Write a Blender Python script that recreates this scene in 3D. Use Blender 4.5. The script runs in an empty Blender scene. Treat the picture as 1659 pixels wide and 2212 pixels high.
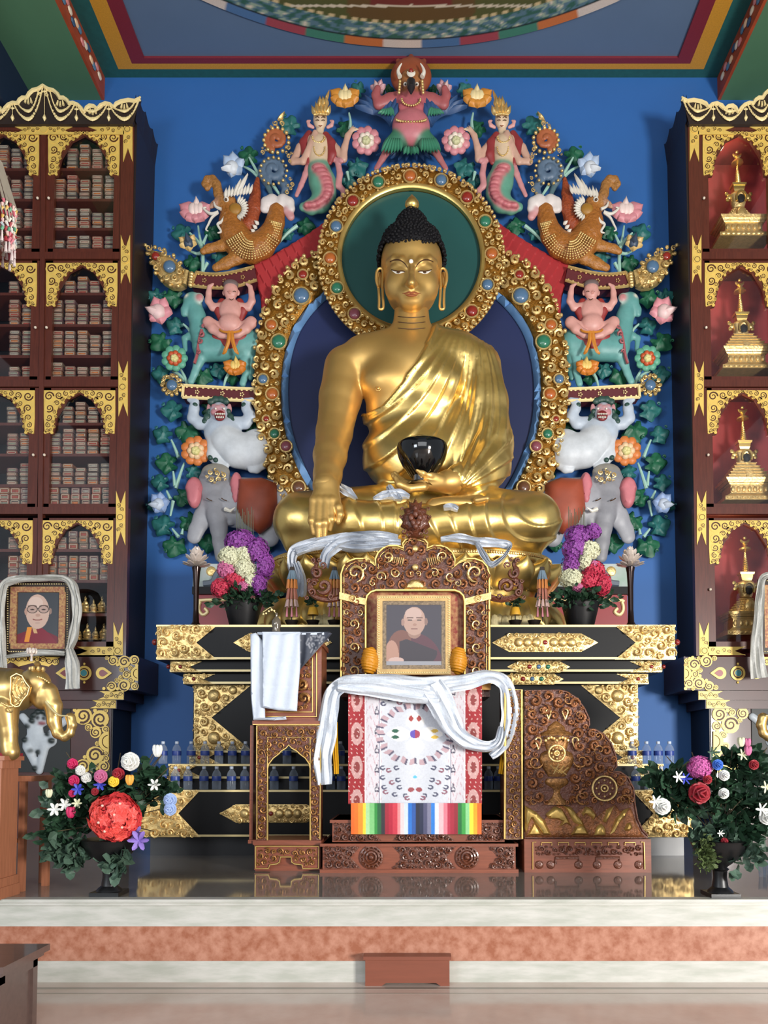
import bpy, math, random
import numpy as np
from mathutils import Vector, Matrix
from mathutils.geometry import delaunay_2d_cdt, tessellate_polygon
random.seed(7); RNG = np.random.RandomState(7)
C = bpy.context.scene.collection
sc = bpy.context.scene
# ---------------------------------------------------------------- camera, world, lights, exposure
F, U0, V0, TH = 1660.0, 888.0, 1570.0, math.radians(2.6)
EYE = 1.5
cd = bpy.data.cameras.new('camera'); cam = bpy.data.objects.new('camera', cd); C.objects.link(cam)
cam.location = (0, 0, EYE); cam.rotation_euler = (math.radians(90)+TH, 0, 0)
cd.sensor_fit = 'AUTO'; cd.sensor_width = 36; cd.lens = F/2212*36
cd.shift_x = (829.5-U0)/2212; cd.shift_y = (V0-1106)/2212
cd.clip_end = 200
sc.camera = cam
sc.view_settings.view_transform = 'Standard'; sc.view_settings.look = 'None'
sc.view_settings.gamma = 1; sc.view_settings.use_curve_mapping = False
sc.view_settings.exposure = 0.0
w = bpy.data.worlds.new('world'); sc.world = w; w.use_nodes = True
wn = w.node_tree; wn.nodes['Background'].inputs[0].default_value = (0.80, 0.88, 1.0, 1)
wn.nodes['Background'].inputs[1].default_value = 0.42
def area(name, loc, target, sx, sy, power, col):
    l = bpy.data.lights.new(name, 'AREA'); l.shape = 'RECTANGLE'; l.size = sx; l.size_y = sy
    l.energy = power; l.color = col
    o = bpy.data.objects.new(name, l); C.objects.link(o); o.location = loc
    o.rotation_euler = (Vector(target)-Vector(loc)).to_track_quat('-Z', 'Y').to_euler()
    return o
# daylight of the entrance doors behind the viewer, then two added fill lights
area('door_daylight', (8.6, -4.6, 1.7), (-0.3, 9.3, 5.2), 2.2, 2.4, 2300, (1.0, 0.97, 0.92))
area('left_fill', (-7.0, -3.5, 3.6), (0.0, 9.0, 3.6), 3.0, 2.6, 420, (0.86, 0.93, 1.0))  # fill light added on the left so the gold has something to reflect
area('broad_fill', (0.0, -5.0, 5.0), (0.0, 9.0, 3.6), 9.0, 4.0, 380, (0.95, 0.97, 1.0))  # wide fill light added behind the camera to keep the altar bright
# ---------------------------------------------------------------- projection helpers (photo pixel -> world at a depth)
def P(u, v, Y):
    dx = (u-U0)/F; dz = -(v-V0)/F
    d = (dx, math.cos(TH)-dz*math.sin(TH), math.sin(TH)+dz*math.cos(TH))
    t = Y/d[1]
    return Vector((d[0]*t, Y, EYE+d[2]*t))
def K(Y): return Y/F
def M(u): return 2*U0-u
# ---------------------------------------------------------------- tagging
def tag(o, label, cat, group=None, kind=None):
    if label: o['label'] = label
    if cat: o['category'] = cat
    if group: o['group'] = group
    if kind: o['kind'] = kind
    return o
def empty(name, loc, label=None, cat=None, group=None):
    o = bpy.data.objects.new(name, None); C.objects.link(o); o.location = loc; o.empty_display_size = .1
    return tag(o, label, cat, group)
def struct(o): o['kind'] = 'structure'; return o
# ---------------------------------------------------------------- materials
def lin(c):
    if isinstance(c, str):
        c = [int(c[i:i+2], 16)/255 for i in (0, 2, 4)]
    return tuple(((x+.055)/1.055)**2.4 if x > .04045 else x/12.92 for x in c)
MATS = {}
def mat(name, col, rough=.5, metal=0., noise=0., nscale=6., bump=0., bscale=20., spec=.5, trans=0., coat=0., col2=None, stretch=(1, 1, 1), attr=None, emit=None, alpha=1, bd=.02):
    if name in MATS: return MATS[name]
    m = bpy.data.materials.new(name); m.use_nodes = True; nt = m.node_tree; b = nt.nodes['Principled BSDF']
    c = lin(col) if col is not None else (1, 1, 1)
    b.inputs['Base Color'].default_value = (*c, 1); b.inputs['Roughness'].default_value = rough
    b.inputs['Metallic'].default_value = metal; b.inputs['Specular IOR Level'].default_value = spec
    b.inputs['Transmission Weight'].default_value = trans; b.inputs['Coat Weight'].default_value = coat
    b.inputs['Coat Roughness'].default_value = .08
    b.inputs['Alpha'].default_value = alpha
    if emit: b.inputs['Emission Color'].default_value = (*lin(col), 1); b.inputs['Emission Strength'].default_value = emit
    tc = nt.nodes.new('ShaderNodeTexCoord'); mp = nt.nodes.new('ShaderNodeMapping'); mp.inputs['Scale'].default_value = stretch
    nt.links.new(tc.outputs['Object'], mp.inputs[0])
    base = None
    if attr:
        a = nt.nodes.new('ShaderNodeAttribute'); a.attribute_name = 'Col'; base = a.outputs['Color']
        nt.links.new(base, b.inputs['Base Color'])
    if noise or col2:
        n = nt.nodes.new('ShaderNodeTexNoise'); n.inputs['Scale'].default_value = nscale; n.inputs['Detail'].default_value = 6
        n.inputs['Roughness'].default_value = .6
        nt.links.new(mp.outputs[0], n.inputs['Vector'])
        r = nt.nodes.new('ShaderNodeMapRange'); r.inputs['From Min'].default_value = .35; r.inputs['From Max'].default_value = .65
        nt.links.new(n.outputs['Fac'], r.inputs['Value'])
        mx = nt.nodes.new('ShaderNodeMix'); mx.data_type = 'RGBA'
        c2 = lin(col2) if col2 else tuple(x*(1-noise) for x in c)
        nt.links.new(r.outputs[0], mx.inputs['Factor'])
        if attr:
            mx.blend_type = 'MULTIPLY'; nt.links.new(base, mx.inputs[6]); mx.inputs[7].default_value = (1-noise,)*3+(1,)
        else:
            mx.inputs[6].default_value = (*c, 1); mx.inputs[7].default_value = (*c2, 1)
        nt.links.new(mx.outputs[2], b.inputs['Base Color'])
    if bump:
        n2 = nt.nodes.new('ShaderNodeTexNoise'); n2.inputs['Scale'].default_value = bscale; n2.inputs['Detail'].default_value = 4
        nt.links.new(mp.outputs[0], n2.inputs['Vector'])
        bp = nt.nodes.new('ShaderNodeBump'); bp.inputs['Strength'].default_value = bump; bp.inputs['Distance'].default_value = bd
        nt.links.new(n2.outputs['Fac'], bp.inputs['Height']); nt.links.new(bp.outputs[0], b.inputs['Normal'])
    MATS[name] = m
    return m
GOLD = mat('gold_leaf', 'f0cd7c', .33, .9, noise=.18, nscale=3, bump=.10, bscale=9)
GOLDS = mat('gold_satin', 'e2b76c', .42, .78, noise=.12, nscale=1.6, bump=.03, bscale=6)
GOLDC = mat('carved_gold', 'efcd88', .36, .68, noise=.22, nscale=14, bump=.3, bscale=40)
GOLDD = mat('dark_gold_ground', 'a87428', .45, .7, noise=.35, nscale=20, bump=.4, bscale=50)
GPAINT = mat('gold_paint', 'ecc868', .42, .2, noise=.12, nscale=9)
CREAM = mat('cream_gold_line', 'f2dca0', .4, .1)
WOODR = mat('mahogany_wood', '5c2b1e', .38, noise=.3, nscale=7, stretch=(8, 8, .7), coat=.2)
WOODM = mat('brown_wood', '8a4b34', .4, noise=.28, nscale=6, stretch=(.8, 8, 8), coat=.2)
WOODL = mat('light_wood', 'a5694c', .42, noise=.22, nscale=6, stretch=(9, 9, .8))
WOODC = mat('carved_wood', '6b3520', .36, noise=.45, nscale=24, bump=.7, bscale=38, coat=.25)
BLACK = mat('black_lacquer', '100f10', .5, noise=.15, nscale=12, spec=.25)
DARK = mat('dark_void', '120d0c', .7)
WHITE = mat('white_paint', 'dcdcd8', .5)
SILK = mat('white_silk', 'd3d8e0', .42, bump=.3, bscale=60, noise=.08, nscale=30, spec=.6)
ATTR = mat('painted_relief', None, .45, attr=True, noise=.12, nscale=12)
ATTRM = mat('printed_cloth', None, .65, attr=True, noise=.1, nscale=60)
PRINT = mat('photo_print', None, .25, attr=True)
ATTRG = mat('thread_gold', None, .5, .25, attr=True)
ATTRS = mat('scaly_relief', None, .42, attr=True, noise=.3, nscale=30, bump=.9, bscale=26)
BLUEW = mat('blue_wall', '2a62a6', .6, noise=.08, nscale=.7, bump=.05, bscale=3)
GLASS = mat('clear_glass', 'ffffff', .02, trans=1.0)
# ---------------------------------------------------------------- mesh builder
def mkobj(name, V, Fc, mats, parent=None, smooth=True, mi=None, sharp=40, col=None, loc=None):
    me = bpy.data.meshes.new(name)
    V = np.asarray(V, dtype=float)
    off = None
    if parent is not None: off = np.array(WLOC.get(parent.name, (0, 0, 0)))
    elif loc is not None: off = np.array(loc)
    if off is None and len(V):
        off = np.array([(V[:, 0].min()+V[:, 0].max())/2, (V[:, 1].min()+V[:, 1].max())/2, V[:, 2].min()])
    W = V-off
    me.from_pydata(W.tolist(), [], [list(map(int, f)) for f in Fc])
    if not isinstance(mats, (list, tuple)): mats = [mats]
    for m in mats: me.materials.append(m)
    if mi is not None and len(mats) > 1: me.polygons.foreach_set('material_index', np.array(mi, dtype=np.int32))
    if col is not None:
        a = me.color_attributes.new('Col', 'FLOAT_COLOR', 'POINT')
        c4 = np.ones((len(V), 4)); c4[:, :3] = col
        a.data.foreach_set('color', c4.ravel())
    if smooth:
        me.polygons.foreach_set('use_smooth', [True]*len(me.polygons))
        me.set_sharp_from_angle(angle=math.radians(sharp))
    me.update()
    o = bpy.data.objects.new(name, me); C.objects.link(o)
    if parent is not None:
        o.parent = parent; WLOC[o.name] = tuple(off)
        o.location = (0, 0, 0)
    else:
        o.location = off; WLOC[o.name] = tuple(off)
    return o
WLOC = {}
def thing(name, loc, label, cat, group=None):
    o = empty(name, loc, label, cat, group); WLOC[o.name] = tuple(loc); return o
class MB:
    def __init__(s): s.V = []; s.F = []; s.mi = []; s.c = []; s.m = 0; s.col = (1, 1, 1)
    def add(s, V, Fc, m=None):
        n = len(s.V); s.V += [tuple(v) for v in V]; s.F += [[i+n for i in f] for f in Fc]
        s.mi += [s.m if m is None else m]*len(Fc); s.c += [s.col]*len(V)
        return s
    def setc(s, c): s.col = lin(c); return s
    def box(s, a, b, m=None):
        x0, y0, z0 = [min(a[i], b[i]) for i in range(3)]; x1, y1, z1 = [max(a[i], b[i]) for i in range(3)]
        V = [(x0, y0, z0), (x1, y0, z0), (x1, y1, z0), (x0, y1, z0), (x0, y0, z1), (x1, y0, z1), (x1, y1, z1), (x0, y1, z1)]
        return s.add(V, [(0, 3, 2, 1), (4, 5, 6, 7), (0, 1, 5, 4), (1, 2, 6, 5), (2, 3, 7, 6), (3, 0, 4, 7)], m)
    def pbox(s, u0, v0, u1, v1, Y, d, m=None):
        a = P(u0, v0, Y); b = P(u1, v1, Y)
        return s.box((a.x, Y, a.z), (b.x, Y+d, b.z), m)
    def quadbox(s, pts, y0, y1, m=None):          # polygon in XZ extruded in Y
        n = len(pts)
        A = sum(pts[i][0]*pts[(i+1) % n][1]-pts[(i+1) % n][0]*pts[i][1] for i in range(n))
        if A < 0: pts = pts[::-1]
        V = [(p[0], y0, p[1]) for p in pts]+[(p[0], y1, p[1]) for p in pts]
        tr = tessellate_polygon([[Vector((p[0], p[1], 0)) for p in pts]])
        Fc = []
        for t in tr:
            a, b, c = [Vector((pts[i][0], pts[i][1])) for i in t]
            if (b-a).cross(c-a) < 0: t = t[::-1]
            Fc.append(tuple(t)); Fc.append(tuple(i+n for i in reversed(t)))
        for i in range(n): j = (i+1) % n; Fc.append((i, i+n, j+n, j))
        return s.add(V, Fc, m)
    def pprism(s, px, Y, d, m=None):              # polygon in photo pixels at depth Y, thickness d backwards
        return s.quadbox([(lambda q: (q.x, q.z))(P(u, v, Y)) for u, v in px], Y, Y+d, m)
    def lathe(s, c, prof, n=24, m=None, sx=1, sy=1, cap=True):
        V = []; Fc = []
        for r, z in prof:
            for i in range(n):
                a = 2*math.pi*i/n; V.append((c[0]+r*math.cos(a)*sx, c[1]+r*math.sin(a)*sy, c[2]+z))
        for j in range(len(prof)-1):
            for i in range(n):
                k = (i+1) % n; Fc.append((j*n+i, j*n+k, (j+1)*n+k, (j+1)*n+i))
        if cap:
            Fc.append(tuple(reversed(range(n)))); Fc.append(tuple((len(prof)-1)*n+i for i in range(n)))
        return s.add(V, Fc, m)
    def tube(s, pts, r, n=8, m=None, cap=True, flat=1.0):
        pts = [Vector(p) for p in pts]; N = len(pts)
        rs = r if isinstance(r, (list, tuple, np.ndarray)) else [r]*N
        V = []; Fc = []; up = None
        for i, p in enumerate(pts):
            t = (pts[min(i+1, N-1)]-pts[max(i-1, 0)])
            if t.length < 1e-9: t = Vector((0, 0, 1))
            t.normalize()
            if up is None:
                up = Vector((0, 1, 0)) if abs(t.y) < .9 else Vector((1, 0, 0))
            x = t.cross(up)
            if x.length < 1e-6: x = t.orthogonal()
            x.normalize(); up2 = x.cross(t)
            for k in range(n):
                a = 2*math.pi*k/n
                V.append(p+x*math.cos(a)*rs[i]+up2*math.sin(a)*rs[i]*flat)
        for i in range(N-1):
            for k in range(n):
                q = (k+1) % n; Fc.append((i*n+k, i*n+q, (i+1)*n+q, (i+1)*n+k))
        if cap: Fc.append(tuple(reversed(range(n)))); Fc.append(tuple((N-1)*n+k for k in range(n)))
        return s.add(V, Fc, m)
    def sph(s, c, r, n=12, m=None, rot=None):
        r = r if isinstance(r, (list, tuple)) else (r, r, r)
        V = []; Fc = []; H = max(4, n//2+1)
        for j in range(1, H):
            th = math.pi*j/H
            for i in range(n):
                a = 2*math.pi*i/n; V.append(Vector((r[0]*math.sin(th)*math.cos(a), r[1]*math.sin(th)*math.sin(a), r[2]*math.cos(th))))
        V.append(Vector((0, 0, r[2]))); V.append(Vector((0, 0, -r[2])))
        if rot is not None: V = [rot @ v for v in V]
        V = [v+Vector(c) for v in V]
        for j in range(H-2):
            for i in range(n):
                k = (i+1) % n; Fc.append((j*n+i, (j+1)*n+i, (j+1)*n+k, j*n+k))
        t = (H-1)*n
        for i in range(n):
            k = (i+1) % n; Fc.append((t, i, k)); Fc.append((t+1, (H-2)*n+k, (H-2)*n+i))
        return s.add(V, Fc, m)
    def build(s, name, mats, parent=None, smooth=True, sharp=40, col=False, loc=None):
        return mkobj(name, s.V, s.F, mats, parent, smooth, s.mi, sharp, np.array(s.c) if col else None, loc)
def cr(pts, n=6, closed=False):                   # Catmull-Rom through points of any dimension
    pts = [np.array(p, dtype=float) for p in pts]; N = len(pts); out = []
    rng = range(N) if closed else range(N-1)
    for i in rng:
        p0 = pts[(i-1) % N] if closed or i > 0 else pts[0]; p1 = pts[i]; p2 = pts[(i+1) % N]
        p3 = pts[(i+2) % N] if closed or i+2 < N else pts[-1]
        for k in range(n):
            t = k/n
            out.append(.5*((2*p1)+(-p0+p2)*t+(2*p0-5*p1+4*p2-p3)*t*t+(-p0+3*p1-3*p2+p3)*t**3))
    if not closed: out.append(pts[-1])
    return out
# inflated relief: outline in pixels at depth Y (its front sits near Y), thickness t metres, w = bevel width px
def pillow(mb, px, Y, t, w=10, step=6, base=.25, m=None, fn=None, holes=None):
    px = [np.array(p, dtype=float) for p in px]
    n = len(px); A = np.array(px)
    seg = [A]+([np.array(h, dtype=float) for h in holes] if holes else [])
    S0 = np.concatenate(seg); S1 = np.concatenate([np.roll(a, -1, 0) for a in seg])
    def dist(Q):
        d = np.full(len(Q), 1e9)
        for a, b in zip(S0, S1):
            ab = b-a; L = max((ab**2).sum(), 1e-9)
            tt = np.clip(((Q-a)@ab)/L, 0, 1); d = np.minimum(d, np.hypot(*(Q-a-tt[:, None]*ab).T))
        return d
    def inside(Q):
        c = np.zeros(len(Q), bool)
        for a, b in zip(S0, S1):
            cond = (a[1] > Q[:, 1]) != (b[1] > Q[:, 1])
            dy = b[1]-a[1] if abs(b[1]-a[1]) > 1e-9 else 1e-9
            c ^= cond & (Q[:, 0] < (b[0]-a[0])*(Q[:, 1]-a[1])/dy+a[0])
        return c
    mn, mxx = A.min(0), A.max(0)
    gx, gy = np.meshgrid(np.arange(mn[0], mxx[0], step), np.arange(mn[1], mxx[1], step))
    gx = gx+(np.arange(gx.shape[0]) % 2)[:, None]*step*.5
    Q = np.stack([gx.ravel(), gy.ravel()], 1); Q = Q[inside(Q)]
    if len(Q): Q = Q[dist(Q) > step*.45]
    allp = np.concatenate([S0, Q]) if len(Q) else S0
    edges = []; o = 0
    for a in seg:
        edges += [(o+i, o+(i+1) % len(a)) for i in range(len(a))]; o += len(a)
    r = delaunay_2d_cdt([Vector((float(x), float(-y))) for x, y in allp], edges, [], 0, 1e-4)
    vs = np.array([(v.x, -v.y) for v in r[0]]); fs = r[2]
    cen = np.array([vs[list(f)].mean(0) for f in fs]); keep = inside(cen)
    fs = [f for f, k in zip(fs, keep) if k]
    d = dist(vs); q = np.clip(d/w, 0, 1); h = t*(base+(1-base)*np.sqrt(1-(1-q)**2))
    if fn is not None: h = h+fn(vs)*np.clip(d/3, 0, 1)
    k = K(Y)
    W = [P(x, y, Y) for x, y in vs]
    V = [(p.x, Y+t-hh, p.z) for p, hh in zip(W, h)]
    nV = len(V); V += [(p.x, Y+t, p.z) for p in W]
    Fc = []
    cnt = {}
    for f in fs:
        f = list(f)
        a, b, c = [W[i] for i in f[:3]]
        if (b.x-a.x)*(c.z-a.z)-(b.z-a.z)*(c.x-a.x) < 0: f = f[::-1]
        Fc.append(f)
        for i in range(len(f)):
            e = (f[i], f[(i+1) % len(f)]); cnt[e] = 1
    for (a, b) in list(cnt):
        if (b, a) not in cnt: Fc.append((b, a, a+nV, b+nV))
    mb.add(V, Fc, m)
    return mb
# ---------------------------------------------------------------- signed distance sculpting (surface nets)
class Clay:
    """prims are given in world metres"""
    def __init__(s, h): s.h = h; s.pr = []
    def cap(s, a, b, ra, rb, k=.04, col=None, sub=False): s.pr.append(('c', np.array(a, float), np.array(b, float), ra, rb, k, col, sub)); return s
    def ell(s, c, r, k=.04, col=None, sub=False, rot=None):
        s.pr.append(('e', np.array(c, float), np.array(r, float), None if rot is None else np.array(rot), 0, k, col, sub)); return s
    def path(s, pts, rs, k=.04, col=None, sub=False):
        for i in range(len(pts)-1): s.cap(pts[i], pts[i+1], rs[i], rs[i+1], k, col, sub)
        return s
    def ev(s, p, Q):
        if p[0] == 'c':
            a, b, ra, rb = p[1:5]; ab = b-a; L = max(ab@ab, 1e-12)
            t = np.clip(((Q-a)@ab)/L, 0, 1)
            return np.sqrt(((Q-a-t[..., None]*ab)**2).sum(-1))-(ra+(rb-ra)*t)
        X = Q-p[1]
        if p[3] is not None: X = X@p[3]
        r = p[2]; k0 = np.sqrt(((X/r)**2).sum(-1)); k1 = np.sqrt(((X/(r*r))**2).sum(-1))
        return k0*(k0-1)/np.maximum(k1, 1e-9)
    def bb(s, p):
        if p[0] == 'c':
            R = max(p[3], p[4]); return np.minimum(p[1], p[2])-R, np.maximum(p[1], p[2])+R
        R = p[2] if p[3] is None else np.full(3, p[2].max()); return p[1]-R, p[1]+R
    def mesh(s, fn=None):
        h = s.h; lo = np.min([s.bb(p)[0] for p in s.pr if not p[7]], 0)-3*h; hi = np.max([s.bb(p)[1] for p in s.pr if not p[7]], 0)+3*h
        n = np.ceil((hi-lo)/h).astype(int)+1
        ax = [lo[i]+h*np.arange(n[i]) for i in range(3)]
        Fd = np.full(n, 1.0, dtype=np.float32)
        for p in s.pr:
            l, u = s.bb(p); mg = p[5]+3*h
            i0 = np.maximum(((l-mg-lo)/h).astype(int), 0); i1 = np.minimum(((u+mg-lo)/h).astype(int)+2, n)
            if (i1 <= i0).any(): continue
            G = np.stack(np.meshgrid(*[ax[i][i0[i]:i1[i]] for i in range(3)], indexing='ij'), -1)
            d = s.ev(p, G); sl = tuple(slice(i0[i], i1[i]) for i in range(3)); a = Fd[sl]; k = max(p[5], 1e-6)
            if p[7]:
                d = -d; q = np.maximum(k-np.abs(a-d), 0)/k; Fd[sl] = np.maximum(a, d)+q*q*k*.25
            else:
                q = np.maximum(k-np.abs(a-d), 0)/k; Fd[sl] = np.minimum(a, d)-q*q*k*.25
        if fn is not None:
            G = np.stack(np.meshgrid(*ax, indexing='ij'), -1); Fd = fn(G, Fd).astype(np.float32)
            Fd[0] = Fd[-1] = 1; Fd[:, 0] = Fd[:, -1] = 1; Fd[:, :, 0] = Fd[:, :, -1] = 1
        return nets(Fd, lo, h)
    def colors(s, V, default=(.8, .8, .8), soft=.01):
        ds = []; cs = []
        for p in s.pr:
            if p[7]: continue
            ds.append(s.ev(p, V)); cs.append(lin(p[6]) if p[6] is not None else default)
        D = np.array(ds); D = D-D.min(0); Wt = np.exp(-D/soft); Wt /= Wt.sum(0)
        return Wt.T@np.array(cs)
def nets(Fd, lo, h):
    ins = Fd < 0; nx, ny, nz = Fd.shape
    c = np.zeros((nx-1, ny-1, nz-1), np.int8)
    for dx in (0, 1):
        for dy in (0, 1):
            for dz in (0, 1): c += ins[dx:nx-1+dx, dy:ny-1+dy, dz:nz-1+dz]
    act = np.argwhere((c > 0) & (c < 8))
    idx = -np.ones(c.shape, np.int64); idx[tuple(act.T)] = np.arange(len(act))
    acc = np.zeros((len(act), 3)); cntv = np.zeros(len(act))
    cor = [(a, b, d) for a in (0, 1) for b in (0, 1) for d in (0, 1)]
    for i, a in enumerate(cor):
        for b in cor[i+1:]:
            if sum(abs(x-y) for x, y in zip(a, b)) != 1: continue
            fa = Fd[tuple((act+a).T)]; fb = Fd[tuple((act+b).T)]
            x = (fa < 0) != (fb < 0)
            t = np.where(x, fa/np.where(x, fa-fb, 1), 0)
            p = np.array(a)+t[:, None]*(np.array(b)-np.array(a))
            acc += np.where(x[:, None], p, 0); cntv += x
    V = lo+h*(act+acc/cntv[:, None])
    Fc = []
    for axx in range(3):
        o = [(0, 0, 0)]*2
        e = [0, 0, 0]; e[axx] = 1
        A = ins[:nx-e[0], :ny-e[1], :nz-e[2]]; B = ins[e[0]:, e[1]:, e[2]:]
        E = np.argwhere(A != B)
        b1, b2 = [(1, 2), (2, 0), (0, 1)][axx]
        E = E[(E[:, b1] > 0) & (E[:, b2] > 0) & (E[:, b1] < c.shape[b1]) & (E[:, b2] < c.shape[b2])]
        E = E[E[:, axx] < c.shape[axx]]
        d1 = np.zeros(3, int); d1[b1] = 1; d2 = np.zeros(3, int); d2[b2] = 1
        q = np.stack([idx[tuple((E-d1-d2).T)], idx[tuple((E-d2).T)], idx[tuple(E.T)], idx[tuple((E-d1).T)]], 1)
        fl = ins[tuple(E.T)]
        q = np.where(fl[:, None], q, q[:, ::-1])
        Fc.append(q)
    Fc = np.concatenate(Fc)
    return V, Fc
def vnormals(V, Fc):
    a = V[Fc[:, 0]]; b = V[Fc[:, 1]]; c = V[Fc[:, 2]]; d = V[Fc[:, 3]]
    n = np.cross(c-a, d-b); N = np.zeros_like(V)
    for i in range(4): np.add.at(N, Fc[:, i], n)
    return N/np.maximum(np.linalg.norm(N, axis=1, keepdims=True), 1e-12)
def smoothv(V, Fc, it=1, lam=.5):
    for _ in range(it):
        A = np.zeros_like(V); n = np.zeros(len(V))
        for i in range(4):
            for j in (i-1, (i+1) % 4):
                np.add.at(A, Fc[:, i], V[Fc[:, j]]); np.add.at(n, Fc[:, i], 1)
        V = V+lam*(A/n[:, None]-V)
    return V
# clay in pixel space for reliefs: (u, v, d) with d = depth in px away from the viewer, planted at depth Y0
class PxClay(Clay):
    def __init__(s, Y0, step=2.2, mirror=False, fl=.75, du=0): super().__init__(step); s.Y0 = Y0; s.mir = mirror; s.fl = fl; s.du = du
    def q(s, p): return (p[0], p[2] if len(p) > 2 else 0, -p[1])
    def c(s, a, b, ra, rb, col=None, k=6, sub=False): return s.cap(s.q(a), s.q(b), ra, rb, k, col, sub)
    def e(s, c, r, col=None, k=6, sub=False, ang=0):
        rot = None
        if ang:
            t = math.radians(ang); rot = [(math.cos(t), 0, -math.sin(t)), (0, 1, 0), (math.sin(t), 0, math.cos(t))]
        return s.ell(s.q(c), (r[0], r[2], r[1]) if len(r) > 2 else (r[0], min(r), r[1]), k, col, sub, rot)
    def pth(s, pts, rs, col=None, k=6, sub=False):
        return s.path([s.q(p) for p in pts], rs, k, col, sub)
    def build(s, name, mats, parent=None, colored=True, soft=1.2, fn=None, cfn=None, smooth=1):
        V, Fc = s.mesh(fn)
        if smooth: V = smoothv(V, Fc, smooth)
        col = s.colors(V, soft=soft) if colored else None
        if cfn is not None: col = cfn(V, col)
        u = V[:, 0]; k = K(s.Y0)
        if s.mir: u = M(u)+s.du; Fc = Fc[:, ::-1]
        W = np.array([tuple(P(a, -b, s.Y0)) for a, b in zip(u, V[:, 2])]); W[:, 1] = s.Y0+V[:, 1]*k*s.fl
        return mkobj(name, W, Fc, mats, parent, sharp=80, col=col)
def spiral(c, r0, r1, turns, a0, n=14, cw=1):
    out = []
    N = max(6, int(n*turns))
    for i in range(N+1):
        t = i/N; r = r0+(r1-r0)*t; a = a0+cw*2*math.pi*turns*t
        out.append((c[0]+r*math.cos(a), c[1]+r*math.sin(a)))
    return out
def curl(mb, c, r, Y, a0, cw=1, turns=1.35, th=.26, raise_=0., m=None, n=10, sides=5, tail=0):
    """a carved scroll: fat outside, thin in the eye; c in px, r in px"""
    sp = spiral(c, r*(1-th*.5), r*.14, turns, a0, n, cw)
    if tail:
        a = a0; tx, tz = -math.sin(a)*-cw, math.cos(a)*-cw
        p0 = sp[0]; sp = [(p0[0]+tx*tail*r*(1-i/3)+math.cos(a)*r*.25*(1-i/3), p0[1]+tz*tail*r*(1-i/3)) for i in range(3)]+sp
    k = K(Y); N = len(sp)
    pts = []; rs = []
    for i, (x, y) in enumerate(sp):
        p = P(x, y, Y); t = i/(N-1); pts.append((p.x, Y-raise_-.4*r*k*th*t, p.z)); rs.append(max(r*k*th*(1-.55*t)*min(1, .25+i*.35), .001))
    mb.tube(pts, rs, sides, m)
def Pinv(X):
    x, y, z = X[..., 0], X[..., 1], X[..., 2]-EYE
    c, s = math.cos(TH), math.sin(TH)
    f = y*c+z*s; up = -y*s+z*c
    return U0+F*x/f, V0-F*up/f
def B(u, v, Y): return np.array(tuple(P(u, v, Y)))
def circ(c, r, n=24, a0=0): return [(c[0]+r*math.cos(a0+2*math.pi*i/n), c[1]+r*math.sin(a0+2*math.pi*i/n)) for i in range(n)]
def pack(poly, rmax, rmin, seed=1, avoid=(), hole=None, fill=1200, margin=.5):
    r_ = random.Random(seed); A = np.array(poly, float); S0 = A; S1 = np.roll(A, -1, 0)
    if hole is not None:
        H = np.array(hole, float); S0 = np.concatenate([S0, H]); S1 = np.concatenate([S1, np.roll(H, -1, 0)])
    def info(Q):
        d = np.full(len(Q), 1e9); c = np.zeros(len(Q), bool)
        for a, b in zip(S0, S1):
            ab = b-a; L = max((ab**2).sum(), 1e-9); tt = np.clip(((Q-a)@ab)/L, 0, 1); d = np.minimum(d, np.hypot(*(Q-a-tt[:, None]*ab).T))
            cond = (a[1] > Q[:, 1]) != (b[1] > Q[:, 1]); dy = b[1]-a[1] if abs(b[1]-a[1]) > 1e-9 else 1e-9
            c ^= cond & (Q[:, 0] < (b[0]-a[0])*(Q[:, 1]-a[1])/dy+a[0])
        return c, d
    mn, mx = A.min(0), A.max(0)
    Q = np.stack([[r_.uniform(mn[0], mx[0]), r_.uniform(mn[1], mx[1])] for _ in range(fill)])
    ins, d = info(Q); Q = Q[ins]; d = d[ins]+margin; out = []
    cc = [(a[0], a[1], a[2]) for a in avoid]
    R = rmax
    while R >= rmin:
        for q, dd in zip(Q, d):
            if dd < R*.8: continue
            ok = True
            for x, y, r in cc+out:
                if (q[0]-x)**2+(q[1]-y)**2 < ((r+R)*.93)**2: ok = False; break
            if ok: out.append((q[0], q[1], R))
        R *= .8
    return out
# ================================================================ ROOM
def ray(u, v):
    p = P(u, v, 1.0); return p-Vector((0, 0, EYE))
def onz(u, v, z):
    d = ray(u, v); t = (z-EYE)/d.z; return Vector((d.x*t, d.y*t, z))
YW = 10.2
YF = onz(888, 2122, 0).y
ZP = P(888, 1942, YF).z
HC = P(888, 163, YW).z
HS = P(195, 216, YW).z
XB = 4.23
# hall floor
FLOOR = mat('hall_floor_marble', 'd2c4b8', .12, noise=.22, nscale=2.2, spec=.6, col2='c6b0a2')
mb = MB(); mb.box((-9, -6, -.2), (9, YF+.3, 0)); struct(mb.build('floor', FLOOR, smooth=False))
mb = MB(); ya = onz(888, 2162, 0).y; yb = onz(888, 2150, 0).y
mb.box((-9, YF-.16, -.001), (9, YF-.12, .0012)); mb.box((-9, YF-.26, -.001), (9, YF-.245, .0012))
struct(mb.build('trim_1', mat('floor_reflection_line', '8d8478', .15), smooth=False))  # riser reflections put into the floor colour as thin grey strips
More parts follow.
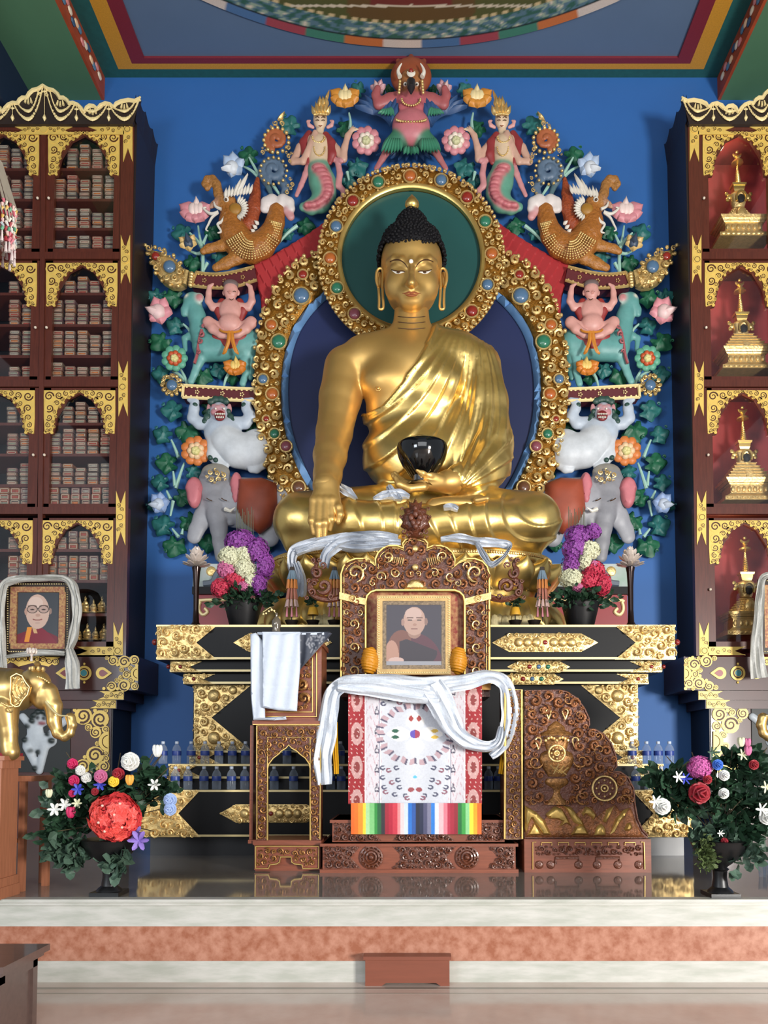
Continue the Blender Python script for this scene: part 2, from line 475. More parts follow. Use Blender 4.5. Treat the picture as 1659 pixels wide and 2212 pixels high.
# raised altar platform: polished top, nosing and three bands of stone on its riser
GRAN = mat('platform_granite', '8f877e', .07, noise=.25, nscale=25, spec=.65)
MARW = mat('white_marble', 'bbb9b2', .38, col2='a4a59b', nscale=3.2, stretch=(1, 1, 5), spec=.3)
MARR = mat('red_marble', 'ae7c67', .4, col2='8f5740', nscale=15, spec=.3)
mb = MB(); mb.box((-9, YF+.02, -.15), (9, YW, ZP)); struct(mb.build('floor', GRAN, smooth=False))
z1 = P(888, 1955, YF).z; z2 = P(888, 2001, YF).z; z3 = P(888, 2076, YF).z
mb = MB()
mb.box((-9, YF-.035, P(888, 1948, YF).z), (9, YF+.06, ZP+.003)); mb.box((-9, YF-.018, z1), (9, YF+.06, P(888, 1948.8, YF).z))
struct(mb.build('trim_2', MARW, smooth=False))
mb = MB(); mb.box((-9, YF, z2), (9, YF+.05, z1)); struct(mb.build('trim_3', MARW, smooth=False))
mb = MB(); mb.box((-9, YF+.004, z3), (9, YF+.05, z2)); struct(mb.build('trim_4', MARR, smooth=False))
mb = MB(); mb.box((-9, YF, 0), (9, YF+.05, z3)); struct(mb.build('baseboard_front', MARW, smooth=False))
# blue back wall and the dark side bays
mb = MB(); mb.box((-9, YW, 0), (9, YW+.25, HC+.6)); struct(mb.build('wall_back', BLUEW, smooth=False))
NAVY = mat('navy_beam', '14233c', .6); GREEN = mat('green_ceiling', '4f7a5c', .65, noise=.1, nscale=1)
TEAL = mat('teal_band', '1f5a58', .6, noise=.2, nscale=14); OCH = mat('ochre_band', 'c98f2c', .55, noise=.2, nscale=60)
MAR = mat('maroon_band', '7a2430', .55, noise=.15, nscale=60); SLATE = mat('slate_blue_panel', '5a6f8a', .6, noise=.06, nscale=1)
ORB = mat('orange_beam_side', 'a8492a', .55, noise=.25, nscale=5)
mb = MB(); mb.box((-XB, -6, HC), (XB, YW+.2, HC+.2)); struct(mb.build('ceiling', SLATE, smooth=False))
for s, nm in ((-1, 'left'), (1, 'right')):
    mb = MB(); mb.box((s*XB, -6, HS), (s*(XB+.04), YW, HC+.2)); struct(mb.build('trim_5', ORB, smooth=False))
    # painted garland along the beam side
    mb = MB(); y = 9.9; i = 0
    for i in range(46):
        yy = 10.0-i*.09; cc = ['e8d9c0', 'd98a86', '5a7f9a', 'f0c9a0', '3b5878'][i % 5]
        mb.setc(cc); mb.sph((s*(XB-.01), yy, HS+.16+.05*math.sin(i*1.9)), (.02, .06, .045), 7)
    o = mb.build('painted_garland', ATTR, col=True); tag(o, 'painted flower garland running along the orange ceiling beam on the %s' % nm, 'garland')
    mb = MB(); mb.box((s*(XB+.04), -6, HS), (s*5.2, YW, HS+.1)); struct(mb.build('ceiling', GREEN, smooth=False))
    mb = MB(); mb.box((s*5.2, -6, HS-.7), (s*6.0, YW, HS+.1)); struct(mb.build('trim_6', NAVY, smooth=False))
    mb = MB(); mb.box((s*6.0, -6, HS-.25), (s*9, YW, HS+.1)); struct(mb.build('ceiling', NAVY, smooth=False))
# coloured bands round the centre panel of the ceiling
x1, x2, x3 = [abs(onz(*q, HC).x) for q in ((256, 145), (285, 133), (311, 121))]
y1, y2, y3 = [onz(888, q, HC).y for q in (145, 133, 121)]
for n_, m_, xa, xb_, ya, yb in (('trim_7', TEAL, XB, x1, YW, y1), ('trim_8', OCH, x1, x2, y1, y2), ('trim_9', MAR, x2, x3, y2, y3)):
    mb = MB(); mb.box((-xa, yb, HC-.03), (xa, ya, HC+.01)); mb.box((-xa, -6, HC-.03), (-xb_, yb, HC+.01)); mb.box((xa, -6, HC-.03), (xb_, yb, HC+.01))
    struct(mb.build(n_, m_, smooth=False))
# painted mandala disc on the ceiling
def mandala():
    R = 5.63; yc = onz(888, 100, HC).y-R
    th = np.radians(np.concatenate([np.arange(40, 140, .4), np.arange(140, 400, 5)]))
    rr = np.concatenate([np.linspace(0, R-2.0, 10), np.arange(R-1.9, R+.001, .02)])
    n, m = len(th), len(rr)
    T, Rr = np.meshgrid(th, rr)
    X = Rr*np.cos(T); Y = Rr*np.sin(T); col = np.zeros(T.shape+(3,))
    seg = np.floor(np.degrees(T)/5.2).astype(int) % 5
    pal = np.array([lin(c) for c in ('9c4048', '4a6c95', 'cfc0b4', 'c06b35', '3f7a64')])
    f = (R-Rr)
    nz = np.sin(X*14+2*np.sin(Y*17))*np.sin(Y*31+2*np.sin(X*9))+.5*np.sin(X*37+3*np.sin(Y*29))*np.sin(Y*61)
    land = np.where((nz > .35)[..., None], lin('8fa08c'), np.where((nz < -.4)[..., None], lin('2f5a4c'), lin('526f7d')))
    land = np.where((nz > .95)[..., None], lin('cfc2ae'), land)
    col[:] = lin('4d4f24')
    a = f < .32; col[a] = land[a]
    sq = (f > .32) & (f < .365) & ((np.degrees(T)) % 1.5 < .8); col[sq] = lin('c9b184')
    b = (f >= .37) & (f < 1.1); col[b & (np.abs(X) < .8)] = lin('5c4420')
    col[(f < .135) & (f >= .11)] = lin('14181a')
    c = f < .11; col[c] = pal[seg[c]]
    inn = (Y > 0) & (np.abs(X) < .5) & (Y < R-.55); col[inn] = lin('6a2a22')
    edge = (np.abs(Y-(R-.565)) < .015) & (np.abs(X) < 1.5); col[edge] = lin('cdbfa8')
    V = np.stack([X, yc+Y, np.full_like(X, HC-.02)], -1).reshape(-1, 3)
    Fc = [(j*n+i, (j+1)*n+i, (j+1)*n+(i+1) % n, j*n+(i+1) % n) for j in range(m-1) for i in range(n)]
    o = mkobj('trim_10', V, Fc, ATTRM, col=col.reshape(-1, 3), smooth=False); struct(o)
mandala()
# ================================================================ CABINETS
GROOVE = mat('scroll_groove', '4a2410', .5)
def plate(mb, px, Y, t=.012, m=0): mb.pprism(px, Y-t, t, m)
def scroll(mb, c, r, Y, a0=0, cw=1, t=.012, ribbon=True, n=14, turns=1.5, md=0, mg=1):
    k = K(Y); p = P(c[0], c[1], Y); R = r*k
    V = [(p.x+R*math.cos(2*math.pi*i/n), Y-t, p.z+R*math.sin(2*math.pi*i/n)) for i in range(n)]
    V += [(x, Y, z) for x, _, z in V]
    Fc = [tuple(range(n))]+[(i, i+n, (i+1) % n+n, (i+1) % n) for i in range(n)]
    mb.add(V, Fc, md)
    if ribbon:
        N = 18; V = []; Fc = []
        for i in range(N+1):
            q = i/N; a = a0+cw*2*math.pi*turns*q; ra = R*(.80-.66*q); wd = R*.13*(1-.5*q)
            for e in (-1, 1): V.append((p.x+(ra+e*wd)*math.cos(a), Y-t-.0022, p.z-(ra+e*wd)*math.sin(a)))
        for i in range(N): Fc.append((2*i, 2*i+1, 2*i+3, 2*i+2))
        mb.add(V, Fc, mg)
BR = [(14, 14, 14), (38, 12, 10.5), (15, 40, 12), (33, 29, 8), (55, 8, 8), (46, 20, 5.5), (68, 6, 5.5), (78, 4, 4), (14, 60, 9.5), (26, 48, 6), (12, 76, 8.5), (23, 68, 4.5), (9, 88, 5.5), (18, 86, 4.5), (39, 36, 3.6), (61, 16, 4), (71, 11, 3.5), (29, 57, 3.6), (24, 79, 4), (20, 92, 3.4), (4, 92, 3), (48, 27, 3), (86, 3, 2.5)]
def bracket(mb, u, v, Y, sx=1, sc_=1.0):
    k = 1
    base = [(0, 0), (84, 0), (76, 8), (60, 13), (48, 22), (38, 32), (30, 46), (26, 62), (23, 80), (20, 90), (2, 92), (0, 60)]
    plate(mb, [(u+sx*x*sc_, v+y) for x, y in base], Y, .009)
    for i, (x, y, r) in enumerate(BR):
        scroll(mb, (u+sx*x*sc_, v+y), r*(.93 if r > 7 else 1), Y, a0=i*1.1, cw=sx*(1 if i % 2 else -1), t=.012+.0006*(i % 4), ribbon=r > 3.5, n=14 if r > 5 else 9)
def clasp(mb, u, v, Y, up=48, dn=48, w=10):
    px = []
    if up: px += [(u-w, v-up), (u, v-up+30), (u+w, v-up)]
    else: px += [(u-w, v-9), (u+w, v-9)]
    if dn: px += [(u+w, v+dn), (u, v+dn-30), (u-w, v+dn)]
    else: px += [(u+w, v+9), (u-w, v+9)]
    plate(mb, px, Y, .01); scroll(mb, (u, v), w*.92, Y, t=.018, ribbon=False, n=18)
    k = K(Y); p = P(u, v, Y)
    pts = [(p.x+w*.6*k*math.cos(a), Y-.019, p.z+w*.6*k*math.sin(a)) for a in np.linspace(0, 2*math.pi, 19)]
    mb.tube(pts, .0035, 5, 1)
    for d in ([-1] if up else [])+([1] if dn else []):
        for j in (1, 2):
            scroll(mb, (u+(3 if j == 1 else -3), v+d*(8+9*j)), 5.8, Y, a0=j, cw=d, t=.014)
def garland(mb, cu, Y, vtop, wid=31, vb=259):
    k = K(Y)
    for (hw, v0, v1) in ((wid, vtop(cu-wid), vb-2), (wid*.72, vtop(cu-wid*.7)+2, vb-19)):
        for i in range(-9, 10):
            t = i/9; v0 = vtop(cu+hw*t/max(abs(t), .01)*.98)+1; v = v1-(v1-v0)*abs(t)**2.2; u = cu+hw*t*(1-.12*(1-abs(t)))
            if abs(t) > .62: r = 1.1
            else: r = 1.6+2.3*(1-abs(t)/.62)
            r *= 1.3 if hw == wid else 1.1
            p = P(u, v, Y-.02); mb.sph((p.x, p.y, p.z), (r*k, .012, r*k), 7)
        for s in (-1, 1):
            pts = []; v0 = vtop(cu+s*hw*.98)+2
            for j in range(7):
                t = .5+.5*j/6; v = v1-(v1-v0)*t**2.2; pts.append(P(cu+s*hw*t, v, Y-.012))
            mb.tube(pts, .009, 5)
    for dx, dv in ((-7, 0), (0, 2), (7, 0)):
        p = P(cu+dx*.7, vtop(cu)+5+dv, Y-.015); q = P(cu+dx, vtop(cu)+15+dv, Y-.015)
        mb.tube([p, q], [.008, .016], 6)
CROWN = [(303, 211), (292, 216), (278, 214), (262, 217), (251, 222), (246, 229), (238, 223), (228, 221), (217, 226), (211, 233), (203, 227), (194, 226), (187, 231), (182, 240), (176, 232), (168, 224), (158, 220), (149, 221), (145, 214), (138, 209), (129, 209), (124, 200), (116, 193), (104, 190), (93.5, 183)]
def crown_v(u):
    c = sorted([(a, b) for a, b in CROWN]+[(187-a, b) for a, b in CROWN])
    return float(np.interp(u, [a for a, b in c], [b for a, b in c]))
PANE = bpy.data.materials.new('pane_glass'); PANE.use_nodes = True
nt = PANE.node_tree; nt.nodes.clear(); o_ = nt.nodes.new('ShaderNodeOutputMaterial'); g_ = nt.nodes.new('ShaderNodeBsdfGlossy'); t_ = nt.nodes.new('ShaderNodeBsdfTransparent'); m_ = nt.nodes.new('ShaderNodeMixShader')
g_.inputs['Roughness'].default_value = .03; m_.inputs[0].default_value = .055
nt.links.new(t_.outputs[0], m_.inputs[1]); nt.links.new(g_.outputs[0], m_.inputs[2]); nt.links.new(m_.outputs[0], o_.inputs[0])
YC = 9.5; YI = 9.56
TIERS = [(268, 284, 553), (553, 567, 829), (829, 842, 1104), (1104, 1123, 1402)]
COLS = [(102, 260), (-76, 86)]
def cabinet(S, label):
    T = (lambda u: u) if S < 0 else M
    root = thing('display_cabinet', P(T(93.5), 1850, 9.8), label, 'cabinet')
    def sb(mb, u0, v0, u1, v1, Y, d, m=None): mb.pbox(T(u0), v0, T(u1), v1, Y, d, m)
    # carcass
    mb = MB(); sb(mb, -100, 268, 290, 272, YC+.02, .68)
    xo = P(T(290), 600, YC).x; xo2 = P(T(270), 1410, YC).x; xi = P(T(-100), 600, YC).x
    zt = P(0, 262, YC).z; zb = P(0, 1417, YC).z
    s = S*.03
    mb.build('cabinet_top', BLACK if S < 0 else mat('red_niche_cloth', '8f2c2e', .7, noise=.3, nscale=2, stretch=(3, 1, .4)), root, smooth=False)
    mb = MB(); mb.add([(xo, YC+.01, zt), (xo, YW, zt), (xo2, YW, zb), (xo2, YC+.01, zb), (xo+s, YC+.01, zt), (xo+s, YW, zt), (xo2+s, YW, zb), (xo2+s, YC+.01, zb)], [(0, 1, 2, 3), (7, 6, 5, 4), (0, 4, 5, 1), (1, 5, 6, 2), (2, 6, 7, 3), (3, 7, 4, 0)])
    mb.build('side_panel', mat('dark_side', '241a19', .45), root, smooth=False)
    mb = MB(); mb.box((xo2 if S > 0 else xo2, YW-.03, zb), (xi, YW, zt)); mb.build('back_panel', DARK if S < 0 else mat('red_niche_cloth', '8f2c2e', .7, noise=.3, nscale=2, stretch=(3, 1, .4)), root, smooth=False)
    # frame posts and rails
    def post(ua, ub, ua2, ub2, v0=272, v1=1417, d=.08, Y=YC, nm='post'):
        mb = MB(); mb.pprism([(T(ua), v0), (T(ub), v0), (T(ub2), v1), (T(ua2), v1)], Y, d); return mb.build(nm, WOODR, root, smooth=False)
    post(262, 290, 246, 272); post(89, 99, 79, 89); post(-104, -76, -112, -84)
    for (va, vb, vc) in TIERS:
        mb = MB(); sb(mb, -100, va-9, 285 if va < 300 else 262, va+(14 if va < 300 else 6), YC+.004, .07); mb.build('rail', WOODR, root, smooth=False)
    # doors with glass, brackets and knobs
    for ci, (ul, ur) in enumerate(COLS):
        for ti, (va, vb, vc) in enumerate(TIERS):
            sh = -(ti*4.6); a, b = ul+sh+1, ur+sh-1
            m = MB(); fw = 11
            for q in ((a-6, vb-4, a+fw, vc), (b-fw, vb-4, b+4, vc), (a, vc-16, b, vc), (a, vb-4, b, vb+5)): sb(m, *q, YC+.02, .05)
            m.pprism([(T(a), vb), (T(b), vb), (T(b), vb+100), (T(b-22), vb+96), (T(b-30), vb+58), (T(b-52), vb+22), (T((a+b)/2), vb+9), (T(a+52), vb+22), (T(a+30), vb+58), (T(a+22), vb+96), (T(a), vb+100)], YC+.024, .03)
            d = m.build('door', WOODR, root, smooth=False)
            m = MB(); sb(m, a+5, vb+2, b-5, vc-6, YC+.055, .006); m.build('door_glass', PANE, d, smooth=False)
            m = MB()
            for e in (-1, 1):
                uu = a+1 if e > 0 else b-1
                bracket(m, T(uu), vb+1, YC+.02, sx=e*(1 if S < 0 else -1), sc_=(b-a)/2/88)
            m.build('scroll_bracket', [GPAINT, GROOVE], d, smooth=False)
            kn = MB(); uk = b-3 if ci == 1 else a+3
            if S > 0: uk = b-3
            p = P(T(uk), vb+(vc-vb)*.54, YC); kn.sph((p.x, YC-.012, p.z), .018, 8); kn.build('knob', mat('pale_knob', 'd9c9b4', .3), d)
    # shelves
    for ti, (va, vb, vc) in enumerate(TIERS):
        vs = [SHELVES[ti][j] for j in range(len(SHELVES[ti]))] if S < 0 else [vc-13]
        for v in vs:
            mb = MB(); sb(mb, -95, v, 268, v+6, YI+.01, .58); mb.build('shelf', WOODR, root, smooth=False)
    # clasps
    mb = MB()
    for i, (v, up, dn) in enumerate(((281, 0, 68), (562, 55, 50), (837, 57, 62), (1118, 58, 60), (1406, 62, 0))):
        mb = MB(); u = 276-(v-281)*.0185
        clasp(mb, T(u), v, YC, up, dn)
        if up == 0 or dn == 0:
            ue = u-90
            plate(mb, [(T(u-8), v-9), (T(ue), v-9), (T(ue+24), v), (T(ue), v+9), (T(u-8), v+9)], YC-.001, .009)
            for j in range(4): scroll(mb, (T(u-18-12*j), v+(2 if j % 2 else -2)), 5.6, YC, a0=j, cw=1 if j % 2 else -1, t=.013)
        if up == 0:
            plate(mb, [(T(160), v-9), (T(28), v-9), (T(50), v), (T(28), v+9), (T(160), v+9), (T(138), v)], YC-.001, .009)
            scroll(mb, (T(96), v), 8, YC, ribbon=False, t=.016)
            for j in range(4):
                for e in (-1, 1): scroll(mb, (T(96+e*(14+9*j)), v+(2 if j % 2 else -2)), 5.2, YC, a0=j, t=.013)
        mb.build('gold_clasp', [GPAINT, GROOVE], root, smooth=False)
    # crown board
    full = CROWN+[(187-a, b) for a, b in CROWN[-2::-1]]
    px = [(T(a), b) for a, b in full]+[(T(-100), 268), (T(287), 268)]
    mb = MB(); mb.pprism(px, YC-.05, .05); b = mb.build('crown_board', mat('dark_crown', '2c211e', .5), root, smooth=False)
    mb = MB(); pts = [P(T(a), v+2.5, YC-.055) for a, v in full]; mb.tube(pts, .026, 6)
    mb.tube([P(T(303), 209, YC-.06), P(T(296), 225, YC-.06), P(T(289), 240, YC-.06)], [.012, .009, .004], 5)
    for cu in (268.5, 200, 130, 61, -8, -78): garland(mb, T(cu), YC-.05, lambda u: crown_v(u if S < 0 else M(u))+3)
    for cu in (235, 165, 96, 27, -43):
        v0 = crown_v(cu)+4
        mb.tube([P(T(cu), v0, YC-.065), P(T(cu), 250, YC-.065)], .004, 4)
        p = P(T(cu), v0+9, YC-.06); mb.sph(p, (.03, .01, .012), 8); mb.sph(p, (.012, .012, .02), 8)
        mb.tube([P(T(cu), 248, YC-.06), P(T(cu), 255, YC-.06), P(T(cu), 262, YC-.06)], [.008, .024, .002], 8)
    p = P(T(93.5), 203, YC-.06); mb.tube([P(T(93.5+15*math.cos(a)), 202-6*abs(math.sin(a*1.5)), YC-.06) for a in np.linspace(0, math.pi, 16)], .006, 5)
    for e in (-1, 1): curl(mb, (T(93.5+e*7), 204), 5, YC-.055, 0, e, 1.2, .3)
    mb.build('crown_ornament', CREAM, b)
    mb = MB()
    jag = [(YC-.05, 211)]+[(YC-.05+.75*t, 211+14*abs(math.sin(t*9))) for t in np.linspace(.05, 1, 14)]
    V1 = []; xx = P(T(303), 211, YC).x
    for y, v in jag: V1.append((xx, y, P(0, v, YC).z))
    nj = len(V1); V2 = [(xo, y, P(0, 268, YC).z) for _, y, _ in V1]
    mb.add(V1+V2, [(i, i+1, i+1+nj, i+nj) for i in range(nj-1)]); mb.add([(x+S*.04, y, z) for x, y, z in V1+V2], [(i, i+nj, i+1+nj, i+1) for i in range(nj-1)])
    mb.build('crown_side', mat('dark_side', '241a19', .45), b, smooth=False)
    # plinth
    mb = MB(); sb(mb, -125, 1419, 298, 1491, YC-.06, .75); pl = mb.build('plinth_slab', mat('plinth_brown', '47201a', .4, noise=.2, nscale=5, coat=.2), root, smooth=False)
    mb = MB(); sb(mb, -100, 1492, 268, 1512, YC-.02, .7); sb(mb, -90, 1512, 252, 1531, YC+.02, .66); sb(mb, -80, 1531, 235, 1862, YC+.06, .62)
    pb = mb.build('plinth_base', mat('plinth_brown', '47201a'), root, smooth=False)
    mb = MB(); xo = P(T(298), 1450, YC).x
    mb.box((xo, YC-.05, P(0, 1491, YC).z), (xo-S*.02, YW, P(0, 1419, YC).z)); xo = P(T(235), 1600, YC).x
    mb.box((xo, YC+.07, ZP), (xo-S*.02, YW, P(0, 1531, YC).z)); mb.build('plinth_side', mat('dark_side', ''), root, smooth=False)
    mb = MB(); Y = YC-.06
    cp = [(T(298), 1419), (T(222), 1419), (T(248), 1438), (T(268), 1455), (T(246), 1472), (T(218), 1490), (T(298), 1490)]
    for i, (x, y, r) in enumerate(pack(cp, 13, 3, 3, [(T(298), 1455, 15)], None, 1500, 1.5)): scroll(mb, (x, y), r*1.02, Y, a0=i, cw=1 if i % 2 else -1, t=.012+.0006*(i % 5), ribbon=r > 4)
    plate(mb, [(T(298), 1439)]+[(T(298-16*math.cos(a)), 1455-16*math.sin(a)) for a in np.linspace(1.4, -1.4, 12)]+[(T(298), 1471)], Y, .02); mb.tube([P(T(298-10*math.cos(a)), 1455-10*math.sin(a), Y-.021) for a in np.linspace(1.4, -1.4, 12)], .004, 5, 1)
    mb.build('scroll_corner', [GPAINT, GROOVE], pl, smooth=False); mb = MB()
    plate(mb, [(T(10+x), 1419) for x in (0, 120)]+[(T(105), 1440), (T(70), 1432), (T(40), 1440)], Y, .008)
    for x in range(16, 126, 13): scroll(mb, (T(x), 1427+4*math.sin(x)), 8, Y, a0=x, cw=1 if x % 2 else -1, t=.012)
    mb.build('scroll_strip', [GPAINT, GROOVE], pl, smooth=False)
    # medallions
    med = MB()
    for cu, kind in ((222, 't'), (182, 'c'), (140, 'd')):
        p = P(T(cu), 1454, Y-.01); k = K(Y)
        if kind == 'c':
            for r, m_, dy in ((16, 0, 0), (11, 1, .004), (8.5, 0, .008), (7, 2, .012)):
                V = [(p.x+r*k*math.cos(a), Y-.012-dy, p.z+r*k*math.sin(a)) for a in np.linspace(0, 2*math.pi, 25)[:-1]]; med.add(V, [tuple(range(24))], m_)
            for e in (-1, 1): q = P(T(cu), 1454+e*20, Y-.01); med.sph(q, (.016, .01, .016), 8, 0)
        else:
            e = 1 if kind == 't' else -1
            for sc2, m_, dy in ((1, 0, 0), (.55, 3, .006)):
                pts = [(T(cu+e*20*sc2), 1454)]+[(T(cu-e*2*sc2-e*13*sc2*math.cos(a)), 1454-13*sc2*math.sin(a)) for a in np.linspace(2.2, -2.2, 16)]
                V = [tuple(P(x, y, Y-.012-dy)) for x, y in pts]
                if e*(-S) < 0: V = V[::-1]
                med.add(V, [tuple(range(len(V)))], m_)
    med.build('medallion', [GPAINT, GROOVE, mat('teal_stone', '4d8f98', .3), mat('red_stone', '8c2320', .3)], pl, smooth=False)
    mb = MB(); Y = YC+.06
    cp = [(T(235), 1532), (T(158), 1532), (T(172), 1560), (T(195), 1582), (T(214), 1600), (T(192), 1620), (T(170), 1650), (T(166), 1666), (T(235), 1666)]
    for i, (x, y, r) in enumerate(pack(cp, 19, 3.5, 5, [(T(235), 1602, 20)], None, 2000, 1.5)): scroll(mb, (x, y), r*1.02, Y, a0=i, cw=1 if i % 2 else -1, t=.012+.0006*(i % 5), ribbon=r > 4)
    plate(mb, [(T(235), 1580)]+[(T(235-22*math.cos(a)), 1602-22*math.sin(a)) for a in np.linspace(1.45, -1.45, 14)]+[(T(235), 1624)], Y, .022); mb.tube([P(T(235-14*math.cos(a)), 1602-14*math.sin(a), Y-.023) for a in np.linspace(1.4, -1.4, 14)], .005, 5, 1)
    for vv, uu in ((1502, 267), (1521, 250)):
        Yv = YC-.02 if vv < 1510 else YC+.02
        plate(mb, [(T(uu), vv-9), (T(uu-52), vv-9), (T(uu-34), vv), (T(uu-56), vv+9), (T(uu), vv+9)], Yv, .008)
        for j in range(4): scroll(mb, (T(uu-6-10*j), vv+(2 if j % 2 else -2)), 6, Yv, a0=j, cw=S, t=.012)
    mb.build('scroll_corner', [GPAINT, GROOVE], pb, smooth=False)
    # painted snow lion panel
    mb = MB(); sb(mb, 36, 1528, 150, 1668, YC+.045, .015, 0)
    mb.build('painted_panel', [mat('panel_dark', '1a1d1c', .5)], pb, smooth=False)
    c = PxClay(YC+.03, 2.0, S > 0)
    W_ = 'b9c0c6'
    c.e((88, 1555, 3), (17, 13, 6), W_); c.e((75, 1580, 3), (16, 18, 6), W_); c.e((78, 1605, 3), (28, 20, 6), W_); c.e((100, 1600, 3), (20, 14, 5), W_)
    c.c((62, 1565, 3), (48, 1548, 3), 7, 6, W_); c.c((60, 1615, 3), (75, 1650, 3), 9, 6, W_); c.c((95, 1615, 3), (84, 1665, 3), 8, 6, W_); c.c((110, 1585, 3), (135, 1560, 3), 7, 5, W_); c.c((135, 1560, 3), (150, 1548, 3), 6, 6, W_)
    c.e((92, 1562, -3), (6, 2.2, 3), '8a4a50', 1.5); c.e((83, 1551, -4), (2.6, 2.2, 2), '1a1a1a', 1); c.e((96, 1552, -4), (2.6, 2.2, 2), '1a1a1a', 1)
    for (x, y, r) in ((74, 1545, 7), (82, 1538, 7), (93, 1537, 6), (103, 1542, 7), (106, 1552, 5), (70, 1557, 6), (60, 1568, 5), (54, 1598, 6), (66, 1622, 5), (84, 1625, 5), (112, 1600, 6), (104, 1585, 5), (76, 1660, 6)): c.e((x, y, -2), (r, r*.8, 5), '1e2826', 1.5)
    c.e((100, 1545, 1), (8, 5, 4), '20302c', 2); c.e((70, 1548, 1), (6, 5, 4), '20302c', 2)
    c.build('painted_lion', ATTR, pb)
    return root
SHELVES = [(363, 429, 492, 543), (632, 700, 767, 817), (913, 980, 1046, 1092), (1186, 1253, 1325, 1386)]
cabL = cabinet(-1, 'tall carved cabinet on the left filled with wrapped scriptures behind glass doors')
cabR = cabinet(1, 'tall carved cabinet on the right with golden stupas in red niches')
# ---------------- wrapped scripture blocks
def bundle_mesh(i, tall=False):
    mb = MB(); w, h, d = .132, (.054 if not tall else .082), .42
    r = random.Random(i); b = .010
    prof = [(-w/2+b, 0), (w/2-b, 0), (w/2, b), (w/2, h-b), (w/2-b, h), (-w/2+b, h), (-w/2, h-b), (-w/2, b)]
    mb.quadbox(prof, 0, d, 0)
    for (a, z0, z1, wd) in ((.008, .012, h-.010, .006),):
        x0, x1 = -w/2+.014, w/2-.014
        for q in ((x0, z1-wd, x1, z1), (x0, z0, x1, z0+.004), (x0, z0, x0+.006, z1), (x1-.006, z0, x1, z1)): mb.box((q[0], -.004, q[1]), (q[2], .002, q[3]), 1)
    mb.box((-w/2+.026, -.003, h*.32), (w/2-.026, .002, h*.62), 2)
    cols = ['6a4a3c', '7b5446', '5c4a42', '8a5a3c', '6d4c4c', '74604c', '8a4a38', '59504a']
    fl = ['b08a78', 'a04a3c', '9a9488', 'c07038', '8a8f7c']
    o = mb.build('scripture_block', [mat('wrap_%d' % (i % 8), cols[i % 8], .7, noise=.4, nscale=30), mat('wrap_edge_%d' % (i % 3), ['b8aa94', 'a89880', 'c4b8a4'][i % 3], .6), mat('wrap_flap_%d' % (i % 5), fl[i % 5], .6, noise=.3, nscale=40)], smooth=False)
    o['label'] = ''
    return o
PROTO = [bundle_mesh(i) for i in range(10)]+[bundle_mesh(i, True) for i in range(10, 16)]
for o in PROTO: C.objects.unlink(o)
ORD = ['first', 'second', 'third', 'fourth', 'fifth', 'sixth', 'seventh', 'eighth']
CN = {0: 'brown', 1: 'rust', 2: 'grey', 3: 'orange', 4: 'olive'}
slots = []
TN = ['top', 'second', 'third', 'lowest']
for ti in range(4):
    vb = TIERS[ti][1]; 
    for si, v in enumerate(SHELVES[ti]):
        if ti == 3 and si > 1: continue
        for ci, (ul, ur) in enumerate(COLS):
            sh = -(ti*4.6); a, b = ul+sh+12, ur+sh-10
            n = 5 if ti < 3 else 6
            if ti == 2 and si == 3: n = 6
            tall = ti == 3 or (ti == 2 and si == 3)
            pitch = (b-a)/n
            for j in range(n):
                u = a+pitch*(j+.5)
                if u < 4: continue
                prev = (vb+14 if si == 0 else SHELVES[ti][si-1]+7); room = v-prev
                hh = 13.6 if tall else 9.7
                cnt = int(room/hh)
                if si == 0:
                    dv = abs(u-(a+b)/2)/((b-a)/2); cnt = max(1, int((room-4-dv*22)/hh))
                    if ci == 0 and (j == 0): continue
                elif not (ti == 3): cnt = max(3, cnt-random.choice([0, 0, 1, 1]))
                if ti == 2 and si == 2 and j in (2, 3, 4): cnt -= 1
                for l in range(cnt): slots.append((ti, si, ci, j, l, u, v, hh, tall))
random.shuffle(slots); slots.sort(key=lambda q: q[2])
rest = []
SH_ = ['arched', 'upper', 'middle', 'bottom']
for n_, (ti, si, ci, j, l, u, v, hh, tall) in enumerate(slots):
    Yb = 9.585+random.uniform(-.005, .012); p = P(u+random.uniform(-.8, .8), v, Yb)
    z = P(u, v, YI+.01).z+l*hh*K(9.585)*.995; i = random.randrange(10, 16) if tall else random.randrange(10)
    src = PROTO[i]
    if n_ < 300:
        o = src.copy(); C.objects.link(o); o.location = (p.x, Yb+.215, z+.002)
        sx = 1.03 if not tall else .88
        o.scale = (sx*random.uniform(.95, 1.03), 1, random.uniform(.95, 1.02)); o.rotation_euler = (0, math.radians(random.uniform(-1.2, 1.2)), 0)
        tag(o, '%s scripture block, %s up in %s stack, %s shelf, %s tier, %s column' % (CN[i % 5], ORD[l], ORD[j], SH_[si], TN[ti], 'right' if ci == 0 else 'left'), 'book', 'wrapped scriptures in the left cabinet')
    else: rest.append((i, p.x, Yb+.215, z))
V = []; Fc = []; mi = []
mats = []
for i, x, y, z in rest:
    me = PROTO[i].data; off = len(V); lo = PROTO[i].location
    V += [(q.co.x+x, q.co.y+y, q.co.z+z) for q in me.vertices]
    for f in me.polygons:
        m = me.materials[f.material_index]
        if m not in mats: mats.append(m)
        Fc.append([k+off for k in f.vertices]); mi.append(mats.index(m))
if rest:
    o = mkobj('scripture_blocks', V, Fc, mats, None, False, mi)
    tag(o, 'further stacks of wrapped scriptures behind the left door column of the left cabinet', 'book', 'wrapped scriptures in the left cabinet', 'stuff')
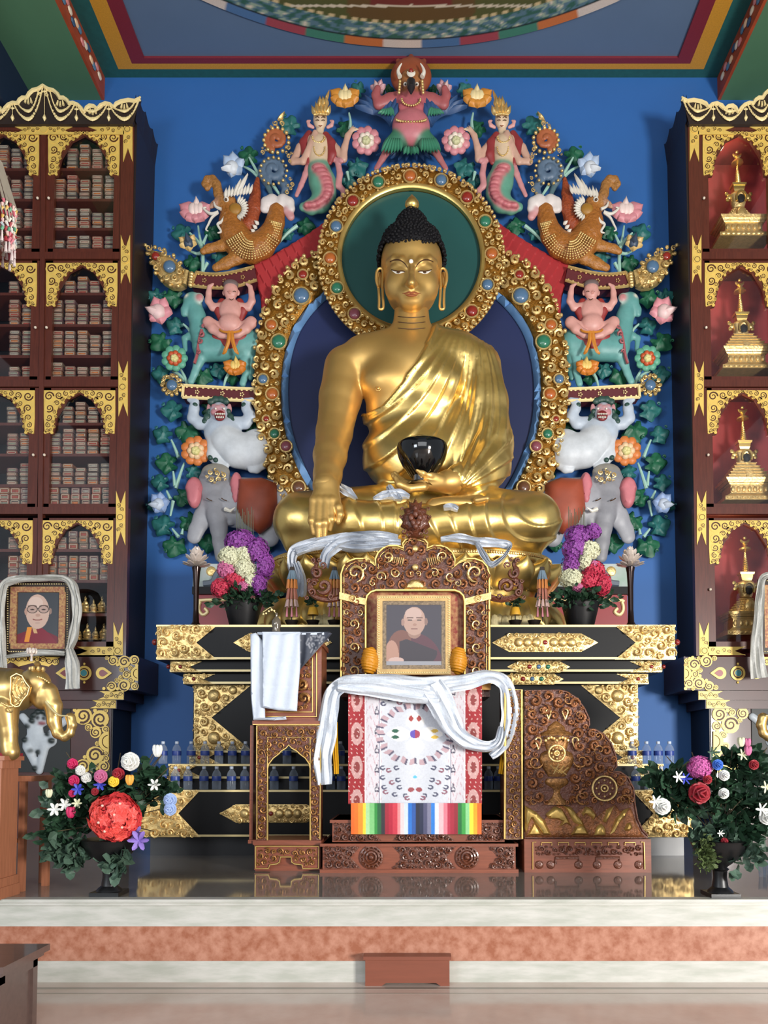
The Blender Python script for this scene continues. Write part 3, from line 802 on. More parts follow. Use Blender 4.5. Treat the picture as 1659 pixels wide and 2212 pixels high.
# fix proto origin: mkobj centres meshes, copies were placed by origin
# ---------------- small gilt figures on the two lowest shelves of the left cabinet
for si, v in enumerate((1325, 1384)):
    for j in range(5):
        u = 166+j*18+(4 if si else 0)
        if u > 238: continue
        p = P(u, v-1, 9.7); k = K(9.7); s = (1.15 if j % 2 else .9)
        t = thing('gilt_figurine', (p.x, 9.7, p.z), 'small gilt seated figurine, %s from the left on the %s figurine shelf' % (ORD[j], 'upper' if si == 0 else 'lower'), 'figurine', 'gilt figurines in the left cabinet')
        m = MB(); m.lathe((p.x, 9.7, p.z), [(8*k*s, 0), (9*k*s, 3*k), (6*k*s, 5*k), (8*k*s, 8*k*s)], 12); m.build('lotus_base', GOLDC, t)
        c = Clay(.012); z = p.z
        c.ell((p.x, 9.7, z+11*k*s), (8*k*s, .04, 4*k*s), .01); c.cap((p.x, 9.7, z+12*k*s), (p.x, 9.7, z+20*k*s), 3*k*s, 4*k*s, .01); c.ell((p.x, 9.7, z+27*k*s), (2.7*k*s, 2.7*k*s, 3.4*k*s), .006); c.cap((p.x, 9.7, z+29*k*s), (p.x, 9.7, z+34*k*s), 1.8*k, .8*k, .008)
        for e in (-1, 1): c.cap((p.x+e*4*k*s, 9.7, z+20*k*s), (p.x+e*7*k*s, 9.68, z+14*k*s), 1.6*k, 1.4*k, .006)
        VV, FF = c.mesh(); mkobj('figure', VV, FF, GOLDC, t)
# ---------------- golden stupas in the right cabinet
def stupa(cu, vbot, lab, s=1.0, steps=True):
    Y = 9.86; p = P(cu, vbot, Y); k = K(Y)*s; x, z = p.x, p.z
    t = thing('stupa', (x, Y, z), lab, 'stupa', 'golden stupas in the right cabinet')
    l_ = bpy.data.lights.new('niche_lamp', 'POINT'); l_.energy = 9; l_.color = (1, .82, .5); l_.shadow_soft_size = .05; lo_ = bpy.data.objects.new('niche_lamp', l_); C.objects.link(lo_); lo_.location = (x-.30, 9.66, P(cu, vbot-215, 9.66).z)
    def sq(m, w0, w1, z0, z1, mm=None):
        a, b = w0*k, w1*k; d = .42
        m.add([(x-a, Y-a*d*1.6, z+z0*k), (x+a, Y-a*d*1.6, z+z0*k), (x+a, Y+a*d*1.2, z+z0*k), (x-a, Y+a*d*1.2, z+z0*k), (x-b, Y-b*d*1.6, z+z1*k), (x+b, Y-b*d*1.6, z+z1*k), (x+b, Y+b*d*1.2, z+z1*k), (x-b, Y+b*d*1.2, z+z1*k)], [(0, 3, 2, 1), (4, 5, 6, 7), (0, 1, 5, 4), (1, 2, 6, 5), (2, 3, 7, 6), (3, 0, 4, 7)], mm)
    m = MB(); sq(m, 58, 57, 0, 9); sq(m, 55, 46, 9, 15); sq(m, 45, 43, 15, 18); sq(m, 41, 41, 18, 37); sq(m, 44, 46, 37, 40); sq(m, 47, 50, 41, 46); sq(m, 52, 54, 46, 51)
    for i in range(7): q = -36+12*i; m.sph((x+q*k, Y-41*.42*1.6*k, z+27*k), (5*k, 4*k, 7*k), 8)
    for i in range(10): q = -50+11*i; m.sph((x+q*k, Y-57*.67*k, z+5*k), (5*k, 3*k, 3*k), 8)
    m.build('throne_base', GOLDC, t, sharp=30)
    m = MB()
    if steps:
        for i in range(5): sq(m, 46-6*i, 45-6*i, 51+8*i, 57+8*i); sq(m, 47-6*i, 47-6*i, 57+8*i, 59+8*i)
        for i in range(6): m.box((x-7*k, Y-(46-6*i)*.7*k, z+(51+7*i)*k), (x+7*k, Y, z+(57+7*i)*k))
    else:
        for i in range(6):
            r = 40-5*i
            m.lathe((x, Y, z+(51+6*i)*k), [(r*k, 0), ((r+2)*k, 3*k), ((r-3)*k, 6*k)], 20, sy=.6)
            for j in range(14):
                a = math.pi+math.pi*j/13; m.sph((x+r*k*math.cos(a), Y+r*.6*k*math.sin(a), z+(54+6*i)*k), 2.3*k, 6)
        m.sph((x, Y-26*.6*k, z+66*k), (13*k, 9*k, 16*k), 10)
    m.build('stepped_tiers', GOLDC, t, sharp=30)
    m = MB(); zz = z+88*k
    m.lathe((x, Y, zz), [(12*k, 0), (14*k, 4*k), (19*k, 22*k), (21*k, 28*k), (17*k, 34*k), (9*k, 37*k)], 20, sy=.8)
    m.build('dome', GOLDC, t)
    m = MB(); m.tube([(x+11*k*math.cos(a)*(1 if a < math.pi else 1), Y-17*k, zz+15*k+15*k*math.sin(a)) for a in np.linspace(-.5, math.pi+.5, 14)], 3*k, 6)
    for e in (-1, 1):
        for q in ((21, 26, 7), (27, 32, 5), (25, 19, 5)): m.sph((x+e*q[0]*k, Y-4*k, zz+q[1]*k), (q[2]*k, 3*k, q[2]*k), 7)
    m.build('niche_arch', GOLD, t)
    m = MB(); m.sph((x, Y-17*k, zz+13*k), (8*k, 3*k, 10*k), 10); m.build('niche', DARK, t)
    m = MB(); sq(m, 10, 12, 125, 130); sq(m, 12, 13, 130, 138); sq(m, 15, 16, 138, 143); m.build('harmika', GOLD, t, sharp=30)
    m = MB(); pr = []
    for i in range(11): r = (6.2-.42*i)*k; pr += [(r, (143+4.2*i)*k), (r*1.25, (145+4.2*i)*k), (r, (147*1+4.2*i)*k)]
    m.lathe((x, Y, z), pr, 14); m.build('spire', GOLD, t)
    m = MB(); m.lathe((x, Y, z), [(3*k, 190*k), (13*k, 194*k), (12*k, 198*k), (3*k, 202*k)], 16); m.lathe((x, Y, z), [(2*k, 202*k), (6*k, 206*k), (2*k, 211*k)], 12)
    m.tube([(x+9*k*math.cos(a), Y, z+218*k-7*k*math.sin(a)) for a in np.linspace(.1, 3.04, 10)], [1.5*k+2.2*k*math.sin(a) for a in np.linspace(.1, 3.04, 10)], 6); m.sph((x, Y, z+221*k), 4*k, 10)
    m.build('sun_moon_finial', GOLD, t)
for i, (cu, vb, lab, st) in enumerate(((1596, 534, 'golden stupa with beaded round dome tiers in the topmost niche of the right cabinet', False), (1602, 814, 'golden stupa in the second niche from the top of the right cabinet', True), (1608, 1092, 'golden stupa with stair steps in the third niche from the top of the right cabinet', True), (1613, 1377, 'golden stupa in the lowest niche of the right cabinet beside the framed portrait', False))):
    stupa(cu, vb, lab, .99, st)
# ================================================================ ALTAR, THRONE AND STANDS
def ornament(mb, poly, Y, rmax=12, rmin=3, seed=1, avoid=(), hole=None, fill=1200, raise_=.02, m=None, th=.3, turns=1.3, n=9):
    r_ = random.Random(seed)
    for i, (x, y, r) in enumerate(pack(poly, rmax, rmin, seed, avoid, hole, fill)):
        if r > rmin*1.25:
            curl(mb, (x, y), r*1.04, Y, r_.uniform(0, 6.28), r_.choice((-1, 1)), turns, th, raise_*r_.uniform(.6, 1.2), m, n, 5)
            if r > 5: p = P(x, y, Y-raise_); mb.sph(p, r*.2*K(Y), 6, m)
        else:
            p = P(x, y, Y-raise_*.5); mb.sph(p, (r*.8*K(Y), r*.5*K(Y), r*.8*K(Y)), 6, m)
def boss(mb, c, r, Y, m=None, f=.6):
    p = P(c[0], c[1], Y); k = K(Y); mb.sph(p, (r*k, r*k*f, r*k), 18, m)
altar = thing('altar_table', P(888, 1848, 7.8), 'long stepped black altar table with gold carved ends and bands', 'altar')
YB = onz(888, 1848, ZP).y
GEMR = mat('gem_red', '8c2a22', .2, coat=.4); GEMB = mat('gem_blue', '51708f', .22, coat=.4); GEMG = mat('gem_green', '2f7358', .22, coat=.4); GEMO = mat('gem_orange', 'b0602c', .25, coat=.4); GEMP = mat('gem_plum', '8a4a55', .25, coat=.4); GEMK = mat('gem_brown', '6b4630', .25, coat=.4)
tiers = [('top_slab', 338, 1350, 1425, 7.70), ('ledge', 367, 1428, 1452, 7.80), ('ledge', 396, 1455, 1478, 7.88), ('waist', 418, 1478, 1622, 7.98),
         ('ledge', 408, 1621, 1651, 7.90), ('ledge', 364, 1650, 1678, 7.76), ('ledge', 332, 1677, 1707, 7.68), ('bottom_slab', 300, 1706, 1809, 7.54)]
for n_, ul, v0, v1, Y in tiers:
    a = P(ul, v0, Y); b = P(M(ul)+21, v1, Y)
    mb = MB(); mb.box((a.x, Y, b.z), (b.x, 9.95, a.z)); tp = mb.build(n_, BLACK, altar, smooth=False)
    mb = MB(); k = K(Y)
    if n_ == 'top_slab': ln = [v0+2.2, v1-3]
    elif n_ == 'waist': ln = []
    elif n_ == 'bottom_slab': ln = [v0+2.5, v1-4]
    elif v0 < 1500: ln = [v1-3.2]
    else: ln = [v0+2.5]
    for v in ln: p = P(ul, v, Y); q = P(M(ul)+21, v, Y); mb.box((p.x, Y-.008, p.z-2.3*k), (q.x, Y+.01, p.z+2.3*k))
    if ln: mb.build('gold_line', CREAM, tp, smooth=False)
    H = v1-v0; w0 = {'top_slab': 130, 'waist': 125, 'bottom_slab': 132}.get(n_, 68)
    for s in (-1, 1):
        T = (lambda u: u) if s < 0 else (lambda u: M(u)+21)
        nt_ = {'top_slab': 85, 'waist': 38, 'bottom_slab': 84}.get(n_, 42)
        poly = [(ul, v0+.5), (ul+w0, v0+.5), (ul+nt_, (v0+v1)/2), (ul+w0, v1-.5), (ul, v1-.5)]
        poly = [(T(x), y) for x, y in poly]
        mb = MB(); pillow(mb, poly, Y-.022, .022, 4, 12)
        av = []
        if n_ == 'waist': av = [(T(462), 1503, 15), (T(503), 1491, 10), (T(462), 1594, 15), (T(502), 1604, 9)]
        elif n_ == 'ledge': av = [(T(ul+22), (v0+v1)/2, 6)]
        ornament(mb, poly, Y-.022, 12 if H > 50 else 6, 3 if H > 50 else 2.2, seed=int(v0)+s, avoid=av, fill=900 if H > 50 else 350, raise_=.02)
        for x, y, r in av:
            if r > 8: boss(mb, (x, y), r*.92, Y-.03)
        mb.build('carved_end', GOLDC, tp)
        if n_ == 'ledge': mb = MB(); boss(mb, av[0], 4, Y-.03); mb.build('gem', GEMR, tp)
        if n_ in ('top_slab',) or v0 == 1428: mb = MB(); p = P(T(ul-3), (v0+v1)/2, Y+.08); mb.sph(p, 7*k if H > 50 else 5*k, 12); mb.build('gem', GEMR, tp)
    # lozenge motifs on the front
    mot = []
    if n_ == 'top_slab': mot = [(610, 107, 20), (1178, 115, 20)]
    elif n_ == 'bottom_slab': mot = [(585, 112, 20), (1190, 112, 20)]
    elif v0 in (1428, 1455): mot = [(610, 68, 12), (1164, 68, 12)]
    elif n_ == 'waist': mot = [(640, 60, 40), (1150, 60, 40)]
    for cu, hw, hh in mot:
        if v0 == 1455: cu -= 14 if cu > 888 else -14
        cv = (v0+v1)/2; poly = [(cu-hw, cv), (cu-hw*.68, cv-hh), (cu+hw*.68, cv-hh), (cu+hw, cv), (cu+hw*.68, cv+hh), (cu-hw*.68, cv+hh)]
        mb = MB(); pillow(mb, poly, Y-.022, .022, 4, 12)
        if hh >= 20: av = [(cu+e*(19 if n_ != 'waist' else 30), cv, 11) for e in (-3, -2, -1, 0, 1, 2, 3) if abs(e)*19 < hw*.75 or hh > 30]
        else: av = [(cu+e*20, cv, 6) for e in (-1, 0, 1)]
        av = [a for a in av if abs(a[0]-cu) < hw-12]
        ornament(mb, poly, Y-.022, 7, 2.4, seed=int(cu), avoid=av, fill=600, raise_=.014)
        for i, (x, y, r) in enumerate(av):
            if hh >= 20 and not (x == cu): boss(mb, (x, y), r*.9, Y-.03)
        mb.build('lozenge', GOLDC, tp)
        for i, (x, y, r) in enumerate(av):
            if hh < 20 or x == cu: mb = MB(); boss(mb, (x, y), 5, Y-.03); mb.build('gem', [GEMR, GEMB, GEMG][i % 3] if hh < 20 else GEMR, tp)
mb = MB(); a = P(325, 1809, YB); mb.box((a.x, YB, ZP), (P(1477, 1809, YB).x, 9.9, P(888, 1809, 7.54).z)); mb.build('plinth', mat('charcoal_plinth', '2c2c2e', .35), altar, smooth=False)
ZT = P(888, 1350, 7.70).z
# ---------------- cloth ribbon tool
def ribbon(mb, pts, wd, wr=.02, nw=9, seed=0, thick=.006, m=None, wdir=None, freq=3.0, sub=7):
    """pts: (u,v,Y) centre line, wd px width list, wrinkled cloth strip"""
    r_ = np.random.RandomState(seed); C_ = cr([np.array(p) for p in pts], sub); Wd = np.interp(np.linspace(0, 1, len(C_)), np.linspace(0, 1, len(wd)), wd)
    ph = r_.uniform(0, 6.28, 4); n = len(C_); V = []; W3 = [P(*c) for c in C_]
    for i in range(n):
        t = (W3[min(i+1, n-1)]-W3[max(i-1, 0)]).normalized()
        x = Vector((0, 1, 0)).cross(t); x = x.normalized() if x.length > .05 else Vector((1, 0, 0))
        if wdir is not None: x = Vector(wdir)
        for j in range(nw):
            s = -1+2*j/(nw-1); k = K(C_[i][2])
            d = wr*(math.sin(s*freq*3.1+ph[0]+.25*math.sin(i*.35+ph[1]))+.5*math.sin(s*freq*6+ph[2]+i*.3)+.35*math.sin(i*.8+ph[3]+s*2))
            e = 1+.05*math.sin(i*.7+ph[1]+s)
            V.append(W3[i]+x*s*Wd[i]*.5*k*e+Vector((0, d-.012*(1-s*s), 0)))
    N = len(V); V2 = [v+Vector((0, thick, 0)) for v in V]; Fc = []
    for i in range(n-1):
        for j in range(nw-1):
            f = (i*nw+j, i*nw+j+1, (i+1)*nw+j+1, (i+1)*nw+j)
            a, b, c = V[f[0]], V[f[1]], V[f[2]]
            if ((b-a).cross(c-a)).y > 0: f = f[::-1]
            Fc.append(f); Fc.append(tuple(q+N for q in reversed(f)))
    bd = [(i*nw) for i in range(n)]+[(n-1)*nw+j for j in range(1, nw)]+[i*nw+nw-1 for i in range(n-2, -1, -1)]+[j for j in range(nw-2, 0, -1)]
    for a, b in zip(bd, bd[1:]+bd[:1]): Fc.append((a, b, b+N, a+N)); 
    mb.add(V+V2, Fc, m); return mb
# ---------------- carved wood pieces
GILT = mat('gilded_carving', 'a8743e', .34, .5, noise=.6, nscale=30, bump=.3, bscale=60)
RELW = mat('relief_wood', '9c6036', .33, .38, noise=.6, nscale=34, bump=.5, bscale=60)
CARVE = mat('carved_dark_wood', '6a3823', .38, .1, noise=.35, nscale=30, bump=.5, bscale=50, coat=.2)
def frame_line(mb, pts, Y, r=.008, closed=False):
    q = [P(u, v, Y) for u, v in pts]
    if closed: q.append(q[0])
    mb.tube(q, r, 6)
# high-backed throne
YTB = 7.15
th = thing('throne', P(902, 1880, 6.9), 'carved and gilded high-backed wooden throne with stepped base in front of the altar', 'throne')
TM = lambda u: 1794-u
arch = [(737, 1482), (737, 1240), (742, 1224), (752, 1213), (768, 1207), (785, 1207), (800, 1213), (812, 1224), (811, 1208), (817, 1194), (828, 1184), (842, 1179), (858, 1179), (871, 1184), (870, 1174), (876, 1166), (886, 1162), (897, 1161)]
inn = [(790, 1482), (790, 1300), (793, 1287), (801, 1279), (812, 1275), (897, 1275)]
outer = arch+[(TM(a), b) for a, b in arch[-2::-1]]; inner = inn+[(TM(a), b) for a, b in inn[-2::-1]]
mb = MB(); mb.pprism(outer[:-1]+[outer[-1]]+inner[::-1], YTB, .10); back = mb.build('backrest_frame', CARVE, th, smooth=False)
mb = MB()
ornament(mb, outer+inner[::-1], YTB, 12, 2.6, seed=5, fill=3000, raise_=.022, th=.32, avoid=[(897, 1215, 10)])
o_ = mb.build('carving', RELW, back)
mb = MB()
for s in (-1, 1):
    T = (lambda u: u) if s < 0 else TM
    for (x, y, r) in ((768, 1240, 22), (785, 1225, 11), (838, 1205, 14), (856, 1240, 12), (822, 1248, 13), (806, 1262, 9), (765, 1350, 13), (765, 1400, 13), (765, 1450, 13), (750, 1325, 8), (778, 1325, 8)):
        curl(mb, (T(x), y), r, YTB, x*.1, s, 1.2, .16, .045, None, 12, 5)
    for j in range(8): a = P(T(872-4.4*j), 1205-.4*j, YTB-.05); b = P(T(868-4.2*j), 1222-1.2*j, YTB-.03); mb.tube([a, b], [.007, .003], 5)
poly = [(870, 1272), (880, 1258), (890, 1250), (905, 1250), (915, 1258), (926, 1272)]; pillow(mb, poly, YTB-.05, .05, 10, 6)
boss(mb, (897, 1185), 7, YTB-.03); boss(mb, (897, 1225), 7, YTB-.05); curl(mb, (891, 1240), 7, YTB, 1, 1, 1, .2, .03); curl(mb, (903, 1240), 7, YTB, 1, -1, 1, .2, .03)
mb.build('gilded_carving', GOLDC, back)
mb = MB(); frame_line(mb, outer, YTB-.01, .012); frame_line(mb, inner, YTB-.02, .013); frame_line(mb, [(u+(6 if u < 897 else -6)*(1 if abs(u-897) > 60 else .3), v+5) for u, v in outer], YTB-.012, .005)
mb.build('gold_edging', GOLD, back)
mb = MB()
for s in (-1, 1):
    T = (lambda u: u) if s < 0 else TM
    mb.pprism([(T(733), 1279), (T(790), 1293), (T(790), 1307), (T(733), 1294)], YTB-.035, .035)
    p = P(T(761), 1293, YTB-.04); mb.tube([(p.x+.03*math.cos(a), p.y, p.z+.03*math.sin(a)) for a in np.linspace(0, 6.28, 16)], .007, 5); mb.sph(p, .014, 8)
mb.build('clasp', GOLDC, back, smooth=False)
mb = MB()
for s in (-1, 1):
    T = (lambda u: u) if s < 0 else TM
    for (x, y, r, cw) in ((700, 1268, 20, 1), (684, 1240, 14, -1), (698, 1222, 9, 1), (674, 1280, 10, 1), (680, 1262, 7, -1), (676, 1212, 7, 1), (690, 1210, 6, -1), (668, 1256, 6, 1), (716, 1290, 8, -1), (664, 1292, 6, 1)):
        curl(mb, (T(x), y), r, YTB, x*.3, cw*s, 1.25, .34, .02, None, 12, 6)
    mb.tube([P(T(x), y, YTB+.02) for x, y in cr([(736, 1290), (715, 1295), (690, 1292), (672, 1280), (672, 1262), (685, 1250)], 5)], .03, 7)
    mb.tube([P(T(x), y, YTB+.02) for x, y in cr([(685, 1250), (678, 1235), (684, 1218), (676, 1205)], 5)], [.03]*8+[.02]*7+[.005], 7)
    mb.build('scroll_wing', CARVE, back); mb = MB()
# flaming jewel finial
fn_ = MB(); Yf = YTB-.02
fl = [(897, 1070), (903, 1082), (912, 1078), (911, 1092), (924, 1094), (921, 1105), (931, 1112), (926, 1122), (930, 1133), (918, 1140), (912, 1148), (884, 1148), (877, 1140), (865, 1133), (870, 1122), (864, 1112), (874, 1105), (871, 1094), (884, 1092), (883, 1078), (892, 1082)]
pillow(fn_, fl, Yf-.03, .08, 16, 5); fn_.lathe(P(897, 1163, Yf), [(.09, 0), (.05, .03), (.035, .07), (.06, .10)], 16, sy=.7)
for x, y, r in ((888, 1118, 7), (898, 1110, 7), (907, 1118, 7), (893, 1128, 7), (903, 1128, 7), (898, 1136, 7), (897, 1098, 6)): p = P(x, y, Yf-.06); fn_.sph(p, (r*K(Yf), .03, r*1.3*K(Yf)), 10)
for s in (-1, 1):
    for (x, y, r, cw) in ((13, 1156, 9, 1), (24, 1150, 8, -1), (26, 1162, 5, 1), (30, 1118, 5, 1), (27, 1100, 5, -1)): curl(fn_, (897+s*x, y), r, Yf, x, cw*s, 1.2, .34, .02)
fn_.build('jewel_finial', CARVE, back)
# inner brocade panel and seat
RB = mat('red_brocade', '8a2a26', .6, noise=.5, nscale=26, col2='b98a5c')
mb = MB(); mb.pprism(inner, YTB+.05, .03); mb.build('back_cloth', RB, th, smooth=False)
zs = P(897, 1476, 6.78).z
mb = MB(); a = P(735, 1476, 6.75); b = P(1059, 1476, 6.75)
mb.box((a.x, 6.78, zs-.12), (b.x, YTB+.12, zs-.005)); mb.build('seat_board', CARVE, th, smooth=False)
mb = MB(); mb.box((a.x+.12, 6.86, P(897, 1775, 6.78).z), (b.x-.12, YTB+.1, zs-.12)); mb.build('seat_box', mat('dark_wood_box', '3a1c14', .5, noise=.3, nscale=12), th, smooth=False)
for nm, ul, ur, v0, v1, Y in (('upper_step', 718, 1090, 1771, 1822, 6.68), ('lower_step', 697, 1114, 1822, 1882, 6.56)):
    mb = MB(); a = P(ul, v0, Y); b = P(ur, v1, Y); z1_ = b.z if nm == 'upper_step' else ZP
    mb.box((a.x, Y, z1_), (b.x, YTB+.2, a.z)); mb.box((a.x-.02, Y-.02, a.z-.025), (b.x+.02, YTB+.22, a.z))
    if nm == 'lower_step': mb.box((a.x-.02, Y-.03, ZP), (b.x+.02, YTB+.22, ZP+.03))
    st = mb.build(nm, WOODM, th, smooth=False)
    mb = MB(); cv = (v0+v1)/2
    seg = [(ul+4, ul+60), (ul+150, ur-150), (ur-60, ur-4)] if nm == 'lower_step' else [(ul+4, ul+85), (ul+130, ur-130), (ur-85, ur-4)]
    for i, (x0, x1_) in enumerate(seg):
        poly = [(x0, v0+6), (x1_+(0 if i == 2 else 22), v0+6), (x1_, cv), (x1_+(0 if i == 2 else 22), v1-6), (x0, v1-6), (x0+(22 if i else 0), cv)]
        pillow(mb, poly, Y-.012, .012, 3, 14); ornament(mb, poly, Y-.012, 9, 2.6, seed=i+int(v0), fill=900, raise_=.014)
    for cu in ((ul+105, ur-105) if nm == 'lower_step' else ()):
        p = P(cu, cv, Y-.01)
        for r in (.09, .065, .04): mb.tube([(p.x+r*math.cos(a), p.y, p.z+r*math.sin(a)) for a in np.linspace(0, 6.28, 26)], .011, 5)
        for j in range(14): a = j*.449; mb.sph((p.x+.078*math.cos(a), p.y-.004, p.z+.078*math.sin(a)), .011, 6)
        mb.sph(p, (.025, .02, .025), 10)
    mb.build('carving', CARVE, st)
# ---------------- brocade cloth with rainbow fringe hanging over the seat front
def cloth_grid(name, u0, u1, v0, v1, Y, colf, nu=110, nv=130, wave=.006, mat_=ATTRM, parent=None, taper=0):
    us = np.linspace(0, 1, nu); vs = np.linspace(0, 1, nv); U_, V_ = np.meshgrid(us, vs)
    pu = u0+(u1-u0)*U_+taper*(V_)*(U_-.5)*2*-1; pv = v0+(v1-v0)*V_
    W = np.array([tuple(P(a, b, Y)) for a, b in zip(pu.ravel(), pv.ravel())])
    W[:, 1] += wave*(np.sin(U_*23+V_*2)+.6*np.sin(U_*11+1)).ravel()
    n = len(W); V = np.concatenate([W, W+[0, .008, 0]])
    idx = np.arange(n).reshape(nv, nu)
    f = np.stack([idx[:-1, :-1], idx[1:, :-1], idx[1:, 1:], idx[:-1, 1:]], -1).reshape(-1, 4)
    bd = list(idx[0, :])+list(idx[1:, -1])+list(idx[-1, -2::-1])+list(idx[-2:0:-1, 0])
    sk = [(a, b, b+n, a+n) for a, b in zip(bd, bd[1:]+bd[:1])]
    Fc = f.tolist()+(f[:, ::-1]+n).tolist()+sk
    col = colf(U_.ravel(), V_.ravel()); col = np.concatenate([col, col])
    return mkobj(name, V, Fc, mat_, parent, True, col=col)
def L3(c): return np.array(lin(c))
def broc(U_, V_):
    n = len(U_); col = np.tile(L3('c9cbd2'), (n, 1)); x = (U_-.5)*2; ax = np.abs(x)
    red = ax > .745; col[red] = L3('9c2229')
    y = V_*7.2; q = np.sin(y*2*math.pi*.55+(x > 0))*np.sin(ax*26)
    s = red & (((ax-.87)*9)**2+(((y*.5) % 1-.5)*2.3)**2 < .62); col[s] = L3('c79a96')
    s2 = red & (((ax-.87)*14)**2+(((y*.5) % 1-.5)*4)**2 < .42); col[s2] = L3('8a3a38')
    s = red & (np.sin(U_*160+3*np.sin(V_*40))*np.sin(V_*90) > .78); col[s] = L3('d9b8b0')
    bd = (ax > .50) & (ax < .745); col[bd] = L3('cfcacf')
    p = bd & (np.sin(V_*70+4*np.sin(ax*40))*np.sin(ax*60+V_*9) > .62); col[p] = L3('c3a4ac')
    # curled cloud marks
    for i in range(6):
        cy = .07+.16*i
        for sg in (-1, 1):
            a = (x*sg-.57)*1.6; b = V_-cy; rr = np.hypot(a, b*1.4); an = np.arctan2(b, a)
            g = (np.abs(rr-.035-.012*np.sin(an*3)) < .012) & (a*a+b*b < .02); col[g] = L3('4a4658')
    ln = (np.abs(ax-.745) < .008) | (np.abs(ax-.515) < .006); col[ln] = L3('e4e2e4')
    ln = np.abs(ax-.535) < .004; col[ln] = L3('7d7f92')
    # centre roundel with a double thunderbolt
    X = x*.5*286/330*1.0; Yc = V_-.42; r = np.hypot(X, Yc*.98); an = np.arctan2(Yc, X)
    ring = (np.abs(r-.215-.018*np.abs(np.sin(an*8))) < .024); col[ring & (np.sin(an*24) > -.3)] = L3('b79aa0'); col[ring & (np.sin(an*24+2) > .75)] = L3('5a5468')
    for (a0, cc) in ((-math.pi/2, '9c3a38'), (0, 'd9b24a'), (math.pi, '2f5d4a'), (math.pi/2, 'e0dfe2')):
        xa = X*math.cos(a0)+Yc*math.sin(a0); ya = -X*math.sin(a0)+Yc*math.cos(a0)
        g = (xa > .03) & (xa < .18) & (np.abs(ya) < .016+.045*np.sin(np.clip((xa-.03)/.14, 0, 1)*math.pi)); col[g] = L3('e8e4e0')
        g = (xa > .10) & (xa < .155) & (np.abs(np.abs(ya)-.026) < .016*np.sin(np.clip((xa-.10)/.055, 0, 1)*math.pi)); col[g] = L3(cc)
    g = r < .034; col[g] = L3('5a4aa8'); g = (r < .034) & (X > 0); col[g] = L3('9a3550')
    r2 = np.hypot(X, V_-.775); col[r2 < .013] = L3('58b4cf')
    for sg in (-1, 1):
        r3 = np.hypot(X-sg*.026, (V_-.88)); col[r3 < .02] = L3('95454a')
    # scattered curls
    for i in range(15):
        for sg in (-1, 1):
            px_ = [.10, .16, .205, .17, .12, .21, .15, .10, .06, .19, .21, .13, .05, .11, .2][i]; py = [.16, .13, .17, .72, .70, .78, .82, .86, .93, .90, .70, .92, .95, .80, .86][i]
            a = X-sg*px_; b = V_-py; rr = np.hypot(a, b); an = np.arctan2(b, a*sg)
            g = (np.abs(rr-.014) < .006) & (an > -2.2); col[g] = L3('4f5066' if i % 3 else '8a5a68')
    return col
bc = cloth_grid('brocade_cloth', 752, 1041, 1476, 1737, 6.66, broc, 190, 200, taper=-0)
tag(bc, 'white and red patterned brocade cloth hanging over the front of the throne seat', 'cloth')
RBW = ['e8641c', 'e0701c', 'e8902a', 'efd23c', 'a8d49a', '7cc078', '2f8a3c', '1f5a34', '2e2a30', '9a1c30', 'b02038', 'c83848', 'e88a8c', 'e8c8c8', 'c8d4e8', '1f6cc0', '20509a', '14182e', '1a2240', '4a4a68', '7a7890', '2f7cd0', 'd8dce4', 'e8b4b8', 'e07a88', 'b02a44', 'a01c34', '8a1c2c', '1f6a34', '3f9a44', '8ccc8c', 'e8dc3c', 'f0a420', 'e8641c']
RBL = np.array([L3(c) for c in RBW])
fr_ = cloth_grid('rainbow_fringe', 758, 1040, 1735, 1802, 6.615, lambda U_, V_: RBL[np.clip((U_*len(RBL)).astype(int), 0, len(RBL)-1)], 137, 14)
tag(fr_, 'rainbow striped cloth band below the white brocade on the throne front', 'cloth')
# gold silk edge over the seat front
mb = MB(); mb.pprism([(750, 1477), (750, 1490), (790, 1490), (800, 1477)], 6.69, .02); mb.pprism([(995, 1472), (1000, 1490), (1060, 1490), (1060, 1471)], 6.69, .02); mb.build('seat_silk', mat('gold_silk', 'c8954a', .45, noise=.3, nscale=40), th, smooth=False)
# ---------------- long white scarf over the seat
mb = MB(); S = 6.61
ribbon(mb, [(700, 1695, S), (697, 1640, S-.01), (706, 1580, S), (712, 1530, S-.02), (724, 1490, S-.02), (760, 1474, S-.06), (840, 1476, S-.06), (930, 1482, S-.07), (1000, 1474, S-.06), (1060, 1462, S-.05), (1092, 1480, S), (1102, 1530, S), (1093, 1590, S), (1080, 1618, S), (1060, 1634, S-.02)], [36, 42, 44, 40, 36, 34, 40, 44, 36, 30, 34, 40, 34, 24, 16], .022, 13, 3, freq=2.4)
ribbon(mb, [(930, 1480, S-.09), (958, 1530, S-.10), (985, 1580, S-.09), (1020, 1606, S-.09), (1055, 1612, S-.08), (1075, 1600, S-.06), (1083, 1570, S-.03)], [60, 58, 40, 30, 22, 18, 12], .018, 13, 8, freq=2.6)
ribbon(mb, [(730, 1480, S-.08), (820, 1486, S-.09), (900, 1500, S-.1), (950, 1505, S-.1)], [24, 46, 40, 30], .018, 13, 5, freq=2.2)
o = mb.build('silk_scarf', SILK, sharp=60); tag(o, 'long white silk scarf draped across the throne seat and hanging at both sides', 'scarf')
mb = MB(); ribbon(mb, [(1092, 1560, 6.72), (1096, 1610, 6.72), (1100, 1650, 6.72)], [26, 22, 20], .012, 9, 31)
o = mb.build('silk_scarf', SILK, sharp=60); tag(o, 'short white scarf end hanging beside the yellow ribbon at the right of the throne', 'scarf')
YEL = mat('yellow_silk', 'd9a520', .5, noise=.15, nscale=30)
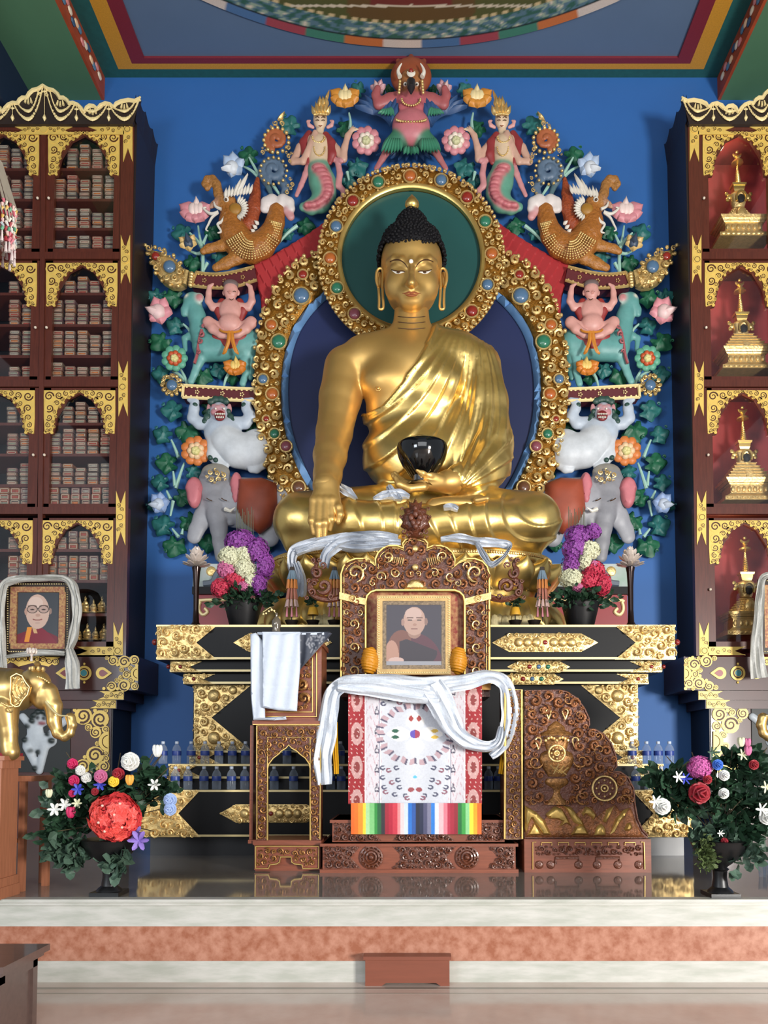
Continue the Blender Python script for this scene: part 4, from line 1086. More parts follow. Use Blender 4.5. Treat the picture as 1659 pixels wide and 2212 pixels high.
mb = MB(); ribbon(mb, [(722, 1560, 6.70), (724, 1620, 6.70), (726, 1672, 6.70)], [14, 13, 12], .008, 7, 32); o = mb.build('yellow_ribbon', YEL); tag(o, 'yellow silk ribbon hanging beside the scarf at the left of the throne', 'ribbon')
mb = MB(); ribbon(mb, [(1103, 1480, 6.74), (1108, 1550, 6.74), (1090, 1620, 6.74), (1082, 1672, 6.74)], [12, 14, 14, 12], .008, 7, 33); o = mb.build('yellow_ribbon', YEL); tag(o, 'yellow silk ribbon hanging beside the scarf at the right of the throne', 'ribbon')
# ---------------- framed portraits
def portrait(U_, V_, kind):
    n = len(U_); x = U_; y = V_; col = np.tile(L3('2b2a30'), (n, 1))
    def el(cx, cy, rx, ry): return ((x-cx)/rx)**2+((y-cy)/ry)**2 < 1
    if kind == 0:
        col[:] = L3('3c3f44')
        g = (y > .74+.5*(x-.45)**2); col[g] = L3('6d1f2c'); g = (y > .66+1.1*abs(x-.5)**1.5) & (np.abs(x-.5) < .6); col[g & (y > .70)] = L3('7a2230')
        g = (np.abs(x-.27-(.88-y)*.25) < .055) & (y > .68) & (y < .97); col[g] = L3('d98a30')
        g = (np.abs(x-.42-(y-.7)*.4) < .04) & (y > .64) & (y < .8); col[g] = L3('c9a070')
        col[el(.47, .60, .12, .12)] = L3('b09080'); col[el(.50, .38, .27, .335)] = L3('c4a595'); col[el(.46, .22, .17, .13)] = L3('cfb5a8')
        col[el(.235, .38, .035, .07)] = L3('b08c7c'); col[el(.80, .37, .03, .06)] = L3('8f7468')
        for cx in (.38, .64):
            r = np.hypot((x-cx)/.115, (y-.335)/.072); col[np.abs(r-1) < .10] = L3('54463f'); col[r < .9] = L3('b09488'); g = el(cx, .34, .05, .012); col[g] = L3('3a2c28')
            g = (np.abs(y-.26-((x-cx)**2)*1.5) < .009) & (np.abs(x-cx) < .1); col[g] = L3('5a463e')
        g = (np.abs(y-.315) < .008) & (np.abs(x-.51) < .03); col[g] = L3('54463f')
        col[el(.51, .45, .055, .03)] = L3('b28e7e'); g = (np.abs(y-.545+((x-.5)**2)*1.5) < .011) & (np.abs(x-.5) < .11); col[g] = L3('8a4f48')
        col[el(.5, .60, .06, .02)] = L3('b89a8c')
    else:
        col[:] = L3('322c36')
        g = ((x-.5)/.52)**2+((y-1.02)/.55)**2 < 1; col[g] = L3('4d2530')
        g = (x < .45) & (((x-.28)/.25)**2+((y-.72)/.30)**2 < 1); col[g] = L3('6b4236')
        g = (((x-.10)/.13)**2+((y-.85)/.26)**2 < 1); col[g] = L3('a37a68')
        g = (((x-.50)/.42)**2+((y-.80)/.24)**2 < 1) & (y > .58+.35*(x-.4)) & (x > .24); col[g] = L3('2a2028')
        col[el(.51, .46, .12, .10)] = L3('8a6a5c'); col[el(.51, .27, .20, .235)] = L3('a58576'); col[el(.49, .15, .15, .10)] = L3('b0958a')
        col[el(.30, .29, .03, .06)] = L3('8f7064'); col[el(.72, .28, .03, .06)] = L3('7a5e54')
        for cx in (.43, .60): col[el(cx, .255, .045, .012)] = L3('3c2c28'); g = (np.abs(y-.215) < .008) & (np.abs(x-cx) < .06); col[g] = L3('6a5048')
        col[el(.515, .33, .035, .022)] = L3('936f60'); g = (np.abs(y-.40) < .009) & (np.abs(x-.51) < .06); col[g] = L3('6a3f3a')
        col[el(.18, .92, .14, .05)] = L3('b89a90'); g = y > .935; col[g] = L3('8c8c92')
    return col
def framed(name, lab, u0, v0, u1, v1, Y, b, kind, fr1, fr2, tilt=0):
    t = thing(name, P((u0+u1)/2, v1, Y), lab, 'picture')
    mb = MB()
    for q in ((u0, v0, u1, v0+b), (u0, v1-b, u1, v1), (u0, v0+b, u0+b, v1-b), (u1-b, v0+b, u1, v1-b)): mb.pbox(*q, Y, .06)
    f = mb.build('frame', fr1, t, smooth=False)
    mb = MB(); c = [(u0+b*.35, v0+b*.35), (u1-b*.35, v0+b*.35), (u1-b*.35, v1-b*.35), (u0+b*.35, v1-b*.35)]
    for i in range(4):
        a, d = c[i], c[(i+1) % 4]; L = math.hypot(a[0]-d[0], a[1]-d[1]); n = int(L/5)
        for j in range(n): t_ = (j+.5)/n; p = P(a[0]+(d[0]-a[0])*t_, a[1]+(d[1]-a[1])*t_, Y-.004); mb.sph(p, (.010, .008, .007), 6)
    mb.build('beading', CREAM, f)
    mb = MB(); i0, i1, j0, j1 = u0+b*.8, u1-b*.8, v0+b*.8, v1-b*.8; w2 = b*.9
    for q in ((i0, j0, i1, j0+w2), (i0, j1-w2, i1, j1), (i0, j0+w2, i0+w2, j1-w2), (i1-w2, j0+w2, i1, j1-w2)): mb.pbox(*q, Y-.012 if kind == 0 else Y+.008, .04)
    mb.build('mat_border', fr2, t, smooth=False)
    pic = cloth_grid('photo', i0+w2, i1-w2, j0+w2, j1-w2, Y+.012, lambda a, c_: portrait(a, c_, kind), 120, 150, 0, PRINT, t)
    return t
FLOR = mat('floral_border', 'c9a25c', .4, .2, nscale=40, col2='a8604a')
framed('framed_portrait', 'framed photo of an elderly monk in maroon robes, seated, standing on the throne', 814, 1286, 974, 1457, 6.95, 12, 1, mat('birch_gold_frame', 'c8a468', .35, .3, noise=.3, nscale=10), mat('ornate_inner', '8f7a60', .4, .3, noise=.6, nscale=60))
# the outer gold edge of its frame
# yellow bolsters
for s, lab in ((-1, 'orange-yellow silk bolster at the left side of the throne seat'), (1, 'orange-yellow silk bolster at the right side of the throne seat')):
    cu = 799 if s < 0 else 990; c = PxClay(6.97, 2); c.e((cu, 1430, 0), (17, 25, 22)); c.e((cu, 1408, 2), (13, 8, 12))
    V, Fc = c.mesh(); u_ = V[:, 0]; N = vnormals(V, Fc); V = V+N*(1.1*np.sin(V[:, 2]*1.1+u_*.25))[:, None]
    W = np.array([tuple(P(a, -b, 6.97)) for a, b in zip(V[:, 0], V[:, 2])]); W[:, 1] = 6.97+V[:, 1]*K(6.97)
    o = mkobj('bolster', W, Fc, mat('orange_silk', 'd08a1c', .45, noise=.15, nscale=30), sharp=80); tag(o, lab, 'bolster')
# ---------------- left stand with niche
YS = 6.62
ls = thing('carved_stand', P(622, 1880, YS), 'narrow carved wooden stand with pointed-arch niche left of the throne', 'stand')
mb = MB(); d = .42
out = [(553, 1566), (695, 1566), (693, 1815), (552, 1815)]
ogee = [(578, 1815), (578, 1660), (581, 1650), (590, 1638), (603, 1628), (608, 1622), (618, 1616), (624, 1609), (630, 1616), (641, 1622), (647, 1628), (660, 1638), (668, 1650), (670, 1660), (670, 1815)]
mb.pprism([(552, 1815), (553, 1566), (695, 1566), (693, 1815)]+ogee[::-1], YS, .05)
fp = mb.build('front_panel', WOODC, ls, smooth=False)
mb = MB(); ornament(mb, [(555, 1812), (555, 1570), (692, 1570), (690, 1812)]+ogee[::-1], YS, 9, 2.6, seed=11, fill=1800, raise_=.014); mb.build('carving', GILT, fp)
mb = MB(); frame_line(mb, [(555, 1813), (555, 1568), (693, 1568), (691, 1813)], YS-.01, .007); frame_line(mb, ogee, YS-.01, .007)
frame_line(mb, [(577, 1815), (578, 1593), (670, 1593), (671, 1815)], YS-.01, .006); mb.build('gold_edging', GOLD, fp)
mb = MB(); z0 = P(0, 1817, YS).z; z1_ = P(0, 1566, YS).z
for ua, ub in ((553, 560), (688, 695)): a = P(ua, 1, YS); b = P(ub, 1, YS); mb.box((a.x, YS+.05, z0), (b.x, YS+d, z1_))
mb.build('side_board', WOODM, ls, smooth=False)
mb = MB(); mb.box((P(553, 1, YS).x, YS, z0-.02), (P(695, 1, YS).x, YS+d, z0+.01)); mb.build('niche_floor', WOODM, ls, smooth=False)
mb = MB(); mb.pbox(546, 1816, 694, 1825, YS-.02, d+.04); a = P(549, 1825, YS); b = P(692, 1825, YS)
mb.box((a.x, YS+.05, ZP), (b.x, YS+d, a.z)); mb.pprism([(549, 1825), (691, 1825), (691, 1879), (652, 1879), (652, 1872), (649, 1868), (635, 1868), (629, 1864), (629, 1853), (606, 1853), (606, 1864), (600, 1868), (586, 1868), (582, 1872), (582, 1879), (549, 1879)], YS, .05)
bs = mb.build('foot_base', WOODM, ls, smooth=False)
mb = MB(); frame_line(mb, [(552, 1828), (688, 1828), (688, 1876), (654, 1876), (652, 1868), (636, 1866), (630, 1862), (629, 1851), (606, 1851), (604, 1862), (598, 1866), (583, 1868), (580, 1876), (552, 1876)], YS-.008, .007, True); mb.build('gold_edging', GOLD, bs)
mb = MB(); ornament(mb, [(555, 1832), (685, 1832), (685, 1872), (658, 1872), (650, 1864), (634, 1860), (630, 1848), (604, 1848), (600, 1860), (584, 1864), (576, 1872), (555, 1872)], YS, 8, 2.6, seed=4, fill=600, raise_=.012); mb.build('carving', GILT, bs)
mb = MB(); mb.pbox(545, 1557, 697, 1566, YS-.02, d+.04); mb.pbox(550, 1392, 694, 1557, YS+.02, d-.02); mb.pbox(545, 1386, 698, 1396, YS, d+.02)
ub_ = mb.build('upper_box', WOODM, ls, smooth=False)
mb = MB(); 
for i, (a, b) in enumerate((((562, 1410), (684, 1548)), ((572, 1420), (675, 1538)))): frame_line(mb, [a, (b[0], a[1]), b, (a[0], b[1])], YS+.01, .008, True)
frame_line(mb, [(546, 1565), (696, 1565)], YS-.025, .005)
mb.build('gold_edging', GOLD, ub_)
mb = MB(); ornament(mb, [(575, 1423), (672, 1423), (672, 1535), (575, 1535)], YS+.02, 15, 3, seed=9, fill=900, raise_=.03, th=.34); mb.build('carving', GILT, ub_)
# cloths on the stand
def stcol(U_, V_):
    col = np.tile(L3('3a3f4c'), (len(U_), 1)); X = (U_-.80)*1.45; r = np.hypot(X, (V_-.33)*.9)
    for q in (.06, .10, .16, .20): col[(np.abs(r-q) < .012) & (np.sin(np.arctan2(V_-.33, X)*(8+q*100)) > -.5)] = L3('8a8c92')
    col[(np.sin(U_*90)*np.sin(V_*60) > .93)] = L3('7a7c84'); return col
def poly_cloth(name, px, Y, t, m, label, cat, colf=None, step=3.2, wave=.008):
    mb = MB(); pillow(mb, px, Y, t, 3, step, fn=lambda q: wave*(np.sin(q[:, 0]*.28+.03*q[:, 1])+.5*np.sin(q[:, 0]*.11+q[:, 1]*.05)))
    V = np.array(mb.V)
    if colf is None: o = mkobj(name, V, mb.F, m, sharp=60)
    else:
        u, v = Pinv(V); A = np.array(px); a, b = A.min(0), A.max(0); o = mkobj(name, V, mb.F, m, col=colf((u-a[0])/(b[0]-a[0]), (v-a[1])/(b[1]-a[1])))
    tag(o, label, cat); return o
zt_ = P(620, 1386, YS).z
poly_cloth('brocade_napkin', [(560, 1364), (712, 1364), (717, 1368), (690, 1398), (648, 1446), (600, 1420), (556, 1385)], YS-.05, .02, ATTRM, 'dark blue brocade cloth with a silver roundel hanging over the stand corner', 'cloth', stcol)
WCL = mat('white_cotton', 'c6cedb', .6, noise=.06, nscale=8, bump=.15, bscale=30)
mb = MB(); pillow(mb, [(540, 1369), (552, 1366), (568, 1386), (572, 1550), (617, 1547), (618, 1554), (590, 1556), (546, 1555), (541, 1500)], YS-.09, .02, 3, 4, fn=lambda q: .006*np.sin(q[:, 0]*.25+q[:, 1]*.02))
pillow(mb, [(566, 1365), (648, 1365), (648, 1440), (643, 1500), (641, 1536), (600, 1534), (566, 1528)], YS-.13, .02, 3, 4, fn=lambda q: .006*np.sin(q[:, 0]*.2+q[:, 1]*.03)-.006*(np.abs(((q[:, 1]-1365) % 58)-2) < 2.5))
mb.pbox(566, 1365, 648, 1369, YS-.11, .3); mb.pbox(556, 1366, 700, 1371, YS-.05, .4)
o = mb.build('folded_cloth', WCL, sharp=50); tag(o, 'white folded cloth hanging over the front of the carved stand', 'cloth')
# glass ornament on the stand
t = thing('glass_bell', P(597, 1364, YS+.1), 'small clear glass bell ornament standing on the white cloth of the stand', 'ornament'); q = P(597, 1365, YS+.1); k = K(YS)
m = MB(); m.lathe(q, [(9*k, 0), (8*k, 8*k), (10*k, 14*k), (10*k, 24*k), (6*k, 31*k), (2.5*k, 34*k), (2.5*k, 38*k), (3.5*k, 40*k), (1*k, 43*k)], 18); m.build('bell_body', mat('smoked_glass', '6f6658', .08, .3, coat=.5), t)
m = MB(); m.tube([q+Vector((0, 0, 40*k)), q+Vector((-14*k, 0, 55*k)), q+Vector((-30*k, 0, 44*k))], .003, 4)
for i in range(5): m.sph(q+Vector((-6*k*i-5*k, 0, (47+3*math.sin(i*1.3)-i*1.2)*k)), .009, 6)
m.build('bead_string', CREAM, t)
# ---------------- right carved board
YR = 6.60
rb = thing('carved_board', P(1262, 1880, YR), 'curved-edge carved wooden board with vase and wheel motifs right of the throne', 'carving')
bp = [(1133, 1811), (1133, 1492), (1205, 1491), (1225, 1495), (1245, 1508), (1262, 1530), (1272, 1552), (1273, 1566), (1268, 1575), (1285, 1576), (1304, 1586), (1320, 1606), (1330, 1632), (1332, 1655), (1324, 1666), (1340, 1668), (1357, 1680), (1368, 1702), (1371, 1735), (1377, 1770), (1388, 1793), (1399, 1805), (1399, 1811)]
mb = MB(); mb.pprism(bp, YR, .07); mb.box((P(1140, 1, YR).x, YR+.07, P(1, 1811, YR).z), (P(1205, 1, YR).x, YR+.40, P(1, 1500, YR).z)); brd = mb.build('board', CARVE, rb, smooth=False)
mb = MB(); frame_line(mb, bp[2:-1], YR-.005, .009); frame_line(mb, [(1133, 1492), (1205, 1491)], YR-.005, .006); mb.build('rim', CARVE, brd)
mts = [[(1135, 1740), (1160, 1755), (1180, 1775), (1195, 1806), (1175, 1806), (1150, 1770), (1138, 1800), (1135, 1790)], [(1180, 1760), (1200, 1742), (1215, 1746), (1228, 1766), (1240, 1790), (1225, 1780), (1205, 1790), (1215, 1775), (1200, 1770), (1188, 1770)], [(1138, 1806), (1155, 1776), (1172, 1800), (1174, 1806)],
       [(1218, 1740), (1236, 1744), (1250, 1762), (1262, 1775), (1272, 1800), (1255, 1785), (1240, 1778), (1230, 1760)], [(1232, 1806), (1245, 1785), (1258, 1780), (1270, 1792), (1276, 1806)], [(1256, 1758), (1268, 1742), (1280, 1748), (1290, 1762), (1285, 1775), (1276, 1765), (1268, 1760), (1262, 1766)], [(1284, 1806), (1290, 1785), (1300, 1778), (1310, 1788), (1312, 1806)],
       [(1302, 1775), (1312, 1750), (1328, 1742), (1322, 1760), (1310, 1780)], [(1318, 1806), (1330, 1770), (1350, 1750), (1362, 1746), (1352, 1765), (1340, 1780), (1330, 1800)], [(1348, 1795), (1355, 1778), (1366, 1776), (1370, 1790), (1360, 1798)]]
mb = MB(); pillow(mb, [(1135, 1809), (1135, 1745), (1150, 1762), (1170, 1785), (1188, 1752), (1206, 1738), (1226, 1745), (1246, 1758), (1262, 1744), (1280, 1742), (1292, 1764), (1310, 1748), (1330, 1738), (1340, 1752), (1364, 1744), (1374, 1775), (1384, 1795), (1394, 1809)], YR-.02, .02, 6, 6); mb.build('rock_range', RELW, brd)
mb = MB()
for q in mts: pillow(mb, q, YR-.05, .05, 8, 5)
mb.build('gilded_rocks', mat('rock_gold', 'e0b866', .34, .6, noise=.5, nscale=9), brd)
mb = MB(); av = [(1203, 1590, 34), (1203, 1640, 42), (1203, 1700, 32), (1306, 1703, 28)]
ornament(mb, [p for p in bp if p[1] < 1745]+[(1371, 1738), (1133, 1738)], YR, 14, 2.6, seed=21, fill=3200, raise_=.03, avoid=av, th=.34)
mb.build('carving', RELW, brd)
mb = MB()
for (x, y, r, a, cw) in ((1155, 1645, 19, 0, 1), (1253, 1643, 18, 3, -1), (1255, 1722, 17, 1, 1), (1345, 1727, 15, 1, -1), (1293, 1620, 14, 2, 1), (1145, 1530, 10, 0, 1), (1168, 1535, 9, 2, -1), (1150, 1730, 9, 0, 1), (1290, 1590, 12, 2, -1), (1335, 1690, 12, 4, 1), (1225, 1512, 12, 0, 1), (1248, 1545, 10, 1, -1)): curl(mb, (x, y), r, YR, a, cw, 1.1, .15, .04, None, 14, 6)
q = P(1203, 1738, YR); k = K(YR)
mb.lathe(q, [(28*k, 0), (26*k, 5*k), (12*k, 14*k), (7*k, 24*k), (8*k, 34*k), (24*k, 44*k), (26*k, 50*k), (22*k, 56*k)], 20, sy=.35)
mb.lathe(q, [(18*k, 60*k), (34*k, 84*k), (38*k, 98*k), (34*k, 110*k), (24*k, 116*k)], 24, sy=.35)
mb.lathe(q, [(22*k, 118*k), (26*k, 134*k), (28*k, 146*k)], 20, sy=.35); mb.lathe(q, [(38*k, 148*k), (34*k, 154*k), (20*k, 160*k), (18*k, 168*k), (8*k, 176*k), (2*k, 180*k)], 20, sy=.35)
mb.build('vase_relief', GILT, brd)
mb = MB(); 
for i in range(9): p = P(1203-24+6*i, 1600-7*abs(math.sin(i*.8)), YR-.08); mb.sph(p, .014, 6)
for cx, cy, R_ in ((1203, 1627, 17), (1306, 1703, 26)):
    p = P(cx, cy, YR-(.13 if R_ == 17 else .03)); R = R_*k
    for f, t_ in ((1, .009), (.28, .007)): mb.tube([(p.x+R*f*math.cos(a), p.y, p.z+R*f*math.sin(a)) for a in np.linspace(0, 6.284, 30)], t_, 6)
    for j in range(8): a = j*math.pi/4; mb.sph((p.x+R*.66*math.cos(a), p.y, p.z+R*.66*math.sin(a)), .009, 6)
    mb.sph(p, .012, 8)
for i in range(3):
    a = 1188+i*10
    mb.tube([P(a, 1652+i*5, YR-.12), P(a+16, 1668+i*3, YR-.12)], .005, 4); mb.tube([P(a+8, 1668-i*2+4, YR-.125), P(a+20, 1650+i*4, YR-.125)], .005, 4)
for s in (-1, 1):
    for (x, y, r, ) in ((18, 1543, 7), (40, 1606, 8)): p = P(1203+s*x, y, YR-.03); mb.tube([(p.x+s*r*.3*k*math.sin(a*2)+s*r*.6*k*math.cos(a), p.y, p.z+r*1.6*k*math.sin(a)) for a in np.linspace(0, 6.284, 18)], .007, 5)
mb.build('gilded_carving', GOLDC, brd)
mb = MB(); mb.pbox(1090, 1489, 1131, 1814, YR+.02, .38); sp_ = mb.build('side_post', WOODC, rb, smooth=False)
mb = MB(); frame_line(mb, [(1092, 1490), (1127, 1490), (1128, 1812), (1090, 1812)], YR+.01, .012, True); mb.build('gold_edging', GOLD, sp_)
mb = MB(); ornament(mb, [(1096, 1494), (1123, 1494), (1123, 1808), (1096, 1808)], YR+.02, 8, 2.6, seed=31, fill=1200, raise_=.012); mb.build('carving', GILT, sp_)
mb = MB(); a = P(1131, 1812, YR); b = P(1404, 1880, YR); mb.box((a.x, YR-.04, ZP), (b.x, YR+.42, a.z)); bb_ = mb.build('base_box', WOODM, rb, smooth=False)
mb = MB(); frame_line(mb, [(1151, 1878), (1151, 1819), (1158, 1819)], YR-.05, .005); frame_line(mb, [(1393, 1878), (1391, 1819), (1385, 1819)], YR-.05, .005)
for i in range(6): u_ = 1170+36*i; frame_line(mb, [(u_, 1826), (u_, 1820), (u_+22, 1820), (u_+22, 1826)], YR-.05, .005)
mb.build('gold_edging', GOLD, bb_)
mb = MB()
for cx in (1165, 1190, 1250, 1290, 1335, 1380): boss(mb, (cx, 1868), 9, YR-.045, f=.3)
for a_ in ((1200, 1250), (1288, 1338)): frame_line(mb, [(a_[0], 1866), (a_[0], 1853), (a_[1], 1853), (a_[1], 1866)], YR-.045, .012)
ornament(mb, [(1156, 1826), (1388, 1826), (1388, 1848), (1156, 1848)], YR-.04, 8, 2.6, seed=41, fill=900, raise_=.012)
mb.build('carving', CARVE, bb_)
# ================================================================ BUDDHA
bud = thing('buddha_statue', P(888, 1187, 8.7), 'huge golden seated Buddha statue with black curled hair on the lotus throne', 'statue')
kk = K(9.0)
# ---- bare body: torso, right arm and right hand, neck, left hand, foot
c = Clay(.017)
Yt = 9.0
c.ell(B(885, 805, Yt), (112*kk, .40, 85*kk), .1); c.ell(B(888, 880, Yt+.03), (100*kk, .36, 90*kk), .12); c.ell(B(885, 985, Yt+.02), (98*kk, .36, 85*kk), .12)
c.cap(B(790, 778, Yt), B(985, 778, Yt), 48*kk, 48*kk, .12)
for s in (-1, 1): c.cap(B(889+s*18, 738, Yt), B(889+s*105, 782, Yt), 32*kk, 46*kk, .14); c.ell(B(887+s*52, 828, Yt-.16), (55*kk, .24, 40*kk), .12)
c.cap(B(889, 665, 8.93), B(889, 748, 8.97), 37*kk, 45*kk, .10)
arm = [B(748, 798, 9.0), B(735, 860, 8.93), B(722, 935, 8.78), B(713, 985, 8.55), B(708, 1025, 8.33), B(704, 1050, 8.2)]
c.path(arm, [49*kk, 45*kk, 38*kk, 34*kk, 28*kk, 27*kk], .05)
body_main = c
VV, FF = c.mesh(); VV = smoothv(VV, FF, 2)
torso = mkobj('torso', VV, FF, GOLDS, bud, sharp=80)
def hand(paths, palm, name, h=.009):
    c = Clay(h)
    for a, b, ra, rb in palm: c.cap(a, b, ra, rb, .05)
    for pts, rs in paths: c.path(pts, rs, .022)
    V, Fc = c.mesh(); V = smoothv(V, Fc, 1); return mkobj(name, V, Fc, GOLDS, bud, sharp=80)
k8 = K(8.1)
Yh = 8.06
palm = [(B(704, 1045, 8.2), B(a, 1082, Yh+.015), 21*k8, 8.5*k8) for a in (677, 690, 703, 716)]
palm += [(B(704, 1030, 8.28), B(704, 1050, 8.2), 28*k8, 26*k8), (B(715, 1052, 8.17), B(726, 1080, 8.1), 18*k8, 10*k8)]
fing = [([B(676, 1080, Yh+.01), B(673, 1125, Yh-.03), B(677, 1152, Yh+.0)], [8.3*k8, 7.6*k8, 5*k8]), ([B(689, 1080, Yh+.01), B(687, 1132, Yh-.04), B(688, 1163, Yh)], [9.5*k8, 8.7*k8, 5.5*k8]),
        ([B(703, 1080, Yh+.01), B(702, 1130, Yh-.04), B(701, 1160, Yh)], [9.5*k8, 8.5*k8, 5.5*k8]), ([B(716, 1080, Yh+.01), B(716, 1122, Yh-.02), B(713, 1144, Yh+.02)], [9*k8, 7.6*k8, 5*k8]),
        ([B(724, 1076, 8.12), B(732, 1096, 8.05), B(735, 1112, 8.04), B(731, 1128, 8.05)], [10*k8, 8.5*k8, 8*k8, 5.5*k8])]
hand(fing, palm, 'right_hand')
k8 = K(8.35)
palm = [(B(975, 1040, 8.5), B(915, 1047, 8.36+d), 22*k8, 11*k8) for d in (-.10, -.03, .04, .1)]+[(B(1020, 1035, 8.6), B(970, 1040, 8.48), 27*k8, 22*k8)]
fing = [([B(915, 1048-d*30, 8.36+d), B(885, 1050-d*40, 8.33+d), B(862, 1041-d*40, 8.31+d), B(846+abs(d)*60, 1026-d*40, 8.31+d)], [9.5*k8, 8.5*k8, 7.5*k8, 4.5*k8]) for d in (-.13, -.05, .03, .11)]
fing += [([B(950, 1036, 8.36), B(928, 1027, 8.27), B(912, 1022, 8.22), B(902, 1016, 8.2)], [12*k8, 9*k8, 8*k8, 5*k8])]
hand(fing, palm, 'left_hand')
# foot resting sole up on the lap
c = Clay(.012); k8 = K(8.25)
c.cap(B(938, 1097, 8.25), B(1035, 1083, 8.3), 21*k8, 15*k8, .04); c.ell(B(985, 1092, 8.27), (60*k8, .13, 17*k8), .04)
for i in range(5): c.cap(B(1030, 1081+i*3, 8.25+.06*(i-2)), B(1052-i*2, 1077+i*3.5, 8.22+.06*(i-2)), 7.5*k8, 6.2*k8, .012)
VV, FF = c.mesh(); mkobj('foot', VV, FF, GOLDS, bud, sharp=80)
# ---- robe
c = Clay(.017); o = .038
c.ell(B(888, 805, Yt), (112*kk+o, .40+o, 85*kk), .1); c.ell(B(888, 880, Yt+.03), (102*kk+o, .36+o, 90*kk), .12); c.ell(B(885, 985, Yt+.02), (96*kk+o, .36+o, 85*kk), .12)
c.cap(B(889, 778, Yt), B(985, 778, Yt), 48*kk+o, 48*kk+o, .12)
c.cap(B(889+18, 738, Yt), B(889+105, 782, Yt), 32*kk+o, 46*kk+o, .14)
for s in (-1, 1): c.ell(B(887+s*52, 828, Yt-.16), (55*kk+o, .24+o, 40*kk+o), .12)
c.path([B(1030, 795, 9.0), B(1045, 870, 8.97), B(1060, 960, 8.9), B(1050, 1010, 8.8)], [52*kk, 50*kk, 46*kk, 46*kk], .08)
c.path([B(1058, 1000, 8.85), B(1015, 1032, 8.62), B(990, 1036, 8.54)], [46*kk, 32*kk, 28*kk], .06)
# lap, thighs, knees and shins under the cloth
k8 = K(8.5)
c.path([B(850, 1095, 9.0), B(650, 1122, 8.66)], [52*k8, 60*k8], .1); c.path([B(930, 1095, 9.0), B(1152, 1122, 8.66)], [52*k8, 60*k8], .1)
c.path([B(652, 1132, 8.62), B(760, 1128, 8.35), B(900, 1135, 8.28)], [54*k8, 45*k8, 42*k8], .08)
c.path([B(1150, 1132, 8.62), B(1040, 1128, 8.35), B(900, 1135, 8.3)], [54*k8, 45*k8, 42*k8], .08)
c.ell(B(888, 1150, 8.72), (285*k8, .46, 45*k8), .1); c.path([B(640, 1175, 8.6), B(760, 1172, 8.42), B(888, 1170, 8.38), B(1015, 1172, 8.42), B(1150, 1175, 8.6)], [28*k8]*5, .08)
c.ell(B(985, 960, 8.98), (60*kk, .26, 95*kk), .08)
LN = [(600, 965), (640, 950), (700, 939), (745, 922), (785, 900), (830, 866), (880, 826), (897, 790), (906, 700), (907, -500), (3000, -900)]
lv = np.array([a for a, b in LN]); lu = np.array([b for a, b in LN])
def rfn(G, Fd):
    u, v = Pinv(G); g = (np.interp(v, lv, lu)-u)*kk*.6
    g = np.where(G[..., 1] > 9.25, -1, g)
    return np.maximum(Fd, g)
VV, FF = c.mesh(rfn); VV = smoothv(VV, FF, 1)
N = vnormals(VV, FF); u, v = Pinv(VV)
def saw(x, e=.16):
    f = x-np.floor(x); return np.where(f < 1-e, (f/(1-e))**1.6, 1-((f-(1-e))/e))
ph = np.degrees(np.arctan2(v-640, u-1010)); r = np.hypot(u-1010, v-640)
p1 = ph-20*(r/400)**2
wv = 1+.12*np.sin(r/60)
top = np.clip((1050-v)/30, 0, 1)*np.clip((r-60)/80, 0, 1)
h = .030*saw(-p1/7.3+.5*np.sin(r/150))*top*np.clip(r/300, .35, 1)
h += .010*saw(-p1/3.1+.3)*top*np.clip((u-960)/60, 0, 1)
# sleeve end folds
sl = np.clip((v-930)/40, 0, 1)*np.clip((u-975)/30, 0, 1)*np.clip((1060-v)/15, 0, 1)
a2 = np.degrees(np.arctan2(v-1062, u-985)); h = h*(1-sl)+sl*.026*saw(a2/13+.002*(u-985))
# lap folds
lo = np.clip((v-1060)/16, 0, 1)
dl = np.hypot((u-640)*1.0, (v-1090)*1.3); dr = np.hypot((u-1165), (v-1080)*1.35)
wl = np.clip((u-712)/30, 0, 1)*np.clip((900-u)/20, 0, 1); wr = np.clip((u-900)/20, 0, 1)*np.clip((dr-48)/25, 0, 1)
h = h*(1-lo)+lo*(wl*.026*saw(dl/36+.5*np.sin(v/40)+.5*np.sin(dl/41))+wr*.022*saw(-dr/44+.6*np.sin((u+v)/70))+(1-wl)*np.clip((720-u)/20, 0, 1)*.010*np.sin(np.hypot(u-700, v-1180)/14))
# hem welt along the neckline
dn = np.abs(u-np.interp(v, lv, lu)-5); hem = np.clip(1-dn/7, 0, 1)*(v < 900)
h += .02*hem
fr = N[:, 1] < .4
VV = VV+N*(h*fr)[:, None]
mkobj('robe', VV, FF, GOLD, bud, sharp=80)
m = MB(); pts = [B(u, v, 8.68) for v, u in [(712, 935), (745, 922), (785, 900), (830, 866), (880, 826)]]
# ---- head
hc = Clay(.0085); Yh = 8.95; kh = K(8.8)
hc.ell(B(889, 572, Yh), (69*kh, .40, 78*kh), .05); hc.ell(B(889, 618, 8.9), (60*kh, .34, 52*kh), .10); hc.ell(B(889, 640, 8.84), (49*kh, .27, 36*kh), .09)
hc.ell(B(889, 655, 8.68), (24*kh, .11, 17*kh), .12); hc.ell(B(889, 636, 8.64), (27*kh, .10, 15*kh), .10)
for s in (-1, 1):
    hc.ell(B(889+s*30, 618, 8.73), (27*kh, .13, 28*kh), .10); hc.ell(B(889+s*29, 582, 8.68), (18*kh, .08, 9*kh), .04)
    hc.path([B(889+s*8, 573, 8.56), B(889+s*22, 562, 8.58), B(889+s*40, 560, 8.64), B(889+s*53, 568, 8.72)], [4*kh, 4.5*kh, 4*kh, 3*kh], .05)
    hc.ell(B(889+s*8.5, 613, 8.53), (5*kh, .045, 4.2*kh), .025)
